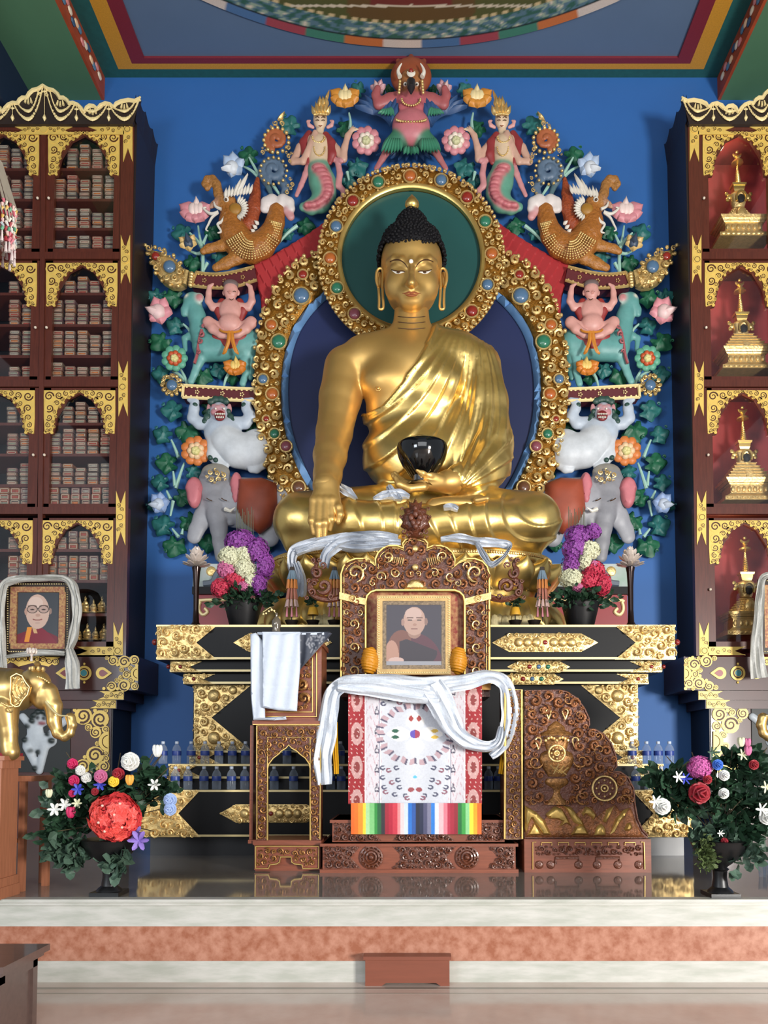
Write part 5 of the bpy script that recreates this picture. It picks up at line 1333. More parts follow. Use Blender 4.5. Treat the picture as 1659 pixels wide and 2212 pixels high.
hc.path([B(889, 562, 8.59), B(889, 590, 8.505), B(889, 611, 8.455)], [5.5*kh, 6*kh, 8*kh], .03); hc.cap(B(889, 612, 8.49), B(889, 616, 8.56), 9*kh, 10*kh, .03)
hc.ell(B(889, 632, 8.56), (17*kh, .035, 4.5*kh), .03); hc.ell(B(889, 639, 8.56), (13*kh, .035, 4.2*kh), .03)
hc.ell(B(889, 628, 8.49), (2.2*kh, .03, 5*kh), .02, sub=True)
VV, FF = hc.mesh(); VV = smoothv(VV, FF, 1)
head = mkobj('head', VV, FF, GOLDS, bud, sharp=80)
def fsurf(u, v, Y0=8.3, cl=None):        # march a ray of the photograph onto the face clay
    d = np.array(tuple(ray(u, v))); Y = Y0; 
    for _ in range(60):
        q = np.array([[d[0]*Y, Y, EYE+d[2]*Y]])
        f = 1e9
        for p in (cl or hc).pr:
            if not p[7]:
                dd = (cl or hc).ev(p, q)[0]; kq = p[5]; t = max(kq-abs(f-dd), 0)/kq if f < 1e8 else 0; f = min(f, dd)-t*t*kq*.25
        if f < .002: break
        Y += max(f*.6, .002)
    return Vector((d[0]*Y, Y, EYE+d[2]*Y))
INK = mat('brow_ink', '4a2f18', .5); EYEW = mat('eye_white', 'e8e2d4', .3); LIP = mat('lip_coral', 'a05a38', .35, .4)
for s in (-1, 1):
    m = MB(); pts = [fsurf(889+s*a, b) for a, b in cr([(9, 578), (15, 569), (26, 562), (38, 562), (47, 566)], 5)]
    m.tube([p+Vector((0, -.002, 0)) for p in pts], [.003+.005*math.sin(math.pi*(i+1)/(len(pts)+1)) for i in range(len(pts))], 6); m.build('eyebrow', INK, head)
    up = [(14, 588), (20, 586.5), (28, 587), (36, 586), (44, 583.5)]; dn_ = [(14, 588), (20, 590), (28, 592), (36, 590.5), (44, 583.5)]
    U_ = cr(up, 4); D_ = cr(dn_, 4); m = MB(); V = [tuple(fsurf(889+s*a, b)+Vector((0, -.004, 0))) for a, b in U_]+[tuple(fsurf(889+s*a, b)+Vector((0, -.004, 0))) for a, b in D_]
    n = len(U_); fc = [(i, i+1, i+1+n, i+n) for i in range(n-1)]
    m.add(V, [f if s < 0 else f[::-1] for f in fc], 0)
    m.build('eye', EYEW, head, smooth=False)
    m = MB(); m.tube([fsurf(889+s*a, b-.5)+Vector((0, -.006, 0)) for a, b in U_], [.003]+[.0065]*(n-2)+[.003], 6); m.build('eyelid_line', INK, head)
    m = MB(); q = fsurf(889+s*28, 589)+Vector((0, -.006, 0)); m.sph(q, (4.3*kh, .004, 2.4*kh), 10); m.build('pupil', INK, head)
    # ear: long lobed loop
    m = MB(); lp = cr([(64, 583), (70, 580), (76, 587), (77, 605), (72, 625), (71, 650), (71, 666), (65, 668), (62, 662), (63, 640), (64, 615), (63, 595)], 5, True)
    pts = [P(889+s*(a-1), b, 8.86-(.02 if b < 620 else .0)) for a, b in lp]; m.tube(pts+[pts[0]], 3.0*kh, 8, cap=False)
    m.sph(P(889+s*69, 605, 8.9), (6*kh, .03, 20*kh), 10); m.tube([P(889+s*70, 588, 8.86), P(889+s*73, 603, 8.86), P(889+s*69, 618, 8.86)], 1.6*kh, 6)
    m.build('ear', GOLDS, head)
m = MB()
for (cv, hh, ww, cup) in ((632.8, 2.6, 20, 1), (637.6, 3.1, 15, -1)):
    pts = []; N_ = 14
    for i in range(N_+1):
        t = -1+2*i/N_
        pts.append(fsurf(889+ww*t, cv-(1.6*math.exp(-((abs(t)-.28)/.2)**2) if cup > 0 else 0)+(.5 if cup > 0 else -1.5)*t*t*1.2)+Vector((0, .004, 0)))
    m.tube(pts, [max(.002, hh*kh*(1-abs(-1+2*i/N_)**2.2)) for i in range(N_+1)], 8, flat=.8)
m.build('lips', LIP, head)
m = MB(); m.sph(fsurf(888, 565), (5*kh, .02, 5*kh), 14); m.build('urna', mat('urna_white', 'efe9e0', .25), head)
m = MB()
for v_ in (684, 696, 709): m.tube([fsurf(u_, v_+3*math.cos((u_-889)/32*1.5)-1, 8.3, body_main)+Vector((0, -.003, 0)) for u_ in range(859, 920, 4)], [.002]+[.005]*14+[.002], 5)
m.build('neck_crease', INK, bud)
m = MB(); q = fsurf(817, 839, 8.3, body_main); m.sph(q, (.022, .02, .022), 12); m.tube([q+Vector((.03*math.cos(a), -.004, .03*math.sin(a))) for a in np.linspace(0, 6.283, 16)], .005, 5); m.build('nipple', GOLDS, bud)
# ---- hair with snail curls
hr = Clay(.014); hr.ell(B(889, 560, 9.0), (77*kh, .46, 55*kh), .04); hr.ell(B(889, 525, 9.0), (66*kh, .36, 26*kh), .05); hr.ell(B(889, 494, 8.98), (37*kh, .22, 32*kh), .045); hr.ell(B(889, 474, 8.98), (20*kh, .13, 20*kh), .06)
def hline(u): a = abs(u-889); return np.interp(a, [0, 40, 58, 66, 70, 74, 200], [527, 523, 524, 535, 560, 592, 600])
def hfn(G, Fd):
    u, v = Pinv(G); g = (v-hline(u))*kh*.7
    return np.maximum(Fd, np.where(G[..., 1] > 9.0, -1, g))
VV, FF = hr.mesh(hfn)
HAIR = mat('dark_hair', '0f0e12', .7, spec=.25)
hair = mkobj('hair', VV, FF, HAIR, head, sharp=80)
N = vnormals(VV, FF); sel = np.where((N[:, 1] < .35) & (VV[:, 1] < 9.15))[0]; RNG.shuffle(sel); got = []
arr = np.zeros((0, 3)); m = MB()
for i in sel:
    p = VV[i]
    if len(got) and (np.linalg.norm(arr-p, axis=1) < .034).any(): continue
    got.append(p); arr = np.array(got)
for p in got: m.sph(p, .0205, 7)
m.build('snail_curls', HAIR, hair)
m = MB(); q = P(890, 462, 8.95); m.lathe(q, [(.11, 0), (.09, .02), (.045, .05), (.07, .07), (.085, .1), (.08, .14), (.045, .19), (.02, .22), (.005, .24)], 20); m.build('crown_jewel', GOLD, head)
# ---------------- alms bowl
t = thing('alms_bowl', P(912, 1042, 8.32), 'glossy black alms bowl held in the left hand of the golden Buddha', 'bowl')
q = P(912, 1040, 8.32); kb = K(8.32); m = MB()
m.lathe(q, [(15*kb, 0), (19*kb, 3*kb), (30*kb, 16*kb), (43*kb, 34*kb), (52*kb, 52*kb), (57*kb, 70*kb), (55*kb, 79*kb), (48*kb, 84*kb), (44*kb, 84*kb), (46*kb, 78*kb), (30*kb, 40*kb)], 40)
m.build('bowl_body', mat('black_glaze', '08090a', .08, coat=.5), t)
m = MB(); m.lathe(P(905, 1050, 8.28), [(30*kb, 0), (27*kb, 3*kb), (14*kb, 10*kb), (13*kb, 24*kb)], 24); m.build('bowl_stand', mat('steel', 'a8a4a0', .2, 1), t)
# ---------------- lotus throne
lt = thing('lotus_throne', P(888, 1345, 8.7), 'golden lotus throne with rounded petals under the seated Buddha', 'throne')
LA, LB_, LYc = 308*K(8.75), .78, 9.06
def sup(a, A, Bb, e=3.2):
    ca, sa = math.cos(a), math.sin(a); return (A*abs(ca)**(2/e)*(1 if ca >= 0 else -1), Bb*abs(sa)**(2/e)*(1 if sa >= 0 else -1))
zr = P(888, 1184, LYc-LB_).z; zb = ZT
def ring(m, prof, n=72):
    V = []; Fc = []
    for sA, z in prof:
        for i in range(n):
            x, y = sup(2*math.pi*i/n, LA*sA, LB_+LA*(sA-1)); V.append((x, LYc+y, z))
    for j in range(len(prof)-1):
        for i in range(n): q = (i+1) % n; Fc.append((j*n+i, j*n+q, (j+1)*n+q, (j+1)*n+i))
    Fc.append(tuple((len(prof)-1)*n+i for i in range(n))); m.add(V, Fc)
m = MB(); H = zr-zb
ring(m, [(1.06, zb), (1.0, zb+.12*H), (.92, zb+.35*H), (.88, zb+.5*H), (.90, zb+.62*H), (.97, zb+.85*H), (1.0, zb+.93*H), (1.0, zr), (.97, zr+.03), (.9, zr+.02)])
m.build('lotus_body', GOLD, lt)
npt = 19
_A = np.linspace(math.pi, 2*math.pi, 800); _X = np.array([sup(a, LA, LB_) for a in _A]); _L = np.concatenate([[0], np.cumsum(np.hypot(*np.diff(_X, axis=0).T))])
m = MB()
for i in range(150):
    a = float(np.interp((i+.5)/150*_L[-1], _L, _A)); x, y = sup(a, LA*1.003, LB_*1.003); m.sph((x, LYc+y, zr-.03), .021, 7)
m.build('bead_row', GOLDC, lt)
for row in (0, 1):
    for i in range(npt):
        q_ = (i+.5*(row == 0)+.25)/npt
        if q_ > 1: continue
        a = float(np.interp(q_*_L[-1], _L, _A))
        x, y = sup(a, LA*(.95 if row else 1.0), LB_*(.95 if row else 1.0)); x2, y2 = sup(float(np.interp(q_*_L[-1]+.05, _L, _A)), LA, LB_); x1, y1 = sup(float(np.interp(q_*_L[-1]-.05, _L, _A)), LA, LB_)
        t_ = Vector((x2-x1, y2-y1, 0)).normalized(); nn = Vector((t_.y, -t_.x, 0))
        w_, h_ = .175, (.17 if row else .20); zc = zr-.26 if row else zb+.24
        V = []; Fc = []; nu, nv = 9, 10
        for a_ in range(nu):
            for b_ in range(nv):
                s = -1+2*a_/(nu-1); q = b_/(nv-1)
                shape = math.sin(math.pi*min(1, .12+.8*q))**.55*(1-.75*max(0, q-.75)/.25)
                zz = zc+(h_*(2*q-1) if row else -h_*(2*q-1))
                out = (.02+.12*math.sin(math.pi*q*.85)+.10*q*q)*math.sqrt(max(0, 1-.85*s*s))+.05*q
                p = Vector((x, LYc+y, zz))+t_*s*w_*shape+nn*out
                V.append(p)
        for a_ in range(nu-1):
            for b_ in range(nv-1):
                f = (a_*nv+b_, (a_+1)*nv+b_, (a_+1)*nv+b_+1, a_*nv+b_+1); Fc.append(f if row else f[::-1])
        m = MB(); m.add(V, Fc)
        edge = [V[b_] for b_ in range(nv)]+[V[(nu-1)*nv+nv-1-b_] for b_ in range(nv)]
        m.tube(edge, .011, 5)
        m.build('petal', GOLD, lt)
# ================================================================ HALO, MANDORLA AND CARVED WALL FIGURES
def cyl_gem(mb, c, r, Y, d=.6):
    p = P(c[0], c[1], Y); k = K(Y); mb.sph(p, (r*k, r*k*d, r*k), 20)
GCOL = {'o': GEMO, 'b': GEMB, 'r': GEMR, 'g': GEMG, 'p': GEMP, 'k': GEMK}
YM_ = 9.925; HC_ = (888, 556); YHn = 9.60
halo = thing('halo', P(888, 760, YHn), 'round gold halo with coloured gems and green disc behind the Buddha head', 'halo')
mb = MB(); o_ = circ(HC_, 201, 90); i_ = circ(HC_, 150, 90)
mb.pprism(circ(HC_, 152, 90), YHn+.06, .04); mb_ = MB(); q_ = P(888, 556, 9.7); mb_.box(q_+Vector((-.15, 0, -.15)), (q_.x+.15, YM_, q_.z+.15)); mb_.build('wall_mount', DARK, halo, smooth=False); mb.build('green_disc', mat('halo_green', '1b4e4c', .5), halo, smooth=False)
hg = [(886, 380, 'o'), (953, 389, 'b'), (1009, 426, 'r'), (1048, 478, 'g'), (1062, 548, 'o'), (1053, 615, 'b'), (1019, 672, 'r'), (817, 393, 'g'), (762, 434, 'r'), (726, 489, 'b'), (713, 558, 'o'), (728, 622, 'g'), (766, 678, 'p')]
mb = MB(); pillow(mb, o_, YHn, .06, 10, 16, holes=[i_[::-1]]); rg = mb.build('halo_ring', GOLDD, halo)
mb = MB(); av = [(x, y, 15) for x, y, _ in hg]
ornament(mb, o_, YHn-.01, 9, 2.6, seed=77, fill=6000, raise_=.03, hole=circ(HC_, 160, 60), avoid=av, th=.36, turns=1.2, n=8)
for x, y, _ in hg:
    p = P(x, y, YHn-.02); k = K(YHn); mb.tube([(p.x+14.5*k*math.cos(a), p.y, p.z+14.5*k*math.sin(a)) for a in np.linspace(0, 6.284, 20)], .012, 6)
for i in range(110): a = i*2*math.pi/110; boss(mb, (HC_[0]+200*math.cos(a), HC_[1]+200*math.sin(a)), 4.3, YHn+.01, f=1)
mb.build('carved_scrolls', GOLDC, rg)
mb = MB(); pts = circ(HC_, 155.5, 90); k = K(YHn); V = []; n = 90; Fc = []
for rr, yy in ((150, .06), (150, -.005), (153, -.02), (159, -.02), (162, .0), (162, .05)):
    for u_, v_ in circ(HC_, rr, n): p = P(u_, v_, YHn); V.append((p.x, YHn+yy, p.z))
for j in range(5):
    for i in range(n): q = (i+1) % n; Fc.append((j*n+i, j*n+q, (j+1)*n+q, (j+1)*n+i))
mb.add(V, Fc); mb.build('inner_rim', GOLD, rg)
for x, y, c_ in hg: mb = MB(); cyl_gem(mb, (x, y), 12, YHn-.02); mb.build('gem', GCOL[c_], halo)
YM = 9.82
md_ = thing('mandorla', P(888, 1110, YM), 'horseshoe-shaped gold mandorla with gems, blue rim and dark blue panel behind the Buddha body', 'mandorla')
oL = [(690, 540), (665, 550), (640, 563), (612, 588), (590, 620), (570, 665), (556, 715), (549, 770), (547, 830), (549, 890), (556, 940), (568, 990), (582, 1030), (600, 1065), (620, 1095)]
iL = [(705, 620), (680, 638), (655, 665), (632, 700), (617, 740), (608, 790), (605, 840), (608, 890), (616, 935), (628, 975), (645, 1015), (662, 1045), (682, 1078)]
bL = [(716, 628), (692, 648), (668, 674), (646, 708), (632, 745), (623, 790), (620, 840), (623, 890), (631, 932), (643, 970), (660, 1010), (676, 1040), (698, 1075)]
oL, iL, bL = [[tuple(q) for q in cr(a, 3)] for a in (oL, iL, bL)]
ctr = (888, 560)
sides = []
mb = MB(); poly = oL+[(888, 1120)]+[(M(a), b) for a, b in oL[::-1]]+[(888, 520)]
mb.pprism(bL+[(698, 1110), (M(698), 1110)]+[(M(a), b) for a, b in bL[::-1]]+[(888, 540)], YM+.10, .03); mb.build('blue_panel', mat('deep_blue_panel', '18244f', .55), md_, smooth=False)
mg = [(654, 593, 9, 'r'), (651, 639, 17, 'b'), (586, 702, 11, 'o'), (602, 738, 15, 'g'), (568, 819, 10, 'b'), (588, 851, 12, 'o'), (593, 937, 10, 'g'), (618, 964, 11, 'p'), (645, 1053, 13, 'k'), (575, 905, 6, 'r')]
for s in (-1, 1):
    T = (lambda u: u) if s < 0 else M
    band = [(T(a), b) for a, b in oL+iL[::-1]]
    mb = MB(); pillow(mb, band, YM, .08, 12, 14); gb = mb.build('gold_band', GOLDD, md_)
    mb = MB(); av = [(T(x), y, r+3) for x, y, r, _ in mg]
    ornament(mb, band, YM-.01, 13, 2.8, seed=90+s, fill=5200, raise_=.04, avoid=av, th=.38, turns=1.2, n=8)
    for x, y, r, _ in mg: p = P(T(x), y, YM-.03); k = K(YM); mb.tube([(p.x+(r+2)*k*math.cos(a), p.y, p.z+(r+2)*k*math.sin(a)) for a in np.linspace(0, 6.284, 18)], .014, 6)
    for q in oL[::2]: boss(mb, (T(q[0]), q[1]), 5, YM+.02, f=1)
    mb.build('carved_scrolls', GOLDC, gb)
    for x, y, r, c_ in mg: mb = MB(); cyl_gem(mb, (T(x), y), r, YM-.03); mb.build('gem', GCOL[c_], md_)
    mb = MB(); pillow(mb, [(T(a), b) for a, b in iL+bL[::-1]], YM-.01, .10, 6, 9); 
    mb.build('blue_rim', mat('light_blue_rim', '6b97c8', .5), md_)
# red cloth wings behind
for s, sd in ((-1, 'left'), (1, 'right')):
    T = (lambda u: u) if s < 0 else M
    mb = MB(); rc = [(545, 568), (575, 556), (620, 530), (668, 500), (710, 470), (712, 560), (640, 610), (600, 660), (566, 700), (561, 640), (553, 610)]
    pillow(mb, [(T(a), b) for a, b in rc], 9.97, .06, 8, 3, fn=lambda q: .022*((((q[:, 0]-888)*(s)*.75+q[:, 1]*.5)/17) % 1))
    o = mb.build('red_drape', mat('red_drape', 'a52f33', .55)); tag(o, 'red pleated drape between gold mandorla and upper crossbeam on the %s' % sd, 'drape')
# ---- blades, leaves and flowers
def blade(mb, a, b, w, Y, lift=.03, bulge=.02, n=6, sharp=.7, raise_=0):
    A = P(a[0], a[1], Y); Bq = P(b[0], b[1], Y); t = Bq-A; L = t.length; t.normalize(); x = Vector((t.z, 0, -t.x)); k = K(Y); V = []; Fc = []
    for i in range(n+1):
        q = i/n; ww = w*k*.5*(math.sin(math.pi*min(q**sharp, .999))**.8 if 0 < q < 1 else .02)
        c = A+t*L*q+Vector((0, -raise_-lift*math.sin(q*math.pi*.7), 0))
        for s_ in (-1, -.5, 0, .5, 1): V.append(c+x*ww*s_+Vector((0, -bulge*(1-s_*s_), 0)))
        V.append(c+Vector((0, .012, 0)))
    for i in range(n):
        for j in range(6):
            j2 = (j+1) % 6; Fc.append((i*6+j, (i+1)*6+j, (i+1)*6+j2, i*6+j2))
    a_, b_, c_ = V[Fc[1][0]], V[Fc[1][1]], V[Fc[1][2]]
    if (b_-a_).cross(c_-a_).y > 0: Fc = [f[::-1] for f in Fc]
    mb.add(V, Fc); return mb
LEAFM = {'t': mat('teal_leaf', '2a6f6c', .5, noise=.25, nscale=9), 'g': mat('green_leaf', '1f6345', .5, noise=.25, nscale=9)}
STEM = mat('pale_stem', '9cc4b4', .5)
def leaf(c, r, ang, Y, m, parent, s):
    r = r*.86
    T = (lambda u: u) if s < 0 else M
    px = []; a0 = math.radians(ang)
    for i in range(30):
        a = 2*math.pi*i/30; q = math.cos((a)/2); rr = r*(1.0+.16*math.cos(5*a)+.25*math.cos(a)+.05*math.sin(9*a)); 
        if abs(a-math.pi) < .25: rr *= .6
        px.append((T(c[0]+rr*math.cos(a+a0)), c[1]+rr*math.sin(a+a0)*.92))
    mb = MB(); sd = (c[0]*7+c[1]) % 6.28
    pillow(mb, px, Y, .055, r*.7, max(3.5, r/6), .25, fn=lambda q: .010*np.cos(5*(np.arctan2(q[:, 1]-c[1], (q[:, 0]-T(c[0])))*1-a0))+.014*np.sin(q[:, 0]*.09+q[:, 1]*.07+sd))
    e = (c[0]+r*1.1*math.cos(a0+.5), c[1]+r*1.0*math.sin(a0+.5)); curl(mb, (T(e[0]), e[1]), r*.24, Y+.02, a0, s, 1, .5, .01)
    mb.build('leaf', m, parent)
def lotus(mb, c, r, kind, c1, c2, Y, T, a0=0):
    if kind == 'lotus':
        mb.setc(c1)
        for a in (165, 15, 200, -20, 235, -55, 90+180): q = math.radians(a); blade(mb, (T(c[0]), c[1]+r*.15), (T(c[0]+r*1.15*math.cos(q)), c[1]-r*.95*math.sin(q)), r*1.25, Y, .05, .05, n=8, sharp=.9, raise_=.02)
        mb.setc(c2); cy_ = c[1]-r*.25
        for dx in (-.28, .28, 0): p = P(T(c[0]+dx*r), cy_, Y-.07); k = K(Y); mb.sph(p, (r*.36*k, r*.36*k, r*.52*k), 10)
        blade(mb, (T(c[0]), cy_), (T(c[0]), c[1]-r*1.1), r*.5, Y-.08, .02, .03)
    elif kind == 'bud':
        mb.setc(c1)
        for a in (a0-60, a0+60, a0-110, a0+110, a0+180): q = math.radians(a); blade(mb, (T(c[0]), c[1]), (T(c[0]+r*1.1*math.cos(q)), c[1]-r*1.1*math.sin(q)), r*1.15, Y, .04, .05, n=8, sharp=.9)
        mb.setc(c2); q = math.radians(a0); k = K(Y); mb.sph(P(T(c[0]+r*.15*math.cos(q)), c[1]-r*.15*math.sin(q), Y-.06), (r*.62*k, r*.5*k, r*.66*k), 12); blade(mb, (T(c[0]), c[1]), (T(c[0]+r*1.1*math.cos(q)), c[1]-r*1.1*math.sin(q)), r*.8, Y-.08, .03, .05)
    else:
        k = K(Y)
        for ring_, (cc, n, rr, sz) in enumerate(((c1, 9, .68, .34), (c2, 7, .36, .24), ('d9cf8a' if kind == 'open' else 'c9c79a', 5, .12, .2))):
            mb.setc(cc)
            for i in range(n): a = 2*math.pi*(i+.5*ring_)/n; mb.sph(P(T(c[0]+r*rr*math.cos(a)), c[1]+r*rr*math.sin(a), Y-.03-.035*ring_), (r*sz*k, r*.22*k, r*sz*k), 9)
LV = [(396, 499, 24, 170, 't'), (454, 497, 19, 30, 'g'), (416, 560, 22, 100, 'g'), (471, 545, 22, 20, 't'), (655, 485, 22, 0, 'g'), (622, 500, 15, 140, 't'), (339, 634, 22, 120, 't'), (378, 639, 24, 170, 'g'), (380, 702, 22, 200, 't'), (348, 733, 26, 140, 'g'), (350, 806, 22, 180, 't'), (435, 806, 25, 100, 'g'), (474, 796, 20, 160, 't'),
      (375, 884, 26, 180, 't'), (404, 925, 29, 100, 'g'), (353, 938, 23, 200, 't'), (363, 998, 26, 180, 'g'), (412, 1018, 20, 0, 't'), (348, 1040, 21, 180, 't'), (390, 1070, 24, 30, 'g'), (355, 1135, 27, 200, 't'), (406, 1122, 26, 60, 'g'), (377, 1174, 28, 110, 'g'), (454, 1172, 24, 180, 'g'), (575, 1171, 18, 90, 'g'), (541, 925, 27, 0, 'g'), (586, 1018, 16, 60, 'g'),
      (628, 268, 25, 210, 't'), (741, 271, 21, 20, 'g'), (775, 190, 18, 220, 't'), (835, 190, 14, 0, 'g'), (769, 354, 25, 60, 't'), (752, 384, 18, 90, 't'), (540, 332, 23, 190, 'g'), (330, 1090, 14, 150, 't'), (448, 880, 22, 0, 'g'), (500, 812, 16, 90, 'g')]
ST_ = [[(428, 488), (432, 515), (438, 545), (438, 592)], [(410, 503), (425, 518), (436, 535)], [(447, 507), (438, 528)], [(438, 588), (448, 568)], [(385, 790), (398, 812), (405, 832)], [(372, 802), (386, 808), (398, 822)], [(483, 838), (488, 818), (498, 802)], [(370, 950), (378, 968), (386, 988)], [(398, 1000), (390, 1022), (380, 1055)], [(374, 1018), (378, 1050)], [(360, 1060), (368, 1078)], [(368, 1115), (374, 1082)], [(372, 1142), (386, 1160)], [(395, 1142), (393, 1155)],
       [(598, 530), (620, 505), (642, 488)], [(526, 360), (542, 368), (558, 382)], [(538, 340), (548, 358), (560, 378)], [(754, 244), (757, 262), (756, 278)], [(396, 700), (408, 712), (416, 728)], [(612, 432), (600, 415), (590, 400)], [(754, 390), (750, 372)], [(406, 540), (425, 548), (438, 545)]]
FL = [(505, 362, 24, 'bud', 'a9bcd6', 'd5dbe2', 200, 'pale blue'), (425, 461, 30, 'lotus', 'cf8890', 'e6cfc8', 0, 'pink open'), (408, 528, 18, 'bud', 'd9b878', '3d4d62', 100, 'dark blue gold-edged'), (346, 675, 27, 'bud', 'd98f98', 'e6c4c2', 170, 'pink pointed'), (377, 774, 29, 'open', '5fa58a', 'c4562e', 0, 'green-rimmed red'), (510, 796, 22, 'lotus', 'd07c2c', 'e2c06a', 0, 'orange small'),
      (423, 974, 33, 'open', 'd07a3c', 'e8c49a', 0, 'orange wide-open'), (346, 1089, 21, 'bud', '8fa6cf', 'c2cddd', 190, 'blue-white'), (746, 216, 28, 'lotus', 'd08c38', 'ead6a0', 0, 'orange upper'), (791, 304, 32, 'round', 'd08890', 'ecdccc', 0, 'big pink round'), (817, 196, 15, 'bud', 'c99aa0', 'd9b8b4', 120, 'pink hand-held')]
for s, sd in ((-1, 'left'), (1, 'right')):
    T = (lambda u: u) if s < 0 else M
    t = thing('carved_foliage', P(T(400), 1200, 10.1), 'carved teal and green lotus leaves with pale stems up the %s of the blue wall' % sd, 'foliage', 'carved foliage beside the mandorla')
    for i, (x, y, r, a, m) in enumerate(LV): leaf((x, y), r, a, 10.02 if i % 2 else 10.06, LEAFM[m], t, s)
    for q in ST_: mb = MB(); pts = cr(q, 4); mb.tube([P(T(a), b, 10.0) for a, b in pts], [.012+.016*i/len(pts) for i in range(len(pts))], 7); mb.build('stem', STEM, t)
    for (x, y, r, kind, c1, c2, a0, nm) in FL:
        mb = MB(); lotus(mb, (x, y), r, kind, c1, c2, 9.93, T, a0); o = mb.build('carved_lotus', ATTR, col=True); tag(o, '%s carved lotus on the %s side of the wall' % (nm, sd), 'flower', 'carved lotus flowers on the wall')
# ---- figures, both sides
SKIN = 'c9958c'
for s, sd in ((-1, 'left'), (1, 'right')):
    T = (lambda u: u) if s < 0 else M
    R = s > 0
    # crossbeams
    for nm, top, bot, fin in (('upper', [(424, 588), (460, 592), (500, 588), (549, 576)], [(413, 617), (460, 622), (505, 620), (555, 605)], 'u'), ('lower', [(396, 832), (450, 835), (500, 838), (549, 840)], [(394, 858), (450, 861), (500, 864), (552, 866)], 'l')):
        Yb = 9.88
        bt = thing('crossbeam', P(T(bot[0][0]), bot[0][1], Yb), '%s maroon crossbeam with gold edges and jewelled tip on the %s' % (nm, sd), 'crossbeam')
        tp, bo = cr(top, 5), cr(bot, 5); mb = MB(); mb.pprism([(T(a), b) for a, b in list(tp)+list(bo)[::-1]], Yb, .2); mb.build('beam', mat('maroon_beam', '5a2228', .45), bt, smooth=False)
        mb = MB()
        for L_ in (tp, bo): mb.tube([P(T(a), b, Yb-.015) for a, b in L_], .02, 6)
        mb.tube([P(T(tp[0][0]), tp[0][1], Yb-.015), P(T(bo[0][0]), bo[0][1], Yb-.015)], .02, 6)
        for i in range(1, len(tp)-1, 1):
            for L_, dv in ((tp, 4), (bo, -4)): p = P(T(L_[i][0]), L_[i][1]+dv, Yb-.01); mb.sph(p, (.016, .01, .010), 6)
        for t_ in (.25, .55, .85):
            i = int(t_*(len(tp)-1)); c = ((tp[i][0]+bo[i][0])/2, (tp[i][1]+bo[i][1])/2)
            for j in range(5): a = j*1.2566; p = P(T(c[0])+3.6*math.cos(a), c[1]+3.6*math.sin(a), Yb-.01); mb.sph(p, .010, 6)
        mb.build('gold_trim', CREAM if nm == 'lower' else GOLDC, bt)
        mb = MB()
        if fin == 'u':
            td = [(314, 530), (335, 534), (355, 540), (375, 552), (390, 568), (398, 585), (402, 600), (398, 612), (385, 618), (368, 616), (350, 606), (336, 590), (326, 568), (318, 548)]
            pillow(mb, [(T(a), b) for a, b in td], Yb-.03, .12, 14, 5); ornament(mb, [(T(a), b) for a, b in td], Yb-.04, 9, 2.6, 5, [(T(366), 576, 18), (T(336), 553, 10)], None, 900, .04)
            for i, (a, b) in enumerate(td): boss(mb, (T(a), b), 4.5, Yb, f=1)
            for i in range(5): boss(mb, (T(414-i*.6), 592+i*6), 5.5, Yb-.04, f=1)
            mb.tube([P(T(404), 586, Yb), P(T(398), 616, Yb)], .04, 8)
            gm = [((366, 576), 14, GEMB), ((336, 553), 9, GEMR)]
        else:
            ornament(mb, circ((T(371), 832), 23, 24), Yb-.02, 7, 2.6, 5, [(T(371), 832, 12)], None, 500, .03)
            for i in range(12): boss(mb, (T(371+21*math.cos(i*.5236)), 832+21*math.sin(i*.5236)), 4.6, Yb-.01, f=1)
            mb.lathe(P(T(371), 850, Yb+.05), [(.02, 0), (.1, .05), (.11, .12), (.02, .2)], 14, sy=.5)
            gm = [((371, 832), 12, GEMB)]
        f_ = mb.build('jewelled_tip', GOLDC, bt)
        for c, r, m in gm: mb = MB(); cyl_gem(mb, (T(c[0]), c[1]), r, Yb-.06); mb.build('gem', m, f_)
    # serpent-tailed maiden
    t = thing('naga_figure', P(T(692), 450, 9.95), 'carved crowned maiden with green serpent tail and pink belly scales, on the upper %s' % sd, 'figure')
    c = PxClay(9.93, 1.6, R); sk = 'd9bfa0'
    c.e((692, 261, -4), (14.5, 20, 15), sk, 3); c.c((692, 276, -1), (690, 292, 1), 7, 8, sk, 4); c.e((687, 312, 2), (24, 20, 14), sk); c.c((687, 315, 2), (688, 370, 3), 20, 15, sk, 10)
    c.pth([(668, 300, 2), (648, 318, 3), (632, 348, 2), (655, 352, -6), (672, 320, -14), (682, 295, -15)], [9, 8, 6, 6, 5, 4.5], 'c9a08c', 4)
    c.pth([(708, 300, 2), (728, 325, 0), (742, 345, -4), (745, 325, -10), (752, 302, -14), (762, 288, -16)], [9, 8, 7, 6, 5, 3.5], 'c9a08c', 4)
    for i in range(4): c.c((758+i*1.5, 292, -15), (764+i*4, 281+i*2.5, -16), 2, 1.2, 'd9bfa0', 1)
    gr = '5f9a84'
    c.pth([(690, 370, 4), (696, 392, 4), (700, 415, 4), (692, 436, 3), (672, 446, 3), (655, 446, 3)], [22, 25, 22, 18, 12, 6], gr, 8)
    pb = [(688, 372), (698, 388), (706, 405), (708, 420), (703, 434), (692, 444), (677, 450), (662, 450)]
    for i, q in enumerate(cr(pb, 2)): c.e((q[0]+2, q[1], -20+i*.6), (13-i*.5, 5.5, 9), 'b8626a' if i % 2 else 'c9787c', 1)
    body = c.build('body', ATTR, t, cfn=None)
    c = PxClay(9.93, 1.8, R); rd = '8f3436'; pk = 'c98a8c'
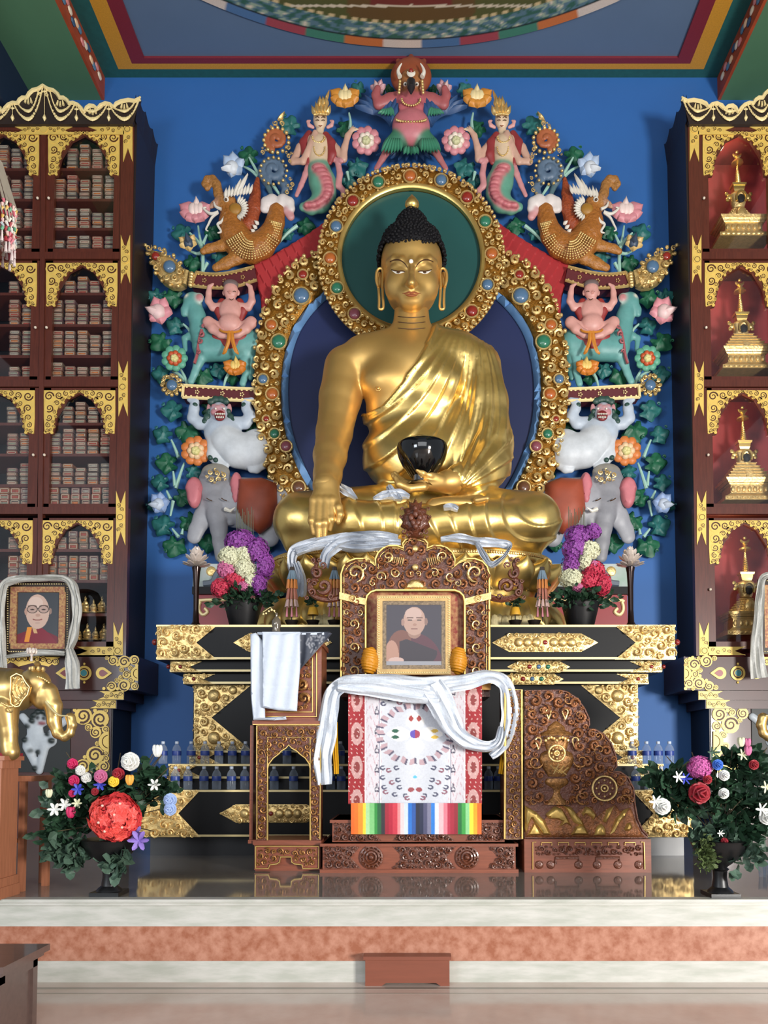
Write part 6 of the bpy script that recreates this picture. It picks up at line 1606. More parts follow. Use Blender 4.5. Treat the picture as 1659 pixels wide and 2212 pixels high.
    c.pth([(704, 294, -2), (715, 312, -4), (718, 335, -5), (712, 352, -2)], [7, 9, 8, 5], rd, 4); c.pth([(668, 290, 0), (657, 310, -2), (661, 335, -4), (666, 354, -2)], [7, 9, 8, 5], rd, 4)
    c.pth([(666, 350, 4), (660, 375, 2), (650, 398, 4), (640, 420, 4)], [5, 6, 5, 4], pk, 3); c.pth([(724, 345, 2), (738, 350, -6), (746, 340, -4), (742, 330, -2)], [5, 5, 4, 3], pk, 3); c.pth([(730, 352, 2), (734, 375, 2), (730, 398, 4), (742, 410, 4), (738, 425, 4)], [6, 6, 7, 5, 3], pk, 3)
    for e in (-1, 1): c.pth([(692+e*16, 275, 0), (692+e*24, 272, -2), (692+e*27, 264, -2), (692+e*22, 262, -2)], [3.5, 4, 3, 2], 'd9a09c', 2)
    c.build('scarf', ATTR, t)
    mb = MB(); Y = 9.84
    for i in range(5): a = math.radians(30+30*i); cx, cy = 694+17*math.cos(a), 246-8*math.sin(a); blade(mb, (T(694+12*math.cos(a)), 250), (T(694+24*math.cos(a)), 246-24*math.sin(a)), 13, Y, .02, .04)
    for i in range(3): blade(mb, (T(690+8*i), 232), (T(692+6*i), 212), 11, Y-.02, .02, .03)
    blade(mb, (T(700), 225), (T(712), 200), 9, Y, .02, .03)
    for i in range(9): boss(mb, (T(679+3.2*i), 246+.12*(i-4)**2), 2.6, Y-.02, f=1)
    for i in range(12): a = math.pi*i/11; boss(mb, (T(688+13*math.cos(a)), 296+12*math.sin(a)), 2.4, Y+.0, f=1)
    for i in range(14): a = math.pi*i/13; boss(mb, (T(690+12*math.cos(a)), 318+18*math.sin(a)), 1.8, Y+.0, f=1)
    mb.build('crown_and_jewels', GOLDC, t)
    mb = MB()
    for e in (-1, 1): mb.tube([P(T(692+e*x), y, 9.835) for x, y in ((3, 260), (6, 258.5), (10, 260))], .005, 5); mb.tube([P(T(692+e*x), y, 9.838) for x, y in ((2.5, 254), (6, 251.5), (11, 254))], .005, 5)
    mb.build('brows_and_eyes', INK, t)
    mb = MB(); mb.tube([P(T(x), y, 9.835) for x, y in ((688, 271), (692, 272.5), (696, 271))], [.004, .008, .004], 6); mb.build('mouth', LIP, t)
    # scroll finial column
    t = thing('scroll_finial', P(T(598), 440, 10.0), 'carved double scroll finial, orange above blue-grey with gold flames, on the %s' % sd, 'ornament')
    for (cx, cy, r, col, tp) in ((597, 303, 31, 'a85f3c', 'upper_scroll'), (591, 369, 38, '5a6f86', 'lower_scroll')):
        c = PxClay(9.95, 1.8, R); sp = spiral((cx, cy), r*.72, r*.12, 1.6, math.radians(120), 10, 1)
        c.pth([(x, y, 2-8*i/len(sp)) for i, (x, y) in enumerate(sp)], [r*.26*(1-.45*i/len(sp)) for i in range(len(sp))], col, 1.2)
        if tp == 'lower_scroll': c.pth([(608, 390, 2), (618, 405, 2), (610, 425, 2), (602, 440, 3)], [9, 8, 6, 4], col, 3); c.pth([(574, 392, 2), (580, 405, 2), (588, 425, 2)], [7, 5, 4], '4f6a72', 3)
        c.build(tp, ATTR, t)
    mb = MB(); Y = 9.92
    for i in range(15): a = math.radians(-60+24*i); boss(mb, (T(597+27*math.cos(a)), 303+27*math.sin(a)), 4.2, Y, f=1)
    for i in range(16): a = math.radians(22.5*i); boss(mb, (T(591+29*math.cos(a)), 369+29*math.sin(a)), 3.2, Y-.04, f=1)
    ornament(mb, [(T(a), b) for a, b in ((580, 285), (588, 268), (600, 258), (616, 248), (612, 262), (618, 280), (608, 276), (595, 275))], Y, 7, 2.4, 3, (), None, 500, .03)
    ornament(mb, [(T(a), b) for a, b in ((566, 320), (560, 340), (572, 338), (580, 325))], Y, 6, 2.4, 3, (), None, 200, .03); ornament(mb, [(T(a), b) for a, b in ((622, 310), (634, 335), (630, 365), (620, 345), (614, 330))], Y, 6, 2.4, 5, (), None, 300, .03); ornament(mb, [(T(a), b) for a, b in ((628, 380), (638, 395), (628, 420), (612, 430), (620, 400))], Y, 6, 2.4, 6, (), None, 300, .03)
    blade(mb, (T(600), 262), (T(616), 246), 10, Y, .02, .03); mb.build('gold_flames', GOLDC, t)
    # makara
    t = thing('makara_figure', P(T(510), 590, 9.93), 'carved orange scaly makara dragon with curled trunk and white mane on the %s' % sd, 'figure')
    og = 'a8682a'; c = PxClay(9.92, 1.9, R)
    c.pth([(598, 452, 3), (594, 480, 2), (584, 508, 0), (566, 530, -2), (542, 540, -4), (520, 530, -6), (506, 508, -8), (500, 485, -8), (498, 462, -8)], [16, 18, 22, 26, 28, 30, 27, 23, 18], og, 6)
    c.pth([(505, 528, -8), (480, 535, -8), (452, 540, -6), (440, 546, -6)], [16, 9, 7, 5], 'b07434', 6)
    c.pth([(530, 545, -6), (515, 560, -10), (490, 574, -10), (468, 583, -10)], [22, 13, 10, 6], 'b07434', 6)
    c.e((492, 446, -10), (20, 19, 15), 'b0763a'); c.pth([(482, 440, -12), (474, 425, -12), (470, 405, -12), (462, 394, -12), (450, 394, -12), (444, 404, -12), (450, 413, -12), (456, 407, -12)], [13, 10, 9, 8, 7, 6, 5, 4], 'a8743c', 3)
    c.pth([(478, 440, -14), (465, 450, -16), (458, 455, -16)], [9, 6, 4], 'b98a70', 3)
    c.pth([(520, 500, -2), (540, 480, 0), (548, 450, 0), (552, 415, 2), (556, 385, 3)], [14, 15, 14, 9, 3], 'a04a28', 5)
    c.build('body', ATTRS, t, fn=None)
    mb = MB(); Y = 9.80; wh = [(0)]
    for i in range(11): a = math.radians(-65+13*i); blade(mb, (T(508+14*math.cos(a)), 452+14*math.sin(a)), (T(508+30*math.cos(a)), 452+30*math.sin(a)), 8, Y, .02, .02)
    for i in range(9): x = 484+i*6.5; blade(mb, (T(x+2), 428-i*1.0), (T(x+6+i*.6), 409-i*.9-(4 if i % 2 else 0)), 8, Y, .02, .02)
    blade(mb, (T(512), 420), (T(537), 380), 12, Y, .03, .03); blade(mb, (T(505), 424), (T(522), 392), 9, Y, .03, .03)
    for q, r in (([(488, 462), (480, 478), (470, 485), (478, 500), (470, 503)], [3, 3, 2.4, 2, 1.2]), ([(470, 460), (458, 470), (450, 485), (445, 496), (450, 499)], [2.6, 2.4, 2, 1.6, 1]), ([(472, 458), (458, 462), (448, 458), (440, 450), (446, 448)], [3, 3, 2.6, 2, 1.2]), ([(478, 452), (466, 446), (462, 436)], [3, 2.5, 1.2])):
        pts = cr(q, 4); mb.tube([P(T(a), b, Y) for a, b in pts], list(np.interp(np.linspace(0, 1, len(pts)), np.linspace(0, 1, len(r)), np.array(r)*K(Y)*1.2)), 7)
    for i in range(5): blade(mb, (T(560-i*4), 485+i*9), (T(550-i*4), 480+i*9), 9, Y+.06, .02, .02)
    mb.build('white_mane', mat('ivory_paint', 'd6d0c4', .5), t)
    c = PxClay(9.92, 1.9, R)
    for e in (-1, 1): c.pth([(600, 448, -2), (600+e*12, 436, -2), (600+e*24, 440, -3), (600+e*28, 452, -3), (600+e*20, 456, -3)], [9, 13, 11, 8, 5], 'd9d0cc', 4)
    c.pth([(622, 456, 0), (628, 468, 0)], [10, 8], 'c98f90', 3); c.build('tail_fin', ATTR, t)
    mb = MB(); boss(mb, (T(508), 452), 14, Y-.0, f=.5); mb.build('cheek_disc', mat('mustard_paint', '9c6f28', .5), t)
    mb = MB(); boss(mb, (T(489), 431), 6, Y+.0, f=.8); mb.build('eye', EYEW, t); mb = MB(); boss(mb, (T(488), 431), 3, Y-.03, f=1); mb.build('pupil', INK, t)
    mb = MB(); r_ = random.Random(3)
    pth = cr([(594, 480), (586, 505), (568, 528), (544, 538), (522, 530), (508, 510)], 6)
    for i, q in enumerate(pth):
        d = pth[min(i+1, len(pth)-1)]-pth[max(i-1, 0)]; d = d/np.hypot(*d); nn = np.array((-d[1], d[0]))
        for j in range(-4, 5):
            w_ = 5.2 if i > 6 else 3.6; z_ = j*w_; rr_ = 24 if i > 6 else 19
            dep = math.sqrt(max(0, rr_**2-z_**2))*K(9.92)
            boss(mb, (T(q[0]+nn[0]*z_), q[1]+nn[1]*z_), 2.1, 9.92-dep*.82-(.075 if i > 16 else .0), f=1)
    mb.build('gold_scales', GOLDC, t)
    # boy
    t = thing('boy_figure', P(T(498), 742, 9.9), 'carved smiling boy in red vest sitting cross-legged and lifting the upper %s beam' % sd, 'figure')
    c = PxClay(9.88, 1.5, R); sk = 'd29a90'
    c.e((500, 631, -8), (15, 18, 14), sk, 3); c.e((500, 638, -9), (13, 12, 12), sk, 3); c.c((499, 646, -2), (498, 656, 0), 7, 9, sk, 3); c.e((498, 672, -3), (22, 24, 15), sk); c.e((498, 702, -7), (22, 19, 18), sk)
    for e in (-1, 1):
        c.e((500+e*16, 635, -5), (3, 6, 3), sk, 1.5)
        c.pth([(498+e*20, 662, 0), (498+e*38, 664, 0), (498+e*47, 652, -4), (498+e*46, 636, -6), (498+e*44, 624, -8)], [8, 7.5, 7, 5.5, 4.5], sk, 3)
        c.c((498+e*44, 623, -8), (498+e*36, 618, -10), 4, 2.5, sk, 2)
        c.pth([(498+e*20, 712, 0), (498+e*46, 700, -8), (498+e*36, 716, -14), (498+e*18, 728, -16), (498+e*6, 733, -18)], [11, 11, 9, 8, 6], sk, 4)
    c.e((500, 641, -22), (3, 3, 2), 'c08478', 1)
    c.build('body', ATTR, t)
    mb = MB(); q = PxClay(9.88, 1.6, R); q.e((500, 618, -6), (14.5, 8, 13)); q.build('hair', mat('grey_hair', '6a5a58', .6), t, colored=False)
    q = PxClay(9.88, 1.8, R)
    for e in (-1, 1): q.pth([(498+e*19, 652, 4), (498+e*25, 668, 4), (498+e*20, 688, 4)], [7, 9, 6])
    q.e((498, 728, -2), (38, 15, 12)); q.e((498, 742, -2), (20, 12, 12)); q.build('red_clothes', mat('red_cloth_paint', '8f2f2c', .5), t, colored=False)
    mb = MB()
    for e in (-1, 1): ribbon(mb, [(T(498+e*3), 715, 9.72), (T(498+e*5), 738, 9.72), (T(498+e*12), 758, 9.74), (T(498+e*18), 764, 9.76)], [7, 8, 8, 3], .004, 5, 3)
    mb.tube([P(T(498+23*math.cos(a)), 712+6*math.sin(a), 9.77-.05*math.sin(a)) for a in np.linspace(0, math.pi, 10)], .014, 6)
    mb.build('orange_sash', mat('orange_cloth_paint', 'c8802c', .5), t)
    mb = MB()
    for e in (-1, 1): mb.tube([P(T(500+e*x), y, 9.788) for x, y in ((3, 630), (6, 628.5), (9, 630))], .005, 5)
    mb.tube([P(T(x), y, 9.79) for x, y in ((495, 645), (500, 648), (505, 645))], .005, 5); mb.build('face_lines', INK, t)
    # teal horse-like beast
    t = thing('teal_beast', P(T(480), 830, 9.98), 'carved teal horse-like beast carrying the boy on the %s' % sd, 'figure')
    c = PxClay(9.97, 1.9, R); tl = '5f9a96'
    c.pth([(448, 752, 0), (480, 752, -2), (515, 748, -2), (538, 742, 0)], [26, 24, 24, 26], tl, 8)
    c.pth([(442, 745, 0), (432, 715, -2), (426, 685, -4), (420, 662, -6)], [24, 17, 15, 14], tl, 8)
    c.e((418, 652, -8), (18, 15, 13), tl); c.pth([(412, 658, -10), (402, 674, -10), (400, 682, -10)], [12, 8, 6], tl, 4); c.c((408, 668, -8), (410, 684, -8), 5, 3.5, '8fb8b0', 2)
    c.e((433, 651, -16), (11, 11, 5), 'a9c4ba', 2); c.e((435, 651, -20), (7, 7, 4), 'c47a7c', 1)
    c.pth([(440, 760, -4), (430, 785, -6), (422, 808, -6), (414, 826, -6)], [15, 9, 6, 6], '6fa8a4', 5); c.pth([(432, 740, 4), (408, 725, 2), (398, 730, 2), (400, 755, 2)], [9, 6, 5, 4], tl, 4)
    c.pth([(534, 752, -4), (530, 780, -4), (532, 805, -4), (525, 830, -4)], [17, 9, 5.5, 6], '6fa8a4', 5); c.pth([(545, 750, 6), (546, 785, 6), (540, 815, 6)], [12, 7, 4], '4c8480', 5)
    c.e((407, 648, -18), (3, 3, 3), 'e0d8c8', 1)
    c.build('body', ATTR, t)
    mb = MB()
    for (x, y, r, w_) in ((436, 722, 8, 1), (432, 738, 7, -1), (440, 706, 6, 1), (430, 760, 6, 1)): curl(mb, (T(x), y), r, 9.83, x, w_*s, 1.1, .4, .01)
    mb.tube([P(T(a), b, 9.86) for a, b in cr([(436, 712), (430, 735), (426, 765), (420, 785)], 4)], .02, 6); mb.build('mane', mat('rose_mane', 'a0565a', .5), t)
    # white lion
    t = thing('snow_lion', P(T(510), 1020, 9.95), 'carved white snow lion with green mane holding up the lower %s beam' % sd, 'figure')
    c = PxClay(9.93, 1.9, R); w1 = 'b4bfcc'; w2 = 'c8cdd2'
    c.e((475, 895, -10), (19, 21, 17), w1, 4); c.e((482, 935, -4), (36, 30, 22), w1, 10); c.pth([(490, 955, -6), (515, 975, -6), (548, 978, -2)], [30, 32, 36], w2, 10); c.e((556, 965, -2), (34, 34, 24), w2, 8)
    for q in ([(460, 918, -4), (432, 916, -4), (418, 905, -6), (421, 885, -8), (424, 872, -10), (412, 866, -10)], [(502, 915, -4), (530, 915, -4), (542, 902, -6), (534, 885, -8), (532, 872, -10), (545, 868, -10)]): c.pth(q, [13, 12, 11, 10, 7, 5.5], w1, 4)
    c.pth([(465, 958, -6), (462, 985, -8), (478, 1008, -10), (488, 1012, -12)], [15, 12, 9, 7], w2, 5); c.pth([(565, 985, -8), (566, 1005, -8), (556, 1016, -12), (545, 1018, -14)], [15, 10, 8, 6], w2, 5)
    c.e((466, 884, -22), (5.5, 4, 3), 'b8787c', 1.5); c.e((484, 884, -22), (5.5, 4, 3), 'b8787c', 1.5); c.e((475, 888, -26), (6, 4, 3), 'c48a8c', 1.5); c.e((475, 898, -24), (15, 8, 5), 'c07a7e', 2)
    for e in (-1, 1): c.e((475+e*22, 886, -8), (5, 12, 4), 'c08a8c', 2)
    c.build('body', ATTR, t)
    c = PxClay(9.93, 1.8, R); dg = '2c4a42'
    for (x, y, r) in ((458, 872, 7), (468, 867, 7), (480, 867, 7), (491, 871, 7), (450, 905, 7), (500, 905, 7), (445, 915, 6), (505, 914, 6), (475, 915, 6), (455, 893, 5), (496, 893, 5), (424, 880, 6), (530, 880, 6), (540, 968, 4), (543, 985, 4), (546, 1000, 6), (470, 1000, 5), (458, 995, 5), (572, 980, 4)): c.e((x, y, -14 if y < 960 else -22), (r, r, 6), dg, 3)
    c.build('green_mane', ATTR, t)
    mb = MB(); boss(mb, (T(475), 898), 12, 9.79, f=.4); mb.build('mouth', mat('red_mouth', '7a2226', .4), t)
    mb = MB()
    for i in range(6): blade(mb, (T(466+3.6*i), 892), (T(466+3.6*i), 897), 3.4, 9.75, .005, .01)
    for i in range(5): blade(mb, (T(468+3.6*i), 903), (T(468+3.6*i), 899), 3.2, 9.75, .005, .01)
    for x in (466, 484): boss(mb, (T(x), 883), 2.4, 9.79, f=1)
    mb.build('teeth', EYEW, t)
    # elephant
    t = thing('carved_elephant', P(T(500), 1200, 9.9), 'carved grey elephant with pink ears and orange saddle cloth at the lower %s' % sd, 'figure')
    c = PxClay(9.90, 2.2, R, .5); g1 = '86868c'; g2 = '9c9ca2'
    c.e((466, 1052, -16), (34, 40, 28), g1, 8); c.e((468, 1022, -14), (28, 16, 22), '8f8a80', 6)
    c.pth([(468, 1085, -22), (472, 1115, -26), (476, 1145, -26), (478, 1175, -24), (480, 1205, -20)], [24, 19, 15, 12, 10], g1, 8)
    c.pth([(455, 1095, -10), (440, 1120, -6), (425, 1145, -4), (420, 1160, -4)], [24, 18, 13, 12], g2, 8); c.pth([(492, 1098, -22), (505, 1120, -22), (500, 1130, -20)], [12, 8, 7], g1, 5)
    c.pth([(510, 1085, 4), (560, 1090, 6), (590, 1085, 8)], [50, 52, 45], g2, 10); c.pth([(575, 1120, 4), (582, 1160, 4)], [24, 18], g2, 8)
    c.build('body', ATTR, t)
    for (x, y, w_, h_) in ((416, 1060, 19, 34), (508, 1052, 14, 36)):
        mb = MB(); pillow(mb, [(T(x+w_*math.cos(a)*(1.05 if math.sin(a) < 0 else .85)), y+h_*math.sin(a)) for a in np.linspace(0, 2*math.pi, 25)[:-1]], 9.72, .08, 10, 5)
        mb.build('ear', mat('pink_ear', 'c8747c', .5, noise=.2, nscale=3), t)
    mb = MB(); pillow(mb, [(T(a), b) for a, b in ((512, 1025), (560, 1022), (592, 1035), (594, 1080), (580, 1125), (555, 1145), (520, 1120), (505, 1090))], 9.60, .2, 40, 7); mb.build('saddle_cloth', mat('rust_cloth', 'a04a30', .5, noise=.2, nscale=4), t)
    mb = MB(); ornament(mb, [(T(a), b) for a, b in ((440, 1026), (455, 1016), (480, 1016), (496, 1026), (490, 1040), (468, 1048), (448, 1040))], 9.72, 7, 2.4, 4, (), None, 500, .03); curl(mb, (T(466), 1014), 6, 9.74, 0, 1, 1, .3)
    mb.build('gold_headband', GOLDC, t)
    mb = MB()
    for e in (-1, 1): mb.tube([P(T(468+e*16+x), 1079+y, 9.70) for x, y in ((-6, -3), (0, 1), (6, 3))], .007, 5)
    mb.build('eye', INK, t); mb = MB(); mb.tube([P(T(487), 1100, 9.72), P(T(498), 1104, 9.68), P(T(508), 1096, 9.66)], [.03, .022, .004], 7); mb.build('tusk', EYEW, t)
# ---- winged garuda at the top
t = thing('garuda_figure', P(888, 360, 9.95), 'carved winged bird-headed guardian with white horns at the top above the halo', 'figure')
c = PxClay(9.86, 1.7); c.e((888, 166, 0), (42, 38, 24), '944a2c', 6); c.pth([(888, 140, 0), (888, 124, 0)], [14, 3], '944a2c', 8); c.c((866, 142, 0), (860, 132, 0), 8, 3, '944a2c'); c.c((910, 142, 0), (916, 132, 0), 8, 3, '944a2c'); c.build('flame_hair', ATTR, t)
c = PxClay(9.84, 1.7); rs = 'b8626a'
c.e((888, 184, -16), (23, 22, 18), 'a0683c', 4); c.e((888, 228, -4), (31, 30, 22), rs, 8); c.e((888, 280, -8), (36, 34, 28), 'c07078', 10)
for e in (-1, 1):
    c.pth([(888+e*24, 213, -4), (888+e*46, 218, -4), (888+e*70, 228, -6), (888+e*76, 212, -10), (888+e*72, 200, -14)], [12, 12, 10, 8, 6], 'a85a5c', 4)
    c.pth([(888+e*22, 300, -4), (888+e*44, 315, -4)], [20, 14], '3f7a60', 5); c.pth([(888+e*48, 320, 0), (888+e*62, 342, 2), (888+e*75, 362, 4)], [9, 6, 5], 'b06a6c', 3)
    c.pth([(888+e*16, 206, -16), (888+e*10, 214, -18), (888, 222, -20)], [3.5, 3, 3], 'a0683c', 2); c.e((888+e*12, 244, -22), (13, 10, 6), rs, 5)
c.build('body', ATTR, t)
mb = MB()
for e in (-1, 1):
    pts = cr([(864+0, 166), (860, 155), (863, 145), (868, 137)], 4); mb.tube([P(a if e < 0 else M(a), b, 9.66) for a, b in pts], list(np.linspace(.032, .006, len(pts))), 8); boss(mb, (888+e*12.5, 182), 4.5, 9.65, f=.8)
pts = [(888+8*math.cos(a), 154+8*math.sin(a)) for a in np.linspace(.1, 3.04, 10)]; mb.tube([P(a, b, 9.64) for a, b in pts], [.008+.02*math.sin(math.pi*i/9) for i in range(10)], 6)
mb.build('horns_and_eyes', EYEW, t)
mb = MB(); mb.tube([P(888, 178, 9.62), P(888, 190, 9.56), P(888, 204, 9.60)], [.06, .05, .008], 10); boss(mb, (875.5, 182), 2, 9.61, f=1); boss(mb, (900.5, 182), 2, 9.61, f=1); mb.build('beak', mat('dark_beak', '1d1a20', .35), t)
mb = MB(); boss(mb, (888, 152), 5, 9.64); mb.build('forehead_gem', GEMR, t)
mb = MB()
for e in (-1, 1):
    for i in range(5): boss(mb, (888+e*(24+i*.5), 176+i*6), 3.5, 9.68, f=1)
for i in range(13): a = math.pi*i/12; boss(mb, (888+20*math.cos(a), 214+14*math.sin(a)), 2.4, 9.68, f=1)
for i in range(17): a = math.pi*i/16; boss(mb, (888+32*math.cos(a), 258+5*math.sin(a)), 2.6, 9.66, f=1)
mb.build('gold_jewels', GOLDC, t)
FEA = mat('slate_feather', '2c4c78', .45); GFE = mat('green_feather', '3f8468', .5)
for e in (-1, 1):
    mb = MB()
    for i in range(9):
        a = math.radians(168-15*i); L = 70-3*i; bx, by = 888+e*52, 252
        q = (bx+e*-L*math.cos(a), by-L*math.sin(a)*.8)
        blade(mb, (bx+e*-10*math.cos(a), by+4*i-8), q, 24, 9.93-.008*i, .06, .05, 8)
    for i in range(5): blade(mb, (888+e*(6+5*i), 318), (888+e*(12+16*i), 352-3*i), 13, 9.98-.004*i, .02, .03)
    mb.build('wing', FEA, t)
    mb = MB()
    for i in range(6): blade(mb, (888+e*(44+2*i), 232+i), (888+e*(36+7*i), 254-.6*i*i*.4), 10, 9.80, .02, .02)
    for i in range(7): blade(mb, (888+e*(24+4*i), 300), (888+e*(22+7*i), 334-1.2*abs(i-3)), 12, 9.74, .02, .03)
    for i in range(3): blade(mb, (888+e*5*i, 318), (888+e*8*i, 338-i), 12, 9.78, .02, .03)
    mb.build('green_plumage', GFE, t)
# pedestal painted boxes behind the altar flowers
for s, sd in ((-1, 'left'), (1, 'right')):
    T = (lambda u: u) if s < 0 else M
    t = thing('painted_pedestal', P(T(490), 1348, 9.2), 'red and green painted pedestal block behind the %s altar flowers' % sd, 'pedestal')
    a = P(T(420), 1350, 9.2); b = P(T(600), 1215, 9.2)
    mb = MB(); z_ = P(0, 1285, 9.2).z; mb.box((a.x, 9.2, ZT), (b.x, 9.9, z_)); o = mb.build('red_block', mat('red_lacquer', '8f2428', .4), t, smooth=False)
    mb = MB(); frame_line(mb, [(T(x), y) for x, y in cr([(600, 1296), (445, 1296), (432, 1302), (430, 1318), (438, 1328), (448, 1322), (442, 1314)], 4)], 9.19, .02); mb.build('gold_curl', CREAM, o)
    mb = MB(); mb.box((a.x-s*-.02, 9.15, z_), (b.x, 9.92, z_+.09)); mb.build('dark_rail', BLACK, t, smooth=False)
    mb = MB(); z2_ = P(0, 1217, 9.2).z; mb.box((P(T(432), 1, 9.2).x, 9.22, z_+.09), (b.x, 9.85, z2_)); o = mb.build('painted_block', mat('sage_paint', '8fa696', .5, col2='b0b4b4', nscale=3), t, smooth=False)
    mb = MB(); frame_line(mb, [(T(x), y) for x, y in cr([(440, 1262), (460, 1258), (470, 1240), (490, 1228), (520, 1232)], 5)], 9.2, .045); mb.build('grey_wave', mat('grey_paint', '5a6470', .5), o)
    mb = MB(); boss(mb, (T(456), 1234), 11, 9.22, f=.2); mb.build('gold_dot', GOLDC, o)
# ================================================================ OFFERINGS, FLOWERS, BOTTLES, ELEPHANTS, FURNITURE
LEAFD = mat('artificial_leaf', '2c4a34', .5, noise=.3, nscale=20); LEAFG = mat('grey_leaf', '4d6655', .55, noise=.3, nscale=20); URN = mat('black_urn', '0d0d0f', .4)
def floret(mb, c, nrm, r, n=4):
    nrm = Vector(nrm).normalized(); x = nrm.orthogonal().normalized(); y = nrm.cross(x); a0 = random.uniform(0, 6.28)
    for i in range(n):
        a = a0+2*math.pi*i/n; d = x*math.cos(a)+y*math.sin(a); e = nrm.cross(d)
        V = [c, c+d*r*.55+e*r*.42+nrm*r*.15, c+d*r*1.05+nrm*r*.05, c+d*r*.55-e*r*.42+nrm*r*.15]
        mb.add(V, [(0, 3, 2, 1)])
def puff(name, c, r, col, m, parent, n=60, fr=.3, np_=4, lab=None, sy=.8):
    mb = MB(); c = Vector(c); g = math.pi*(3-5**.5)
    for i in range(n):
        z = 1-2*(i+.5)/n; q = math.sqrt(1-z*z); d = Vector((q*math.cos(g*i), q*math.sin(g*i), z))
        if d.y > .45: continue
        j = Vector([random.uniform(-.08, .08) for _ in range(3)]); floret(mb, c+Vector((d.x*r[0], d.y*r[1], d.z*r[2]))*(.92+random.uniform(-.06, .1)), d+j*3, fr*r[0]*random.uniform(.85, 1.15), np_)
    mb.sph(c, [q*.86 for q in r], 12)
    o = mb.build(name, m, parent, smooth=False)
    if lab: o['label'] = lab
    return o
def bloom(name, c, r, m, parent, kind='rose', lab=None):
    mb = MB(); c = Vector(c)
    if kind == 'rose':
        for l, (n, rr, op) in enumerate(((6, 1, .9), (5, .75, .6), (4, .5, .3), (3, .3, .1))):
            for i in range(n):
                a = 2*math.pi*(i+.5*l)/n+l; d = Vector((math.cos(a), 0, math.sin(a)))
                x = Vector((-d.z, 0, d.x)); f = Vector((0, -1, 0)); t = (d*op+f*(1-op*.6)).normalized()
                R_ = Matrix((x, t, x.cross(t))).transposed(); mb.sph(c+d*r*.42*rr+f*r*(.25*l), (r*.48*rr+.2*r, r*.42, r*.13), 8, rot=R_)
    elif kind == 'tulip':
        for i in range(5): a = 2*math.pi*i/5; mb.sph(c+Vector((math.cos(a)*r*.3, math.sin(a)*r*.3, 0)), (r*.42, r*.42, r*.95), 8, rot=Matrix.Rotation(math.radians(12), 3, Vector((-math.sin(a), math.cos(a), 0))))
    elif kind == 'star':
        for i in range(6):
            a = math.pi*i/3; d = Vector((math.cos(a), -.5, math.sin(a))).normalized(); x = d.orthogonal().normalized(); mb.sph(c+d*r*.55, (r*.28, r*.1, r*.6), 7, rot=Matrix((x, d.cross(x), d)).transposed())
    o = mb.build(name, m, parent)
    if lab: o['label'] = lab
    return o
def leafy(name, pts, m, parent, n, L, spread, seed=0, wf=.3, lab=None):
    """a spray of leaves along random twigs from pts (centre, radius xyz)"""
    r_ = random.Random(seed); mb = MB()
    for i in range(n):
        c, R = r_.choice(pts); a = Vector([r_.gauss(0, .45) for _ in range(3)]); p = Vector(c)+Vector((a.x*R[0], a.y*R[1], a.z*R[2]))
        d = Vector((a.x*1.5+r_.uniform(-.7, .7), a.y-.5, a.z+r_.uniform(-.5, .9))).normalized(); l = L*r_.uniform(.6, 1.2); x = d.cross(Vector((r_.uniform(-1, 1), -1, r_.uniform(-1, 1)))).normalized(); n_ = d.cross(x)
        w_ = l*wf; V = [p, p+d*l*.35+x*w_, p+d*l*.75+x*w_*.7-n_*l*.08, p+d*l-n_*l*.2, p+d*l*.75-x*w_*.7-n_*l*.08, p+d*l*.35-x*w_, p+d*l*.4+n_*l*.06]
        mb.add(V, [(0, 1, 6), (1, 2, 6), (2, 3, 6), (3, 4, 6), (4, 5, 6), (5, 0, 6)])
    o = mb.build(name, m, parent, smooth=False)
    if lab: o['label'] = lab
    return o
PUR = mat('purple_petal', '8a3f95', .6, noise=.25, nscale=9); CRM = mat('cream_petal', 'd3d2b0', .6, noise=.1, nscale=9); RED = mat('red_petal', 'c02c48', .6, noise=.2, nscale=9); PNK = mat('pink_petal', 'c86a94', .6, noise=.2, nscale=9)
SCA = mat('scarlet_petal', 'd83a3c', .55, noise=.2, nscale=12); WHP = mat('white_petal', 'd6d6d0', .6); MAG = mat('magenta_petal', 'c8285e', .55, noise=.2, nscale=20); BLP = mat('blue_petal', '3a45b0', .55, noise=.2, nscale=20); YLP = mat('yellow_petal', 'e6c83c', .55); ORP = mat('orange_petal', 'e0a040', .55); CRI = mat('crimson_petal', '9a1f2c', .55, noise=.3, nscale=20); LIL = mat('lilac_petal', '8a70c0', .6, noise=.2, nscale=20); SKY = mat('skyblue_petal', '9fb4dc', .6, noise=.1, nscale=20); MAU = mat('mauve_petal', 'c05a9c', .6, noise=.2, nscale=20)
BLU2 = mat('azure_petal', '3868c0', .6)
def W(u, v, Y): return P(u, v, Y)
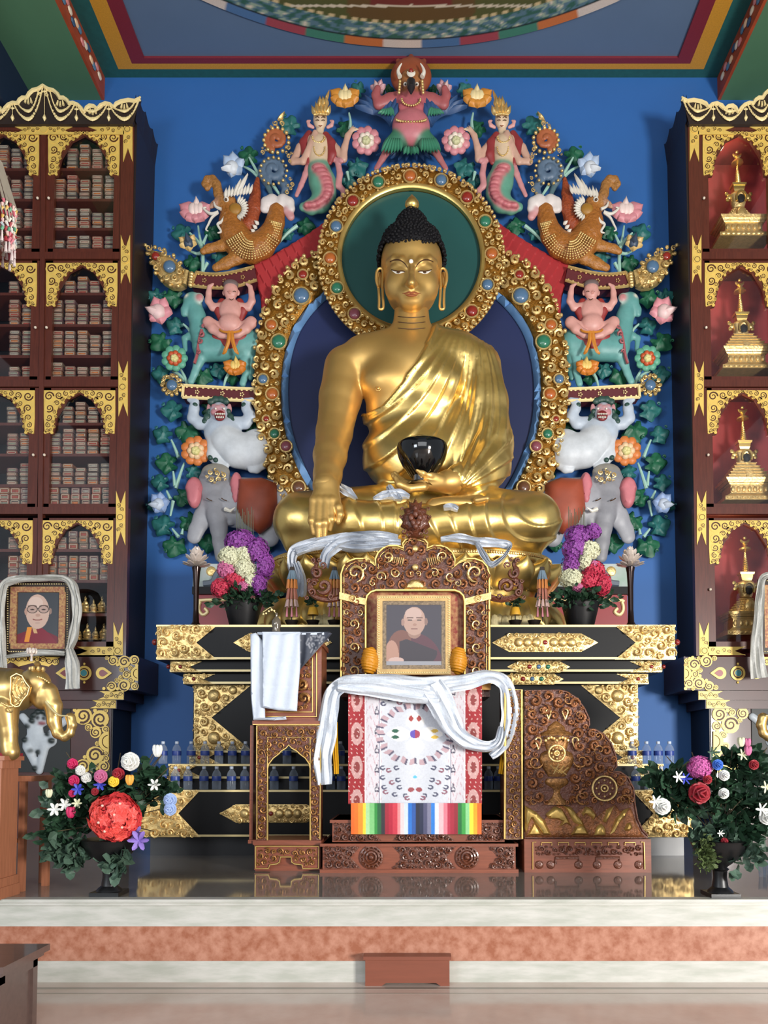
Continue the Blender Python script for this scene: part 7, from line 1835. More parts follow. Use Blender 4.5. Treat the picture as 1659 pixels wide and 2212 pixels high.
# potted hydrangeas on the altar
for s, lab in ((-1, 'potted hydrangea with purple, cream and red blooms at the left of the altar top'), (1, 'potted hydrangea with purple, cream and red blooms at the right of the altar')):
    cu = 525 if s < 0 else 1254; Y = 7.95; k = K(Y); t = thing('potted_hydrangea', P(cu, 1347, Y), lab, 'flowers', 'potted hydrangeas on the altar')
    b = Vector((P(cu, 1340, Y).x, Y, ZT)); mb = MB(); mb.lathe(b, [(26*k, 0), (28*k, 3*k), (40*k, 52*k), (42*k, 56*k), (38*k, 58*k)], 28); mb.build('pot', URN, t)
    leafy('foliage', [(W(cu, 1293, Y-.1), (.30, .15, .09))], LEAFD, t, 240, .09, 1, 3+s)
    if s < 0: bl = [(PUR, 520, 1172, 34, 26), (PUR, 556, 1190, 26, 28), (PUR, 574, 1222, 20, 30), (PUR, 560, 1262, 18, 26), (CRM, 500, 1205, 28, 22), (CRM, 530, 1200, 22, 22), (CRM, 530, 1232, 24, 24), (CRM, 545, 1255, 16, 20), (PNK, 492, 1232, 22, 20), (RED, 510, 1258, 26, 22), (RED, 478, 1272, 22, 20), (PNK, 530, 1270, 16, 14)]
    else: bl = [(PUR, 1250, 1158, 30, 22), (PUR, 1278, 1150, 20, 16), (PUR, 1240, 1185, 26, 26), (PUR, 1232, 1220, 18, 24), (CRM, 1270, 1190, 26, 20), (CRM, 1262, 1215, 16, 18), (CRM, 1234, 1250, 26, 20), (RED, 1282, 1235, 24, 24), (RED, 1300, 1262, 20, 26), (RED, 1270, 1255, 22, 20), (PNK, 1280, 1225, 14, 12), (PNK, 1246, 1272, 12, 10)]
    for m, u, v, r, rv in bl: puff('bloom_cluster', W(u, v, Y-.12+random.uniform(-.03, .03)), (r*k, .13, rv*k), 0, m, t, 70, .30)
    mb = MB()
    for i in range(12): xx_ = cu+(2 if s < 0 else -10)+i*3.2-16; mb.tube([P(xx_+1, 1180, Y+.1), P(xx_, 1094+(i*7) % 23, Y+.12)], .0035, 4)
    mb.build('dry_stalks', mat('dry_stalk', '5f6250', .6), t)
# crystal lotus candle stands
CRYS = mat('crystal', 'cdbfb4', .08, .25, coat=.5)
for s, lab in ((-1, 'tall dark lamp stand with a clear crystal lotus at the left of the altar'), (1, 'tall dark lamp stand with a clear crystal lotus at the right of the altar')):
    cu = 423 if s < 0 else 1363; Y = 7.85; k = K(Y); t = thing('lotus_lamp', Vector((P(cu, 1345, Y).x, Y, ZT)), lab, 'lamp'); b = Vector((P(cu, 1345, Y).x, Y, ZT))
    mb = MB(); mb.lathe(b, [(14*k, 0), (12*k, 3*k), (7*k, 12*k), (5.5*k, 40*k), (6*k, 90*k), (8*k, 122*k), (10*k, 132*k), (6*k, 134*k)], 20); mb.build('stem', mat('dark_bronze', '2a1c18', .18, .6), t)
    mb = MB(); top = b+Vector((0, 0, 134*k))
    for ring_, (n, rr, el) in enumerate(((10, 32, 12), (9, 25, 38), (7, 16, 62), (5, 8, 80))):
        for i in range(n):
            a = 2*math.pi*(i+.5*ring_)/n; e = math.radians(el); d = Vector((math.cos(a)*math.cos(e), math.sin(a)*math.cos(e), math.sin(e))); x = Vector((-math.sin(a), math.cos(a), 0)); mb.sph(top+Vector((0, 0, 4*k*ring_))+d*18*k, (8*k, 2*k, 15*k), 6, rot=Matrix((x, d.cross(x), d)).transposed())
    mb.build('crystal_lotus', CRYS, t, smooth=False)
# small torma lamps, cups and hanging tassel ornaments
for i, (u, kind, lab) in enumerate(((676, 'y', 'small dark offering cup with yellow torma left of the throne back'), (722, 't', 'dark offering cup with tassel ornament just left of the throne back'), (630, 't', 'tall orange and pink tassel ornament on the altar left of the throne'), (1113, 'y', 'small dark offering cup with yellow torma right of the throne back'), (1172, 't', 'tall orange and pink tassel ornament on the altar right of the throne'))):
    Y = 7.82; k = K(Y); b = Vector((P(u, 1345, Y).x, Y, ZT)); t = thing('offering_cup' if kind == 'y' else 'tassel_ornament', b, lab, 'offering')
    cu_ = b if kind == 'y' or u < 1000 else b-Vector((18*k, 0, 0))
    mb = MB(); mb.lathe(cu_, [(8*k, 0), (9*k, 1*k), (14*k, 12*k), (15*k, 14*k), (13*k, 14*k)], 18); mb.build('cup', mat('dark_cup', '2a2320', .3, .4), t)
    if kind == 'y':
        mb = MB(); mb.tube([b+Vector((0, 0, 12*k)), b+Vector((0, 0, 30*k))], 1.2*k, 6); mb.build('stick', DARK, t)
        mb = MB(); mb.lathe(b+Vector((0, 0, 26*k)), [(12*k, 0), (12*k, 3*k), (9*k, 16*k), (8*k, 17*k)], 14); mb.build('yellow_torma', mat('butter_yellow', 'd6a02c', .5), t)
        leafy('green_tuft', [(b+Vector((0, 0, 54*k)), (.05, .04, .03))], LEAFD, t, 40, .06, 1, i)
    else:
        mb = MB(); mb.tube([b+Vector((0, 0, 12*k)), b+Vector((0, 0, 120*k))], 1.1*k, 6); mb.build('stick', DARK, t)
        mb = MB(); z = b+Vector((0, 0, 0))
        for (z0, z1_, r0, r1, c) in ((124, 132, 3, 3, '3a3028'), (104, 124, 9, 4, '6f8290'), (84, 104, 10, 9, 'c47a3c'), (60, 84, 11, 8, 'a86a58'), (44, 60, 13, 10, 'c8a8a0')):
            mb.setc(c)
            for j in range(8): a = 2*math.pi*j/8; mb.tube([z+Vector((r1*k*math.cos(a), r1*k*math.sin(a)*.6, z1_*k)), z+Vector((r0*k*math.cos(a), r0*k*math.sin(a)*.6, z0*k))], [2*k, 3*k], 5)
        for j in (-1, 0, 1): mb.setc('b8707c'); mb.tube([z+Vector((j*10*k, 0, 46*k)), z+Vector((j*11*k, 0, 22*k))], [1*k, 3*k], 6)
        mb.build('tassels', ATTR, t, col=True)
mb = MB(); 
for u0, u1 in ((684, 726), (1062, 1152)):
    for i in range(int((u1-u0)/13)): q = Vector((P(u0+13*i+6, 1330, 8.0).x, 8.0, ZT)); mb.sph(q+Vector((0, 0, .03)), (.06, .06, .09+.02*math.sin(i*2)), 8)
for u0, u1, nm in ((684, 726, 'left'), (1062, 1152, 'right')):
    mb = MB()
    for i in range(int((u1-u0)/11)): q = Vector((P(u0+11*i+6, 1330, 8.0).x, 8.0+.02*(i % 2), ZT)); mb.sph(q+Vector((0, 0, .075+.01*math.sin(i*2))), (.055, .05, .095), 8)
    o = mb.build('folded_scarf_pile', mat('cream_cloth', 'cdbd8c', .6, noise=.2, nscale=20, bump=.5, bscale=30)); tag(o, 'crumpled pile of cream scarves on the altar top just %s of the throne back' % nm, 'scarf')
# white scarves round the statue
def scarf(lab, L, wd, seed, wr=.03):
    mb = MB()
    for pts, w_ in zip(L, wd): ribbon(mb, pts, w_, wr, 11, seed, freq=2.6); seed += 1
    o = mb.build('silk_scarf', SILK, sharp=60); tag(o, lab, 'scarf', 'silk scarves on the Buddha throne')
scarf('white silk scarves heaped along the left of the lotus rim, ends hanging down', [[(640, 1250, 8.08), (630, 1215, 8.08), (640, 1185, 8.08), (690, 1172, 8.05), (750, 1162, 8.02), (810, 1168, 8.02), (866, 1172, 8.05)], [(650, 1290, 8.0), (652, 1250, 8.02), (640, 1215, 8.05)], [(700, 1225, 8.0), (708, 1195, 8.0), (740, 1170, 8.0), (800, 1158, 8.02), (860, 1160, 8.05)], [(640, 1192, 8.04), (700, 1175, 8.02), (760, 1180, 8.02), (840, 1176, 8.02)]], [[20, 22, 26, 28, 26, 24, 14], [22, 18, 14], [20, 26, 30, 22, 12], [14, 20, 24, 18]], 3)
scarf('white silk scarf crumpled over the right front of the lotus rim with a hanging loop', [[(952, 1166, 8.05), (990, 1162, 8.02), (1040, 1170, 8.02), (1090, 1176, 8.05), (1105, 1182, 8.05)], [(1030, 1172, 8.0), (1045, 1200, 8.0), (1062, 1220, 8.0), (1085, 1205, 8.0), (1104, 1180, 8.02)]], [[10, 20, 22, 20, 10], [14, 16, 14, 8, 6]], 17)
scarf('white silk scarf scraps in the lap of the golden Buddha beside the wrist', [[(735, 1050, 8.28), (750, 1062, 8.22), (770, 1078, 8.2)], [(806, 1078, 8.2), (830, 1070, 8.16), (865, 1068, 8.14), (885, 1074, 8.14)], [(838, 1050, 8.2), (850, 1068, 8.15), (868, 1080, 8.12)]], [[18, 26, 8], [8, 20, 22, 8], [10, 22, 6]], 27)
scarf('small white silk scarf scrap on the foot of the golden Buddha', [[(958, 1098, 8.05), (975, 1094, 8.03), (990, 1100, 8.05)]], [[8, 14, 8]], 37)
# water bottles on the altar ledges
PET = bpy.data.materials.new('bottle_plastic'); PET.use_nodes = True; nt = PET.node_tree; nt.nodes.clear(); o_ = nt.nodes.new('ShaderNodeOutputMaterial'); g_ = nt.nodes.new('ShaderNodeBsdfPrincipled'); t_ = nt.nodes.new('ShaderNodeBsdfTransparent'); m_ = nt.nodes.new('ShaderNodeMixShader'); lw = nt.nodes.new('ShaderNodeLayerWeight'); lw.inputs[0].default_value = .45
g_.inputs['Base Color'].default_value = (.55, .62, .72, 1); g_.inputs['Roughness'].default_value = .08; t_.inputs[0].default_value = (.86, .9, .95, 1)
mr = nt.nodes.new('ShaderNodeMapRange'); mr.inputs['To Min'].default_value = .12; mr.inputs['To Max'].default_value = .5
nt.links.new(lw.outputs['Facing'], mr.inputs['Value']); nt.links.new(mr.outputs[0], m_.inputs[0]); nt.links.new(t_.outputs[0], m_.inputs[1]); nt.links.new(g_.outputs[0], m_.inputs[2]); nt.links.new(m_.outputs[0], o_.inputs[0])
kb = K(7.75)
def mkbottle():
    t = thing('water_bottle', (0, 0, 0), 'x', 'bottle')
    mb = MB(); mb.lathe((0, 0, 0), [(8.5*kb, 0), (9.5*kb, 1.5*kb), (9.2*kb, 8*kb), (9.6*kb, 14*kb), (9.2*kb, 20*kb), (9.6*kb, 30*kb), (8*kb, 36*kb), (3.6*kb, 42*kb), (3.4*kb, 44*kb)], 16); mb.build('bottle_body', PET, t)
    mb = MB(); mb.lathe((0, 0, 0), [(9.75*kb, 18*kb), (9.8*kb, 18.2*kb), (9.8*kb, 27.5*kb), (9.7*kb, 28*kb)], 16, cap=False); mb.build('paper_band', mat('blue_band', '28408a', .4), t)
    mb = MB(); mb.lathe((0, 0, 0), [(4*kb, 43.5*kb), (4.1*kb, 44*kb), (4*kb, 48*kb), (3.6*kb, 48.6*kb)], 12); mb.build('cap', mat('bottle_cap', 'bcc6d6', .4), t)
    return t
def dup(root, loc, **kw):
    r = root.copy(); C.objects.link(r); r.location = loc
    for k_, v_ in kw.items(): r[k_] = v_
    for ch in root.children:
        c_ = ch.copy(); C.objects.link(c_); c_.parent = r
        for g in ch.children: d = g.copy(); C.objects.link(d); d.parent = c_
    return r
bot = mkbottle(); first = True
zA = P(0, 1650, 7.76).z; zB = P(0, 1706, 7.54).z
rows = [('upper', zA, 7.83, [376, 404, 434, 463, 491, 519, 546, 632, 742, 1344, 1374, 1398, 1421]), ('lower', zB, 7.61, [349, 375, 402, 428, 461, 487, 518, 545, 606, 646, 722, 744, 1048, 1068, 1351, 1378, 1404, 1430, 1456])]
CT = ['first', 'second', 'third', 'fourth', 'fifth', 'sixth', 'seventh', 'eighth', 'ninth', 'tenth', 'eleventh', 'twelfth', 'thirteenth', 'fourteenth']
for nm, z, Y, us in rows:
    Ls = [u for u in us if u < 560]; Rs = [u for u in us if u > 1300]; Ms = [u for u in us if 560 <= u <= 1300]
    for u in us:
        if u in Ls: lab = 'clear bottle with blue band, %s from left on the %s ledge left of stand' % (CT[Ls.index(u)], nm)
        elif u in Rs: lab = 'clear bottle with blue band, %s from left on the %s right ledge' % (CT[Rs.index(u)], nm)
        else: lab = 'clear bottle on the %s ledge seen %s' % (nm, 'through the niche, %s one' % ('left' if u == 606 else 'right' if u == 646 else 'single') if u < 700 else 'beside the cloth %s of the throne, %s one' % ('left' if u < 900 else 'right', 'inner' if u in (744, 1048) else 'outer' if u in (722, 1068) else 'upper'))
        Lc = Vector((P(u, 1, Y).x, Y+random.uniform(-.01, .01), z+.001))
        if first: bot.location = Lc; bot['label'] = lab; bot['group'] = 'water bottles on the altar ledges'; r = bot; first = False
        else: r = dup(bot, Lc, label=lab)
        r.rotation_euler[2] = random.uniform(0, 6)
# tall floor urns with bouquets
def urn(cu, vb, Y, lab):
    k = K(Y); b = Vector((P(cu, vb, Y).x, Y, ZP)); t = thing('flower_vase', b, lab, 'vase')
    mb = MB(); mb.box(b+Vector((-31*k, -31*k, 0)), b+Vector((31*k, 31*k, 9*k))); mb.lathe(b, [(27*k, 9*k), (24*k, 14*k), (17*k, 20*k), (14*k, 40*k), (15*k, 54*k), (19*k, 58*k), (14*k, 62*k), (22*k, 68*k), (46*k, 88*k), (58*k, 108*k), (60*k, 116*k), (62*k, 119*k), (56*k, 120*k)], 32); mb.build('urn', URN, t, sharp=30)
    return t, b, k
Y = 5.47; t, b, k = urn(236, 1932, Y, 'black urn of mixed flowers around a big red bloom on the platform left')
leafy('dark_foliage', [(W(150, 1790, Y), (.16, .10, .16)), (W(200, 1730, Y), (.20, .12, .14)), (W(270, 1720, Y), (.2, .12, .12)), (W(180, 1700, Y), (.18, .1, .1)), (W(330, 1700, Y), (.10, .08, .12))], LEAFD, t, 620, .10, 1, 1)
leafy('grey_foliage', [(W(135, 1840, Y-.05), (.10, .08, .10)), (W(160, 1850, Y-.05), (.07, .06, .08)), (W(130, 1720, Y), (.1, .08, .12)), (W(250, 1860, Y-.08), (.05, .04, .08))], LEAFG, t, 260, .09, 1, 2, .4)
mb = MB(); r_ = random.Random(5)
for i in range(34): a = Vector((b.x+r_.uniform(-.05, .05), Y, b.z+118*k)); q = P(r_.uniform(110, 370), r_.uniform(1625, 1800), Y+r_.uniform(-.1, .1)); m_2 = (a+q)/2+Vector((0, 0, .06)); mb.tube([a, m_2, q], .0035, 4)
for i in range(12): q0 = P(150, 1720, Y); mb.tube([q0, P(r_.uniform(100, 130), r_.uniform(1660, 1800), Y), P(r_.uniform(92, 150), r_.uniform(1605, 1800), Y)], .0022, 4)
mb.build('stems', mat('brown_stem', '4a3f2c', .6), t)
puff('red_dahlia', W(250, 1765, Y-.16), (50*k, .13, 48*k), 0, SCA, t, 110, .30, 6, 'big scarlet pompon flower')
mb = MB(); c0 = W(250, 1765, Y-.16)
for i in range(26):
    a = random.uniform(0, 6.28); q = random.uniform(0, 1)**.5*.8; d = Vector((q*math.cos(a), -math.sqrt(1-q*q), q*math.sin(a)))
    cc = c0+Vector((d.x*54*k, d.y*.145, d.z*52*k)); floret(mb, cc, d+Vector((random.uniform(-.3, .3), 0, random.uniform(-.3, .3))), 15*k, 6); floret(mb, cc+d*.006, d, 11*k, 5)
mb.build('star_petals', mat('coral_petal', 'e85048', .5, noise=.2, nscale=30), t, smooth=False)
mb = MB()
for x, y in ((-12, -26), (14, -8), (-18, 8), (-6, 26), (28, 18), (22, -30)): mb.sph(c0+Vector((x*k, -.155+.0001*(x*x+y*y)/4, -y*k)), 3*k, 7)
mb.build('flower_eyes', mat('pale_pink_eye', 'e8b8a8', .5), t)
for i, (m, u, v, r, kd) in enumerate(((MAG, 157, 1650, 13, 'rose'), (MAG, 160, 1686, 13, 'rose'), (WHP, 174, 1664, 12, 'rose'), (WHP, 187, 1680, 13, 'rose'), (PNK, 218, 1677, 16, 'rose'), (BLP, 170, 1705, 12, 'star'), (BLP, 218, 1695, 12, 'star'), (YLP, 246, 1688, 13, 'rose'), (ORP, 280, 1685, 11, 'tulip'), (CRI, 256, 1672, 15, 'rose'), (MAG, 156, 1714, 9, 'rose'), (WHP, 120, 1748, 13, 'star'), (WHP, 142, 1738, 13, 'star'), (MAG, 153, 1755, 12, 'tulip'), (CRM, 106, 1714, 9, 'tulip'), (WHP, 335, 1695, 12, 'star'), (WHP, 340, 1622, 13, 'tulip'), (CRI, 205, 1710, 9, 'rose'), (CRM, 168, 1735, 10, 'star'), (WHP, 282, 1645, 22, 'rose'), (LIL, 302, 1815, 20, 'star'), (LIL, 296, 1800, 16, 'star'), (SKY, 368, 1728, 16, 'rose'), (SKY, 368, 1748, 15, 'rose'))):
    bloom('bloom', W(u, v, Y-.14-.02*(i % 3)), r*k*1.12, m, t, kd)
Y = 5.42; t, b, k = urn(1556, 1934, Y, 'black urn with dark red rose bouquet and trailing greens on the platform right')
leafy('dark_foliage', [(W(1450, 1690, Y), (.16, .10, .08)), (W(1560, 1720, Y), (.22, .12, .16)), (W(1620, 1760, Y), (.22, .12, .18)), (W(1580, 1800, Y), (.16, .1, .1)), (W(1470, 1730, Y), (.1, .08, .08)), (W(1600, 1650, Y), (.12, .08, .1))], LEAFD, t, 820, .105, 1, 7)
leafy('grey_foliage', [(W(1600, 1840, Y-.05), (.16, .08, .10)), (W(1540, 1810, Y-.05), (.12, .06, .06)), (W(1640, 1700, Y), (.1, .08, .12))], LEAFG, t, 260, .09, 1, 8, .4)
leafy('trailing_greens', [(W(1526, 1845, Y-.14), (.05, .03, .12))], mat('moss_leaf', '5a6a3c', .6, noise=.3, nscale=30), t, 260, .035, 1, 9, .4)
mb = MB()
for i in range(30): a = Vector((b.x+r_.uniform(-.05, .05), Y, b.z+118*k)); q = P(r_.uniform(1440, 1680), r_.uniform(1615, 1790), Y+r_.uniform(-.1, .1)); mb.tube([a, (a+q)/2+Vector((0, 0, .05)), q], .0035, 4)
mb.build('stems', mat('brown_stem', ''), t)
puff('mauve_hydrangea', W(1512, 1658, Y-.12), (26*k, .07, 24*k), 0, MAU, t, 90, .26)
for i, (m, u, v, r, kd) in enumerate(((CRI, 1510, 1713, 26, 'rose'), (CRI, 1528, 1684, 11, 'rose'), (BLU2, 1550, 1652, 13, 'rose'), (BLP, 1480, 1682, 12, 'star'), (WHP, 1465, 1678, 12, 'star'), (WHP, 1564, 1675, 13, 'rose'), (WHP, 1563, 1714, 13, 'rose'), (WHP, 1430, 1742, 20, 'rose'), (WHP, 1416, 1732, 14, 'star'), (PNK, 1614, 1605, 10, 'tulip'), (PNK, 1616, 1622, 10, 'tulip'), (CRM, 1601, 1603, 10, 'tulip'), (CRM, 1604, 1630, 12, 'star'), (CRI, 1628, 1652, 12, 'rose'), (CRM, 1655, 1700, 13, 'star'), (WHP, 1655, 1765, 18, 'rose'), (WHP, 1645, 1748, 14, 'star'), (LEAFG, 1540, 1625, 12, 'star'), (CRI, 1565, 1817, 9, 'rose'), (WHP, 1556, 1800, 7, 'star'))):
    bloom('bloom', W(u, v, Y-.14-.02*(i % 3)), r*k*1.12, m, t, kd)
# golden elephants on pedestals
GE = mat('elephant_gold', 'd2b070', .33, .85, noise=.15, nscale=4)
for s, lab in ((-1, 'golden elephant statue with flapped ear on the wooden pedestal at the left'), (1, 'golden elephant statue, only its trunk in view, on the pedestal at the right')):
    Y = 5.42; du = 0 if s < 0 else 24; t = thing('elephant_statue', P((30 if s < 0 else M(30)+du), 1632, Y), lab, 'statue')
    T = (lambda u: u) if s < 0 else (lambda u: M(u)+24)
    c = PxClay(Y, 1.6, s > 0, 1.0, du)
    c.pth([(-70, 1500, 10), (-20, 1495, 8), (30, 1490, 4)], [52, 50, 42], k=10); c.e((78, 1478, -2), (30, 32, 26)); c.e((72, 1462, -2), (18, 14, 16)); c.e((92, 1505, -2), (22, 26, 20))
    c.pth([(104, 1495, -2), (116, 1525, -2), (118, 1560, -2), (126, 1584, -2), (140, 1592, -2), (152, 1584, -2), (157, 1566, -2), (153, 1550, -2)], [20, 17, 13, 10, 8, 7.5, 8, 9], k=5)
    c.pth([(20, 1530, -18), (28, 1580, -18), (30, 1626, -18)], [26, 15, 14], k=8); c.pth([(-8, 1530, 18), (0, 1580, 18), (4, 1624, 18)], [26, 15, 13], k=8); c.c((30, 1614, -18), (33, 1624, -18), 15, 16)
    V, Fc = c.mesh(); V = smoothv(V, Fc, 1); u_ = V[:, 0]
    if s > 0: u_ = M(u_)+du; Fc = Fc[:, ::-1]
    Wd = np.array([tuple(P(a, -b_, Y)) for a, b_ in zip(u_, V[:, 2])]); Wd[:, 1] = Y+V[:, 1]*K(Y); mkobj('body', Wd, Fc, GE, t, sharp=80)
    ear = [(24, 1462), (36, 1455), (48, 1460), (56, 1474), (64, 1484), (60, 1500), (50, 1512), (42, 1525), (34, 1527), (24, 1520), (22, 1500), (24, 1480)]
    mb = MB(); pillow(mb, [(T(a), b_) for a, b_ in ear], Y-.155, .03, 5, 3, fn=lambda q: .004*np.sin(np.hypot(q[:, 0]-T(60), q[:, 1]-1485)*.8)); mb.tube([P(T(a), b_, Y-.16) for a, b_ in ear+[ear[0]]], .006, 6); mb.build('ear', GE, t)
    mb = MB(); pts = cr([(100, 1516, -.06), (112, 1532, -.08), (128, 1545, -.1), (146, 1546, -.12)], 4); mb.tube([P(T(a), b_, Y+d) for a, b_, d in pts], list(np.linspace(.013, .004, len(pts))), 7); mb.build('tusk', mat('pale_gold', 'e0cf9a', .3, .5), t)
    mb = MB()
    for i in range(12): q = P(T(62+4*i), 1462+.5*(i-4)**2*.5, Y-.075); mb.sph(q, .009, 6)
    for i in range(12): q = P(T(40-3.2*i), 1520+6*math.sin(i*.3), Y-.155); mb.sph(q, .008, 6)
    curl(mb, (T(22), 1532), 9, Y-.16, 0, 1, 1, .35); boss(mb, (T(58), 1482), 6, Y-.12); boss(mb, (T(97), 1490), 3, Y-.07)
    p = P(T(80), 1452, Y-.02); k = K(Y)
    mb.lathe(p, [(12*k, -4*k), (10*k, 4*k), (5*k, 12*k), (8*k, 18*k), (3*k, 24*k)], 12)
    for i in range(7): a = 2*math.pi*i/7; mb.sph(p+Vector((13*k*math.cos(a), 13*k*math.sin(a), 6*k)), (5*k, 5*k, 7*k), 7)
    mb.build('head_ornament', mat('elephant_gold', ''), t)
    mb = MB(); q = P(T(68), 1430, Y-.02); q.z = p.z+24*k
    mb.lathe(q, [(3*k, 0), (2*k, 10*k), (4*k, 16*k)], 10)
    for i in range(8): a = 2*math.pi*i/8; mb.sph(q+Vector((8*k*math.cos(a), 8*k*math.sin(a), 22*k)), (4*k, 2*k, 7*k), 6)
    mb.build('crystal_flower', CRYS, t, smooth=False)
    # pedestal
    t = thing('wooden_pedestal', P(T(0), 1937, 5.27), 'tall reddish wooden pedestal under the golden elephant at the %s' % ('left' if s < 0 else 'right'), 'pedestal')
    if s > 0: T = lambda u: M(u)+34
    x0 = P(T(-120), 1, 5.27).x; x1_ = P(T(43), 1, 5.27).x; y0, y1_ = 5.27, 5.50; zt2 = P(0, 1633, 5.25).z
    mb = MB(); mb.box((x0, y0, ZP+.10), (x1_, y1_, zt2-.05)); mb.build('body', WOODL, t, smooth=False)
    mb = MB(); mb.box((x0-.02, y0-.02, zt2-.03), (x1_-s*.03, y1_+.02, zt2)); mb.box((x0, y0-.01, zt2-.085), (x1_-s*.012, y1_+.01, zt2-.03)); mb.build('top_board', WOODL, t, smooth=False)
    mb = MB(); mb.box((x0, y0-.012, ZP+.03), (x1_-s*.012, y1_+.01, ZP+.14)); mb.box((x0, y0-.02, ZP+.03), (x1_-s*.02, y1_+.02, ZP+.08)); mb.box((x1_-s*.02, y0-.02, ZP), (x1_+s*.05, y1_+.02, ZP+.03)); mb.build('plinth', WOODL, t, smooth=False)
    if s < 0:
        mb = MB(); mb.box((x0, y0+.04, zt2), (x1_+.03, y1_, zt2+.022)); o = mb.build('red_mat', mat('red_velvet', '7a1420', .8)); tag(o, 'dark red mat under the golden elephant on the left pedestal', 'mat')
# slatted side frame behind left pedestal
t = thing('wooden_rack', P(90, 1918, 5.6), 'brown wooden open rack standing behind the left pedestal', 'rack'); Y = 5.6
mb = MB(); z_ = P(0, 1676, Y).z; xa = P(68, 1, Y).x; xb = P(108, 1, Y).x; mb.box((xa-.3, Y-.02, z_-.04), (xb, Y+.45, z_)); mb.build('top_rail', WOODL, t, smooth=False)
for u, yy in ((87, 0), (103, .25), (76, .4)): mb = MB(); xx = P(u, 1, Y).x; mb.box((xx-.022, Y+yy, ZP), (xx+.022, Y+yy+.04, z_-.04)); mb.build('leg', WOODL, t, smooth=False)
mb = MB(); z2 = P(0, 1812, Y).z; mb.box((xa-.3, Y+.01, z2-.03), (P(92, 1, Y).x, Y+.04, z2)); mb.build('cross_rail', WOODL, t, smooth=False)
# framed portrait of monk with glasses, draped scarf (left), and its partner at the right edge
OLDG = mat('dark_carved_frame', '2a1c14', .4, .2); FB = mat('flower_border', 'b8945c', .45, .2, nscale=45, col2='8a4a3c')
YPt = 9.28
framed('framed_portrait', 'framed photo of smiling monk with glasses and maroon robe, draped with white scarf', 12, 1257, 150, 1412, YPt, 13, 0, OLDG, FB)
framed('framed_portrait', 'framed portrait cut off by the right edge, draped with a white scarf', 1640, 1250, 1776, 1412, YPt, 13, 1, OLDG, FB)
mb = MB(); ribbon(mb, [(8, 1450, 9.2), (2, 1400, 9.2), (-2, 1330, 9.2), (6, 1270, 9.18), (30, 1252, 9.16), (90, 1248, 9.16), (140, 1250, 9.16), (158, 1272, 9.18), (165, 1320, 9.18), (158, 1370, 9.2), (148, 1405, 9.2)], [14, 18, 20, 18, 16, 13, 14, 20, 22, 20, 14], .02, 11, 61); ribbon(mb, [(150, 1402, 9.18), (155, 1430, 9.18), (158, 1488, 9.2)], [14, 30, 34], .02, 11, 62); ribbon(mb, [(15, 1418, 9.22), (80, 1410, 9.2), (140, 1412, 9.2)], [8, 14, 10], .015, 9, 63)
o = mb.build('silk_scarf', mat('ivory_silk', 'c9c8c2', .5, noise=.1, nscale=30, bump=.3, bscale=60), sharp=60); tag(o, 'off-white silk scarf draped around the framed photo of the monk with glasses', 'scarf')
mb = MB(); ribbon(mb, [(1700, 1244, 9.16), (1650, 1246, 9.16), (1641, 1290, 9.18), (1635, 1360, 9.2), (1634, 1415, 9.2), (1640, 1465, 9.2)], [12, 14, 18, 22, 30, 38], .02, 11, 71)
o = mb.build('silk_scarf', mat('ivory_silk', ''), sharp=60); tag(o, 'off-white silk scarf hanging from the cut-off portrait at the right picture edge', 'scarf')
# ledges carrying the portraits
# low wooden step in front of the platform
Ys = onz(888, 2130, 0).y; t = thing('step_box', P(880, 2130, Ys), 'small reddish wooden step box against the platform riser', 'step'); a = P(789, 2072, Ys); b = P(971, 2130, Ys)
SW = mat('step_wood', '7d4634', .4, noise=.15, nscale=4, stretch=(.5, 6, 6))
mb = MB(); mb.quadbox([(a.x, 0), (a.x, a.z), (b.x, a.z), (b.x, 0), (b.x-.06, 0), (b.x-.09, .02), (a.x+.14, .02), (a.x+.11, 0)], Ys, Ys+.03); mb.box((a.x, Ys+.03, 0), (a.x+.02, YF-.01, a.z)); mb.box((b.x-.02, Ys+.03, 0), (b.x, YF-.01, a.z)); mb.build('body', SW, t, smooth=False)
mb = MB(); mb.box((a.x-.012, Ys-.02, a.z), (b.x+.012, YF-.01, a.z+.022)); mb.build('top_board', SW, t, smooth=False)
# bench at bottom left
t = thing('low_bench', (-2.6, 4.2, 0), 'dark grey-brown wooden bench corner at the bottom left of the floor', 'bench'); BW = mat('bench_wood', '5a4640', .35, noise=.2, nscale=4, stretch=(.6, 6, 6), coat=.3)
mb = MB(); mb.box((-3.4, 3.96, .42), (-2.075, 4.47, .455)); mb.box((-3.4, 3.99, .395), (-2.10, 4.45, .42)); mb.build('top_board', BW, t, smooth=False)
mb = MB(); mb.box((-3.38, 4.02, .0), (-2.135, 4.42, .395)); mb.box((-2.135, 4.02, .0), (-2.12, 4.07, .395)); mb.box((-2.135, 4.37, .0), (-2.12, 4.42, .395)); mb.box((-2.135, 4.02, .345), (-2.12, 4.42, .395)); mb.build('body', BW, t, smooth=False)
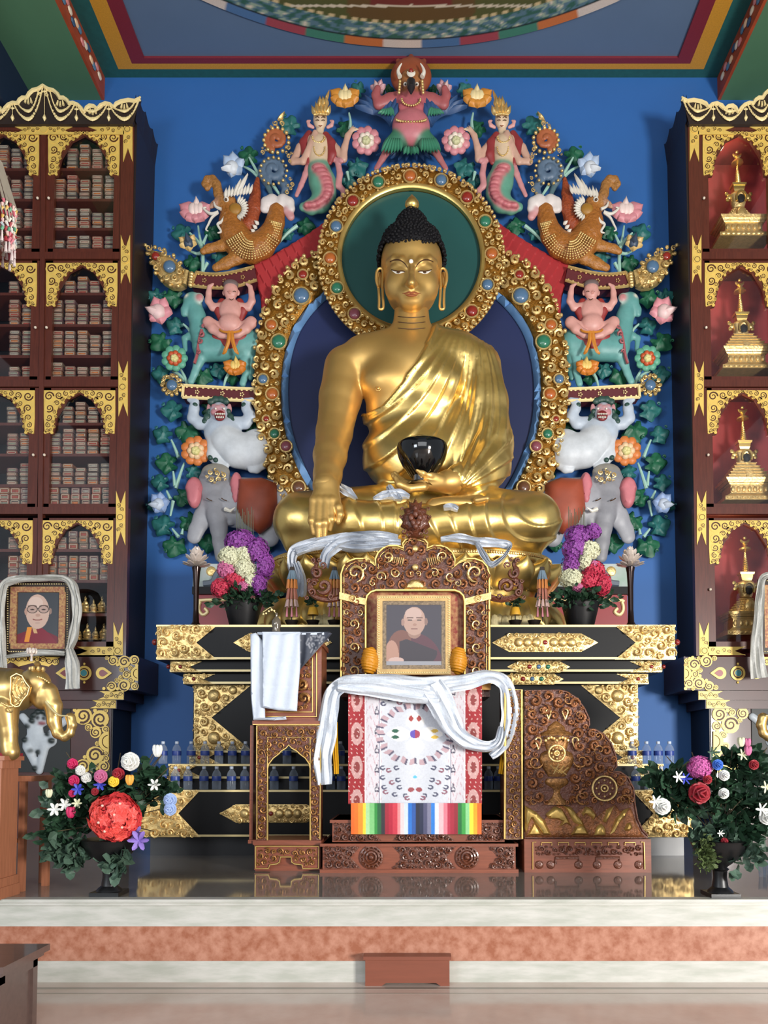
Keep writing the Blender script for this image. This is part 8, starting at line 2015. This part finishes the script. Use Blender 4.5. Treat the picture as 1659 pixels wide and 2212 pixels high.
# hanging beaded canopy at the left edge
t = thing('hanging_canopy', P(0, 420, 4.6), 'red hanging canopy with beaded net fringe at the upper left edge', 'canopy')
mb = MB(); Yc = 4.9; cx, cz = P(-55, 1, Yc).x, P(0, 400, Yc).z; R = P(38, 1, Yc).x-cx
mb.lathe((cx, Yc, P(0, 545, Yc).z), [(R*.62, 0), (R*.66, .35), (R*.45, .60), (.05, .75)], 28); mb.build('red_drum', mat('red_canopy_cloth', '8f1a24', .6), t)
mb = MB(); n = 46; r_ = random.Random(9); cols = ['d8d2c0', 'c86a78', '5a9a78', 'e0b8b0', 'b8c4c8', 'd0a850', 'e8e4dc', '9a3038']
for i in range(n):
    a = 2*math.pi*i/n; rr = R*.95; x = cx+rr*math.cos(a); y = Yc+rr*math.sin(a); z0 = P(0, 440, Yc).z+.08*math.sin(a); L_ = .26+.05*math.sin(i*2.1)
    for j in range(8): mb.setc(r_.choice(cols)); zz = z0-L_*j/8; mb.tube([(x+r_.uniform(-.008, .008), y, zz), (x+r_.uniform(-.012, .012), y, zz-L_/8*.85)], [.010, .006 if j < 7 else .011], 5)
    mb.setc('d8c8c4'); mb.tube([(x, y, z0-L_), (x, y, z0-L_-.07)], [.005, .010], 5)
    mb.setc('8f8678'); mb.tube([(x, y, z0), (cx+R*.62*math.cos(a), Yc+R*.62*math.sin(a), z0+.30)], .012, 4); b2 = 2*math.pi*(i+1)/n; mb.tube([(x, y, z0-.02), (cx+rr*math.cos(b2), Yc+rr*math.sin(b2), z0-.09)], .006, 4)
o = mb.build('beaded_fringe', ATTR, t, col=True); o['kind'] = 'stuff'
# glasses behind right urn
gl = None
for i in range(8):
    Y = 6.3+.1*(i % 3); x = P(1608+9*i, 1, Y).x; k = K(Y)
    if gl is None:
        mb = MB(); mb.lathe((0, 0, 0), [(6*k, 0), (7*k, 1*k), (8.5*k, 26*k), (8*k, 26*k)], 14, cap=False); gl = mb.build('water_glass', PET, loc=(0, 0, 0)); o = gl
    else: o = gl.copy(); C.objects.link(o)
    o.location = (x, Y, ZP+.001); tag(o, 'clear drinking glass, %s from the left behind the right urn on the platform' % CT[i], 'glass', 'drinking glasses behind the right urn')
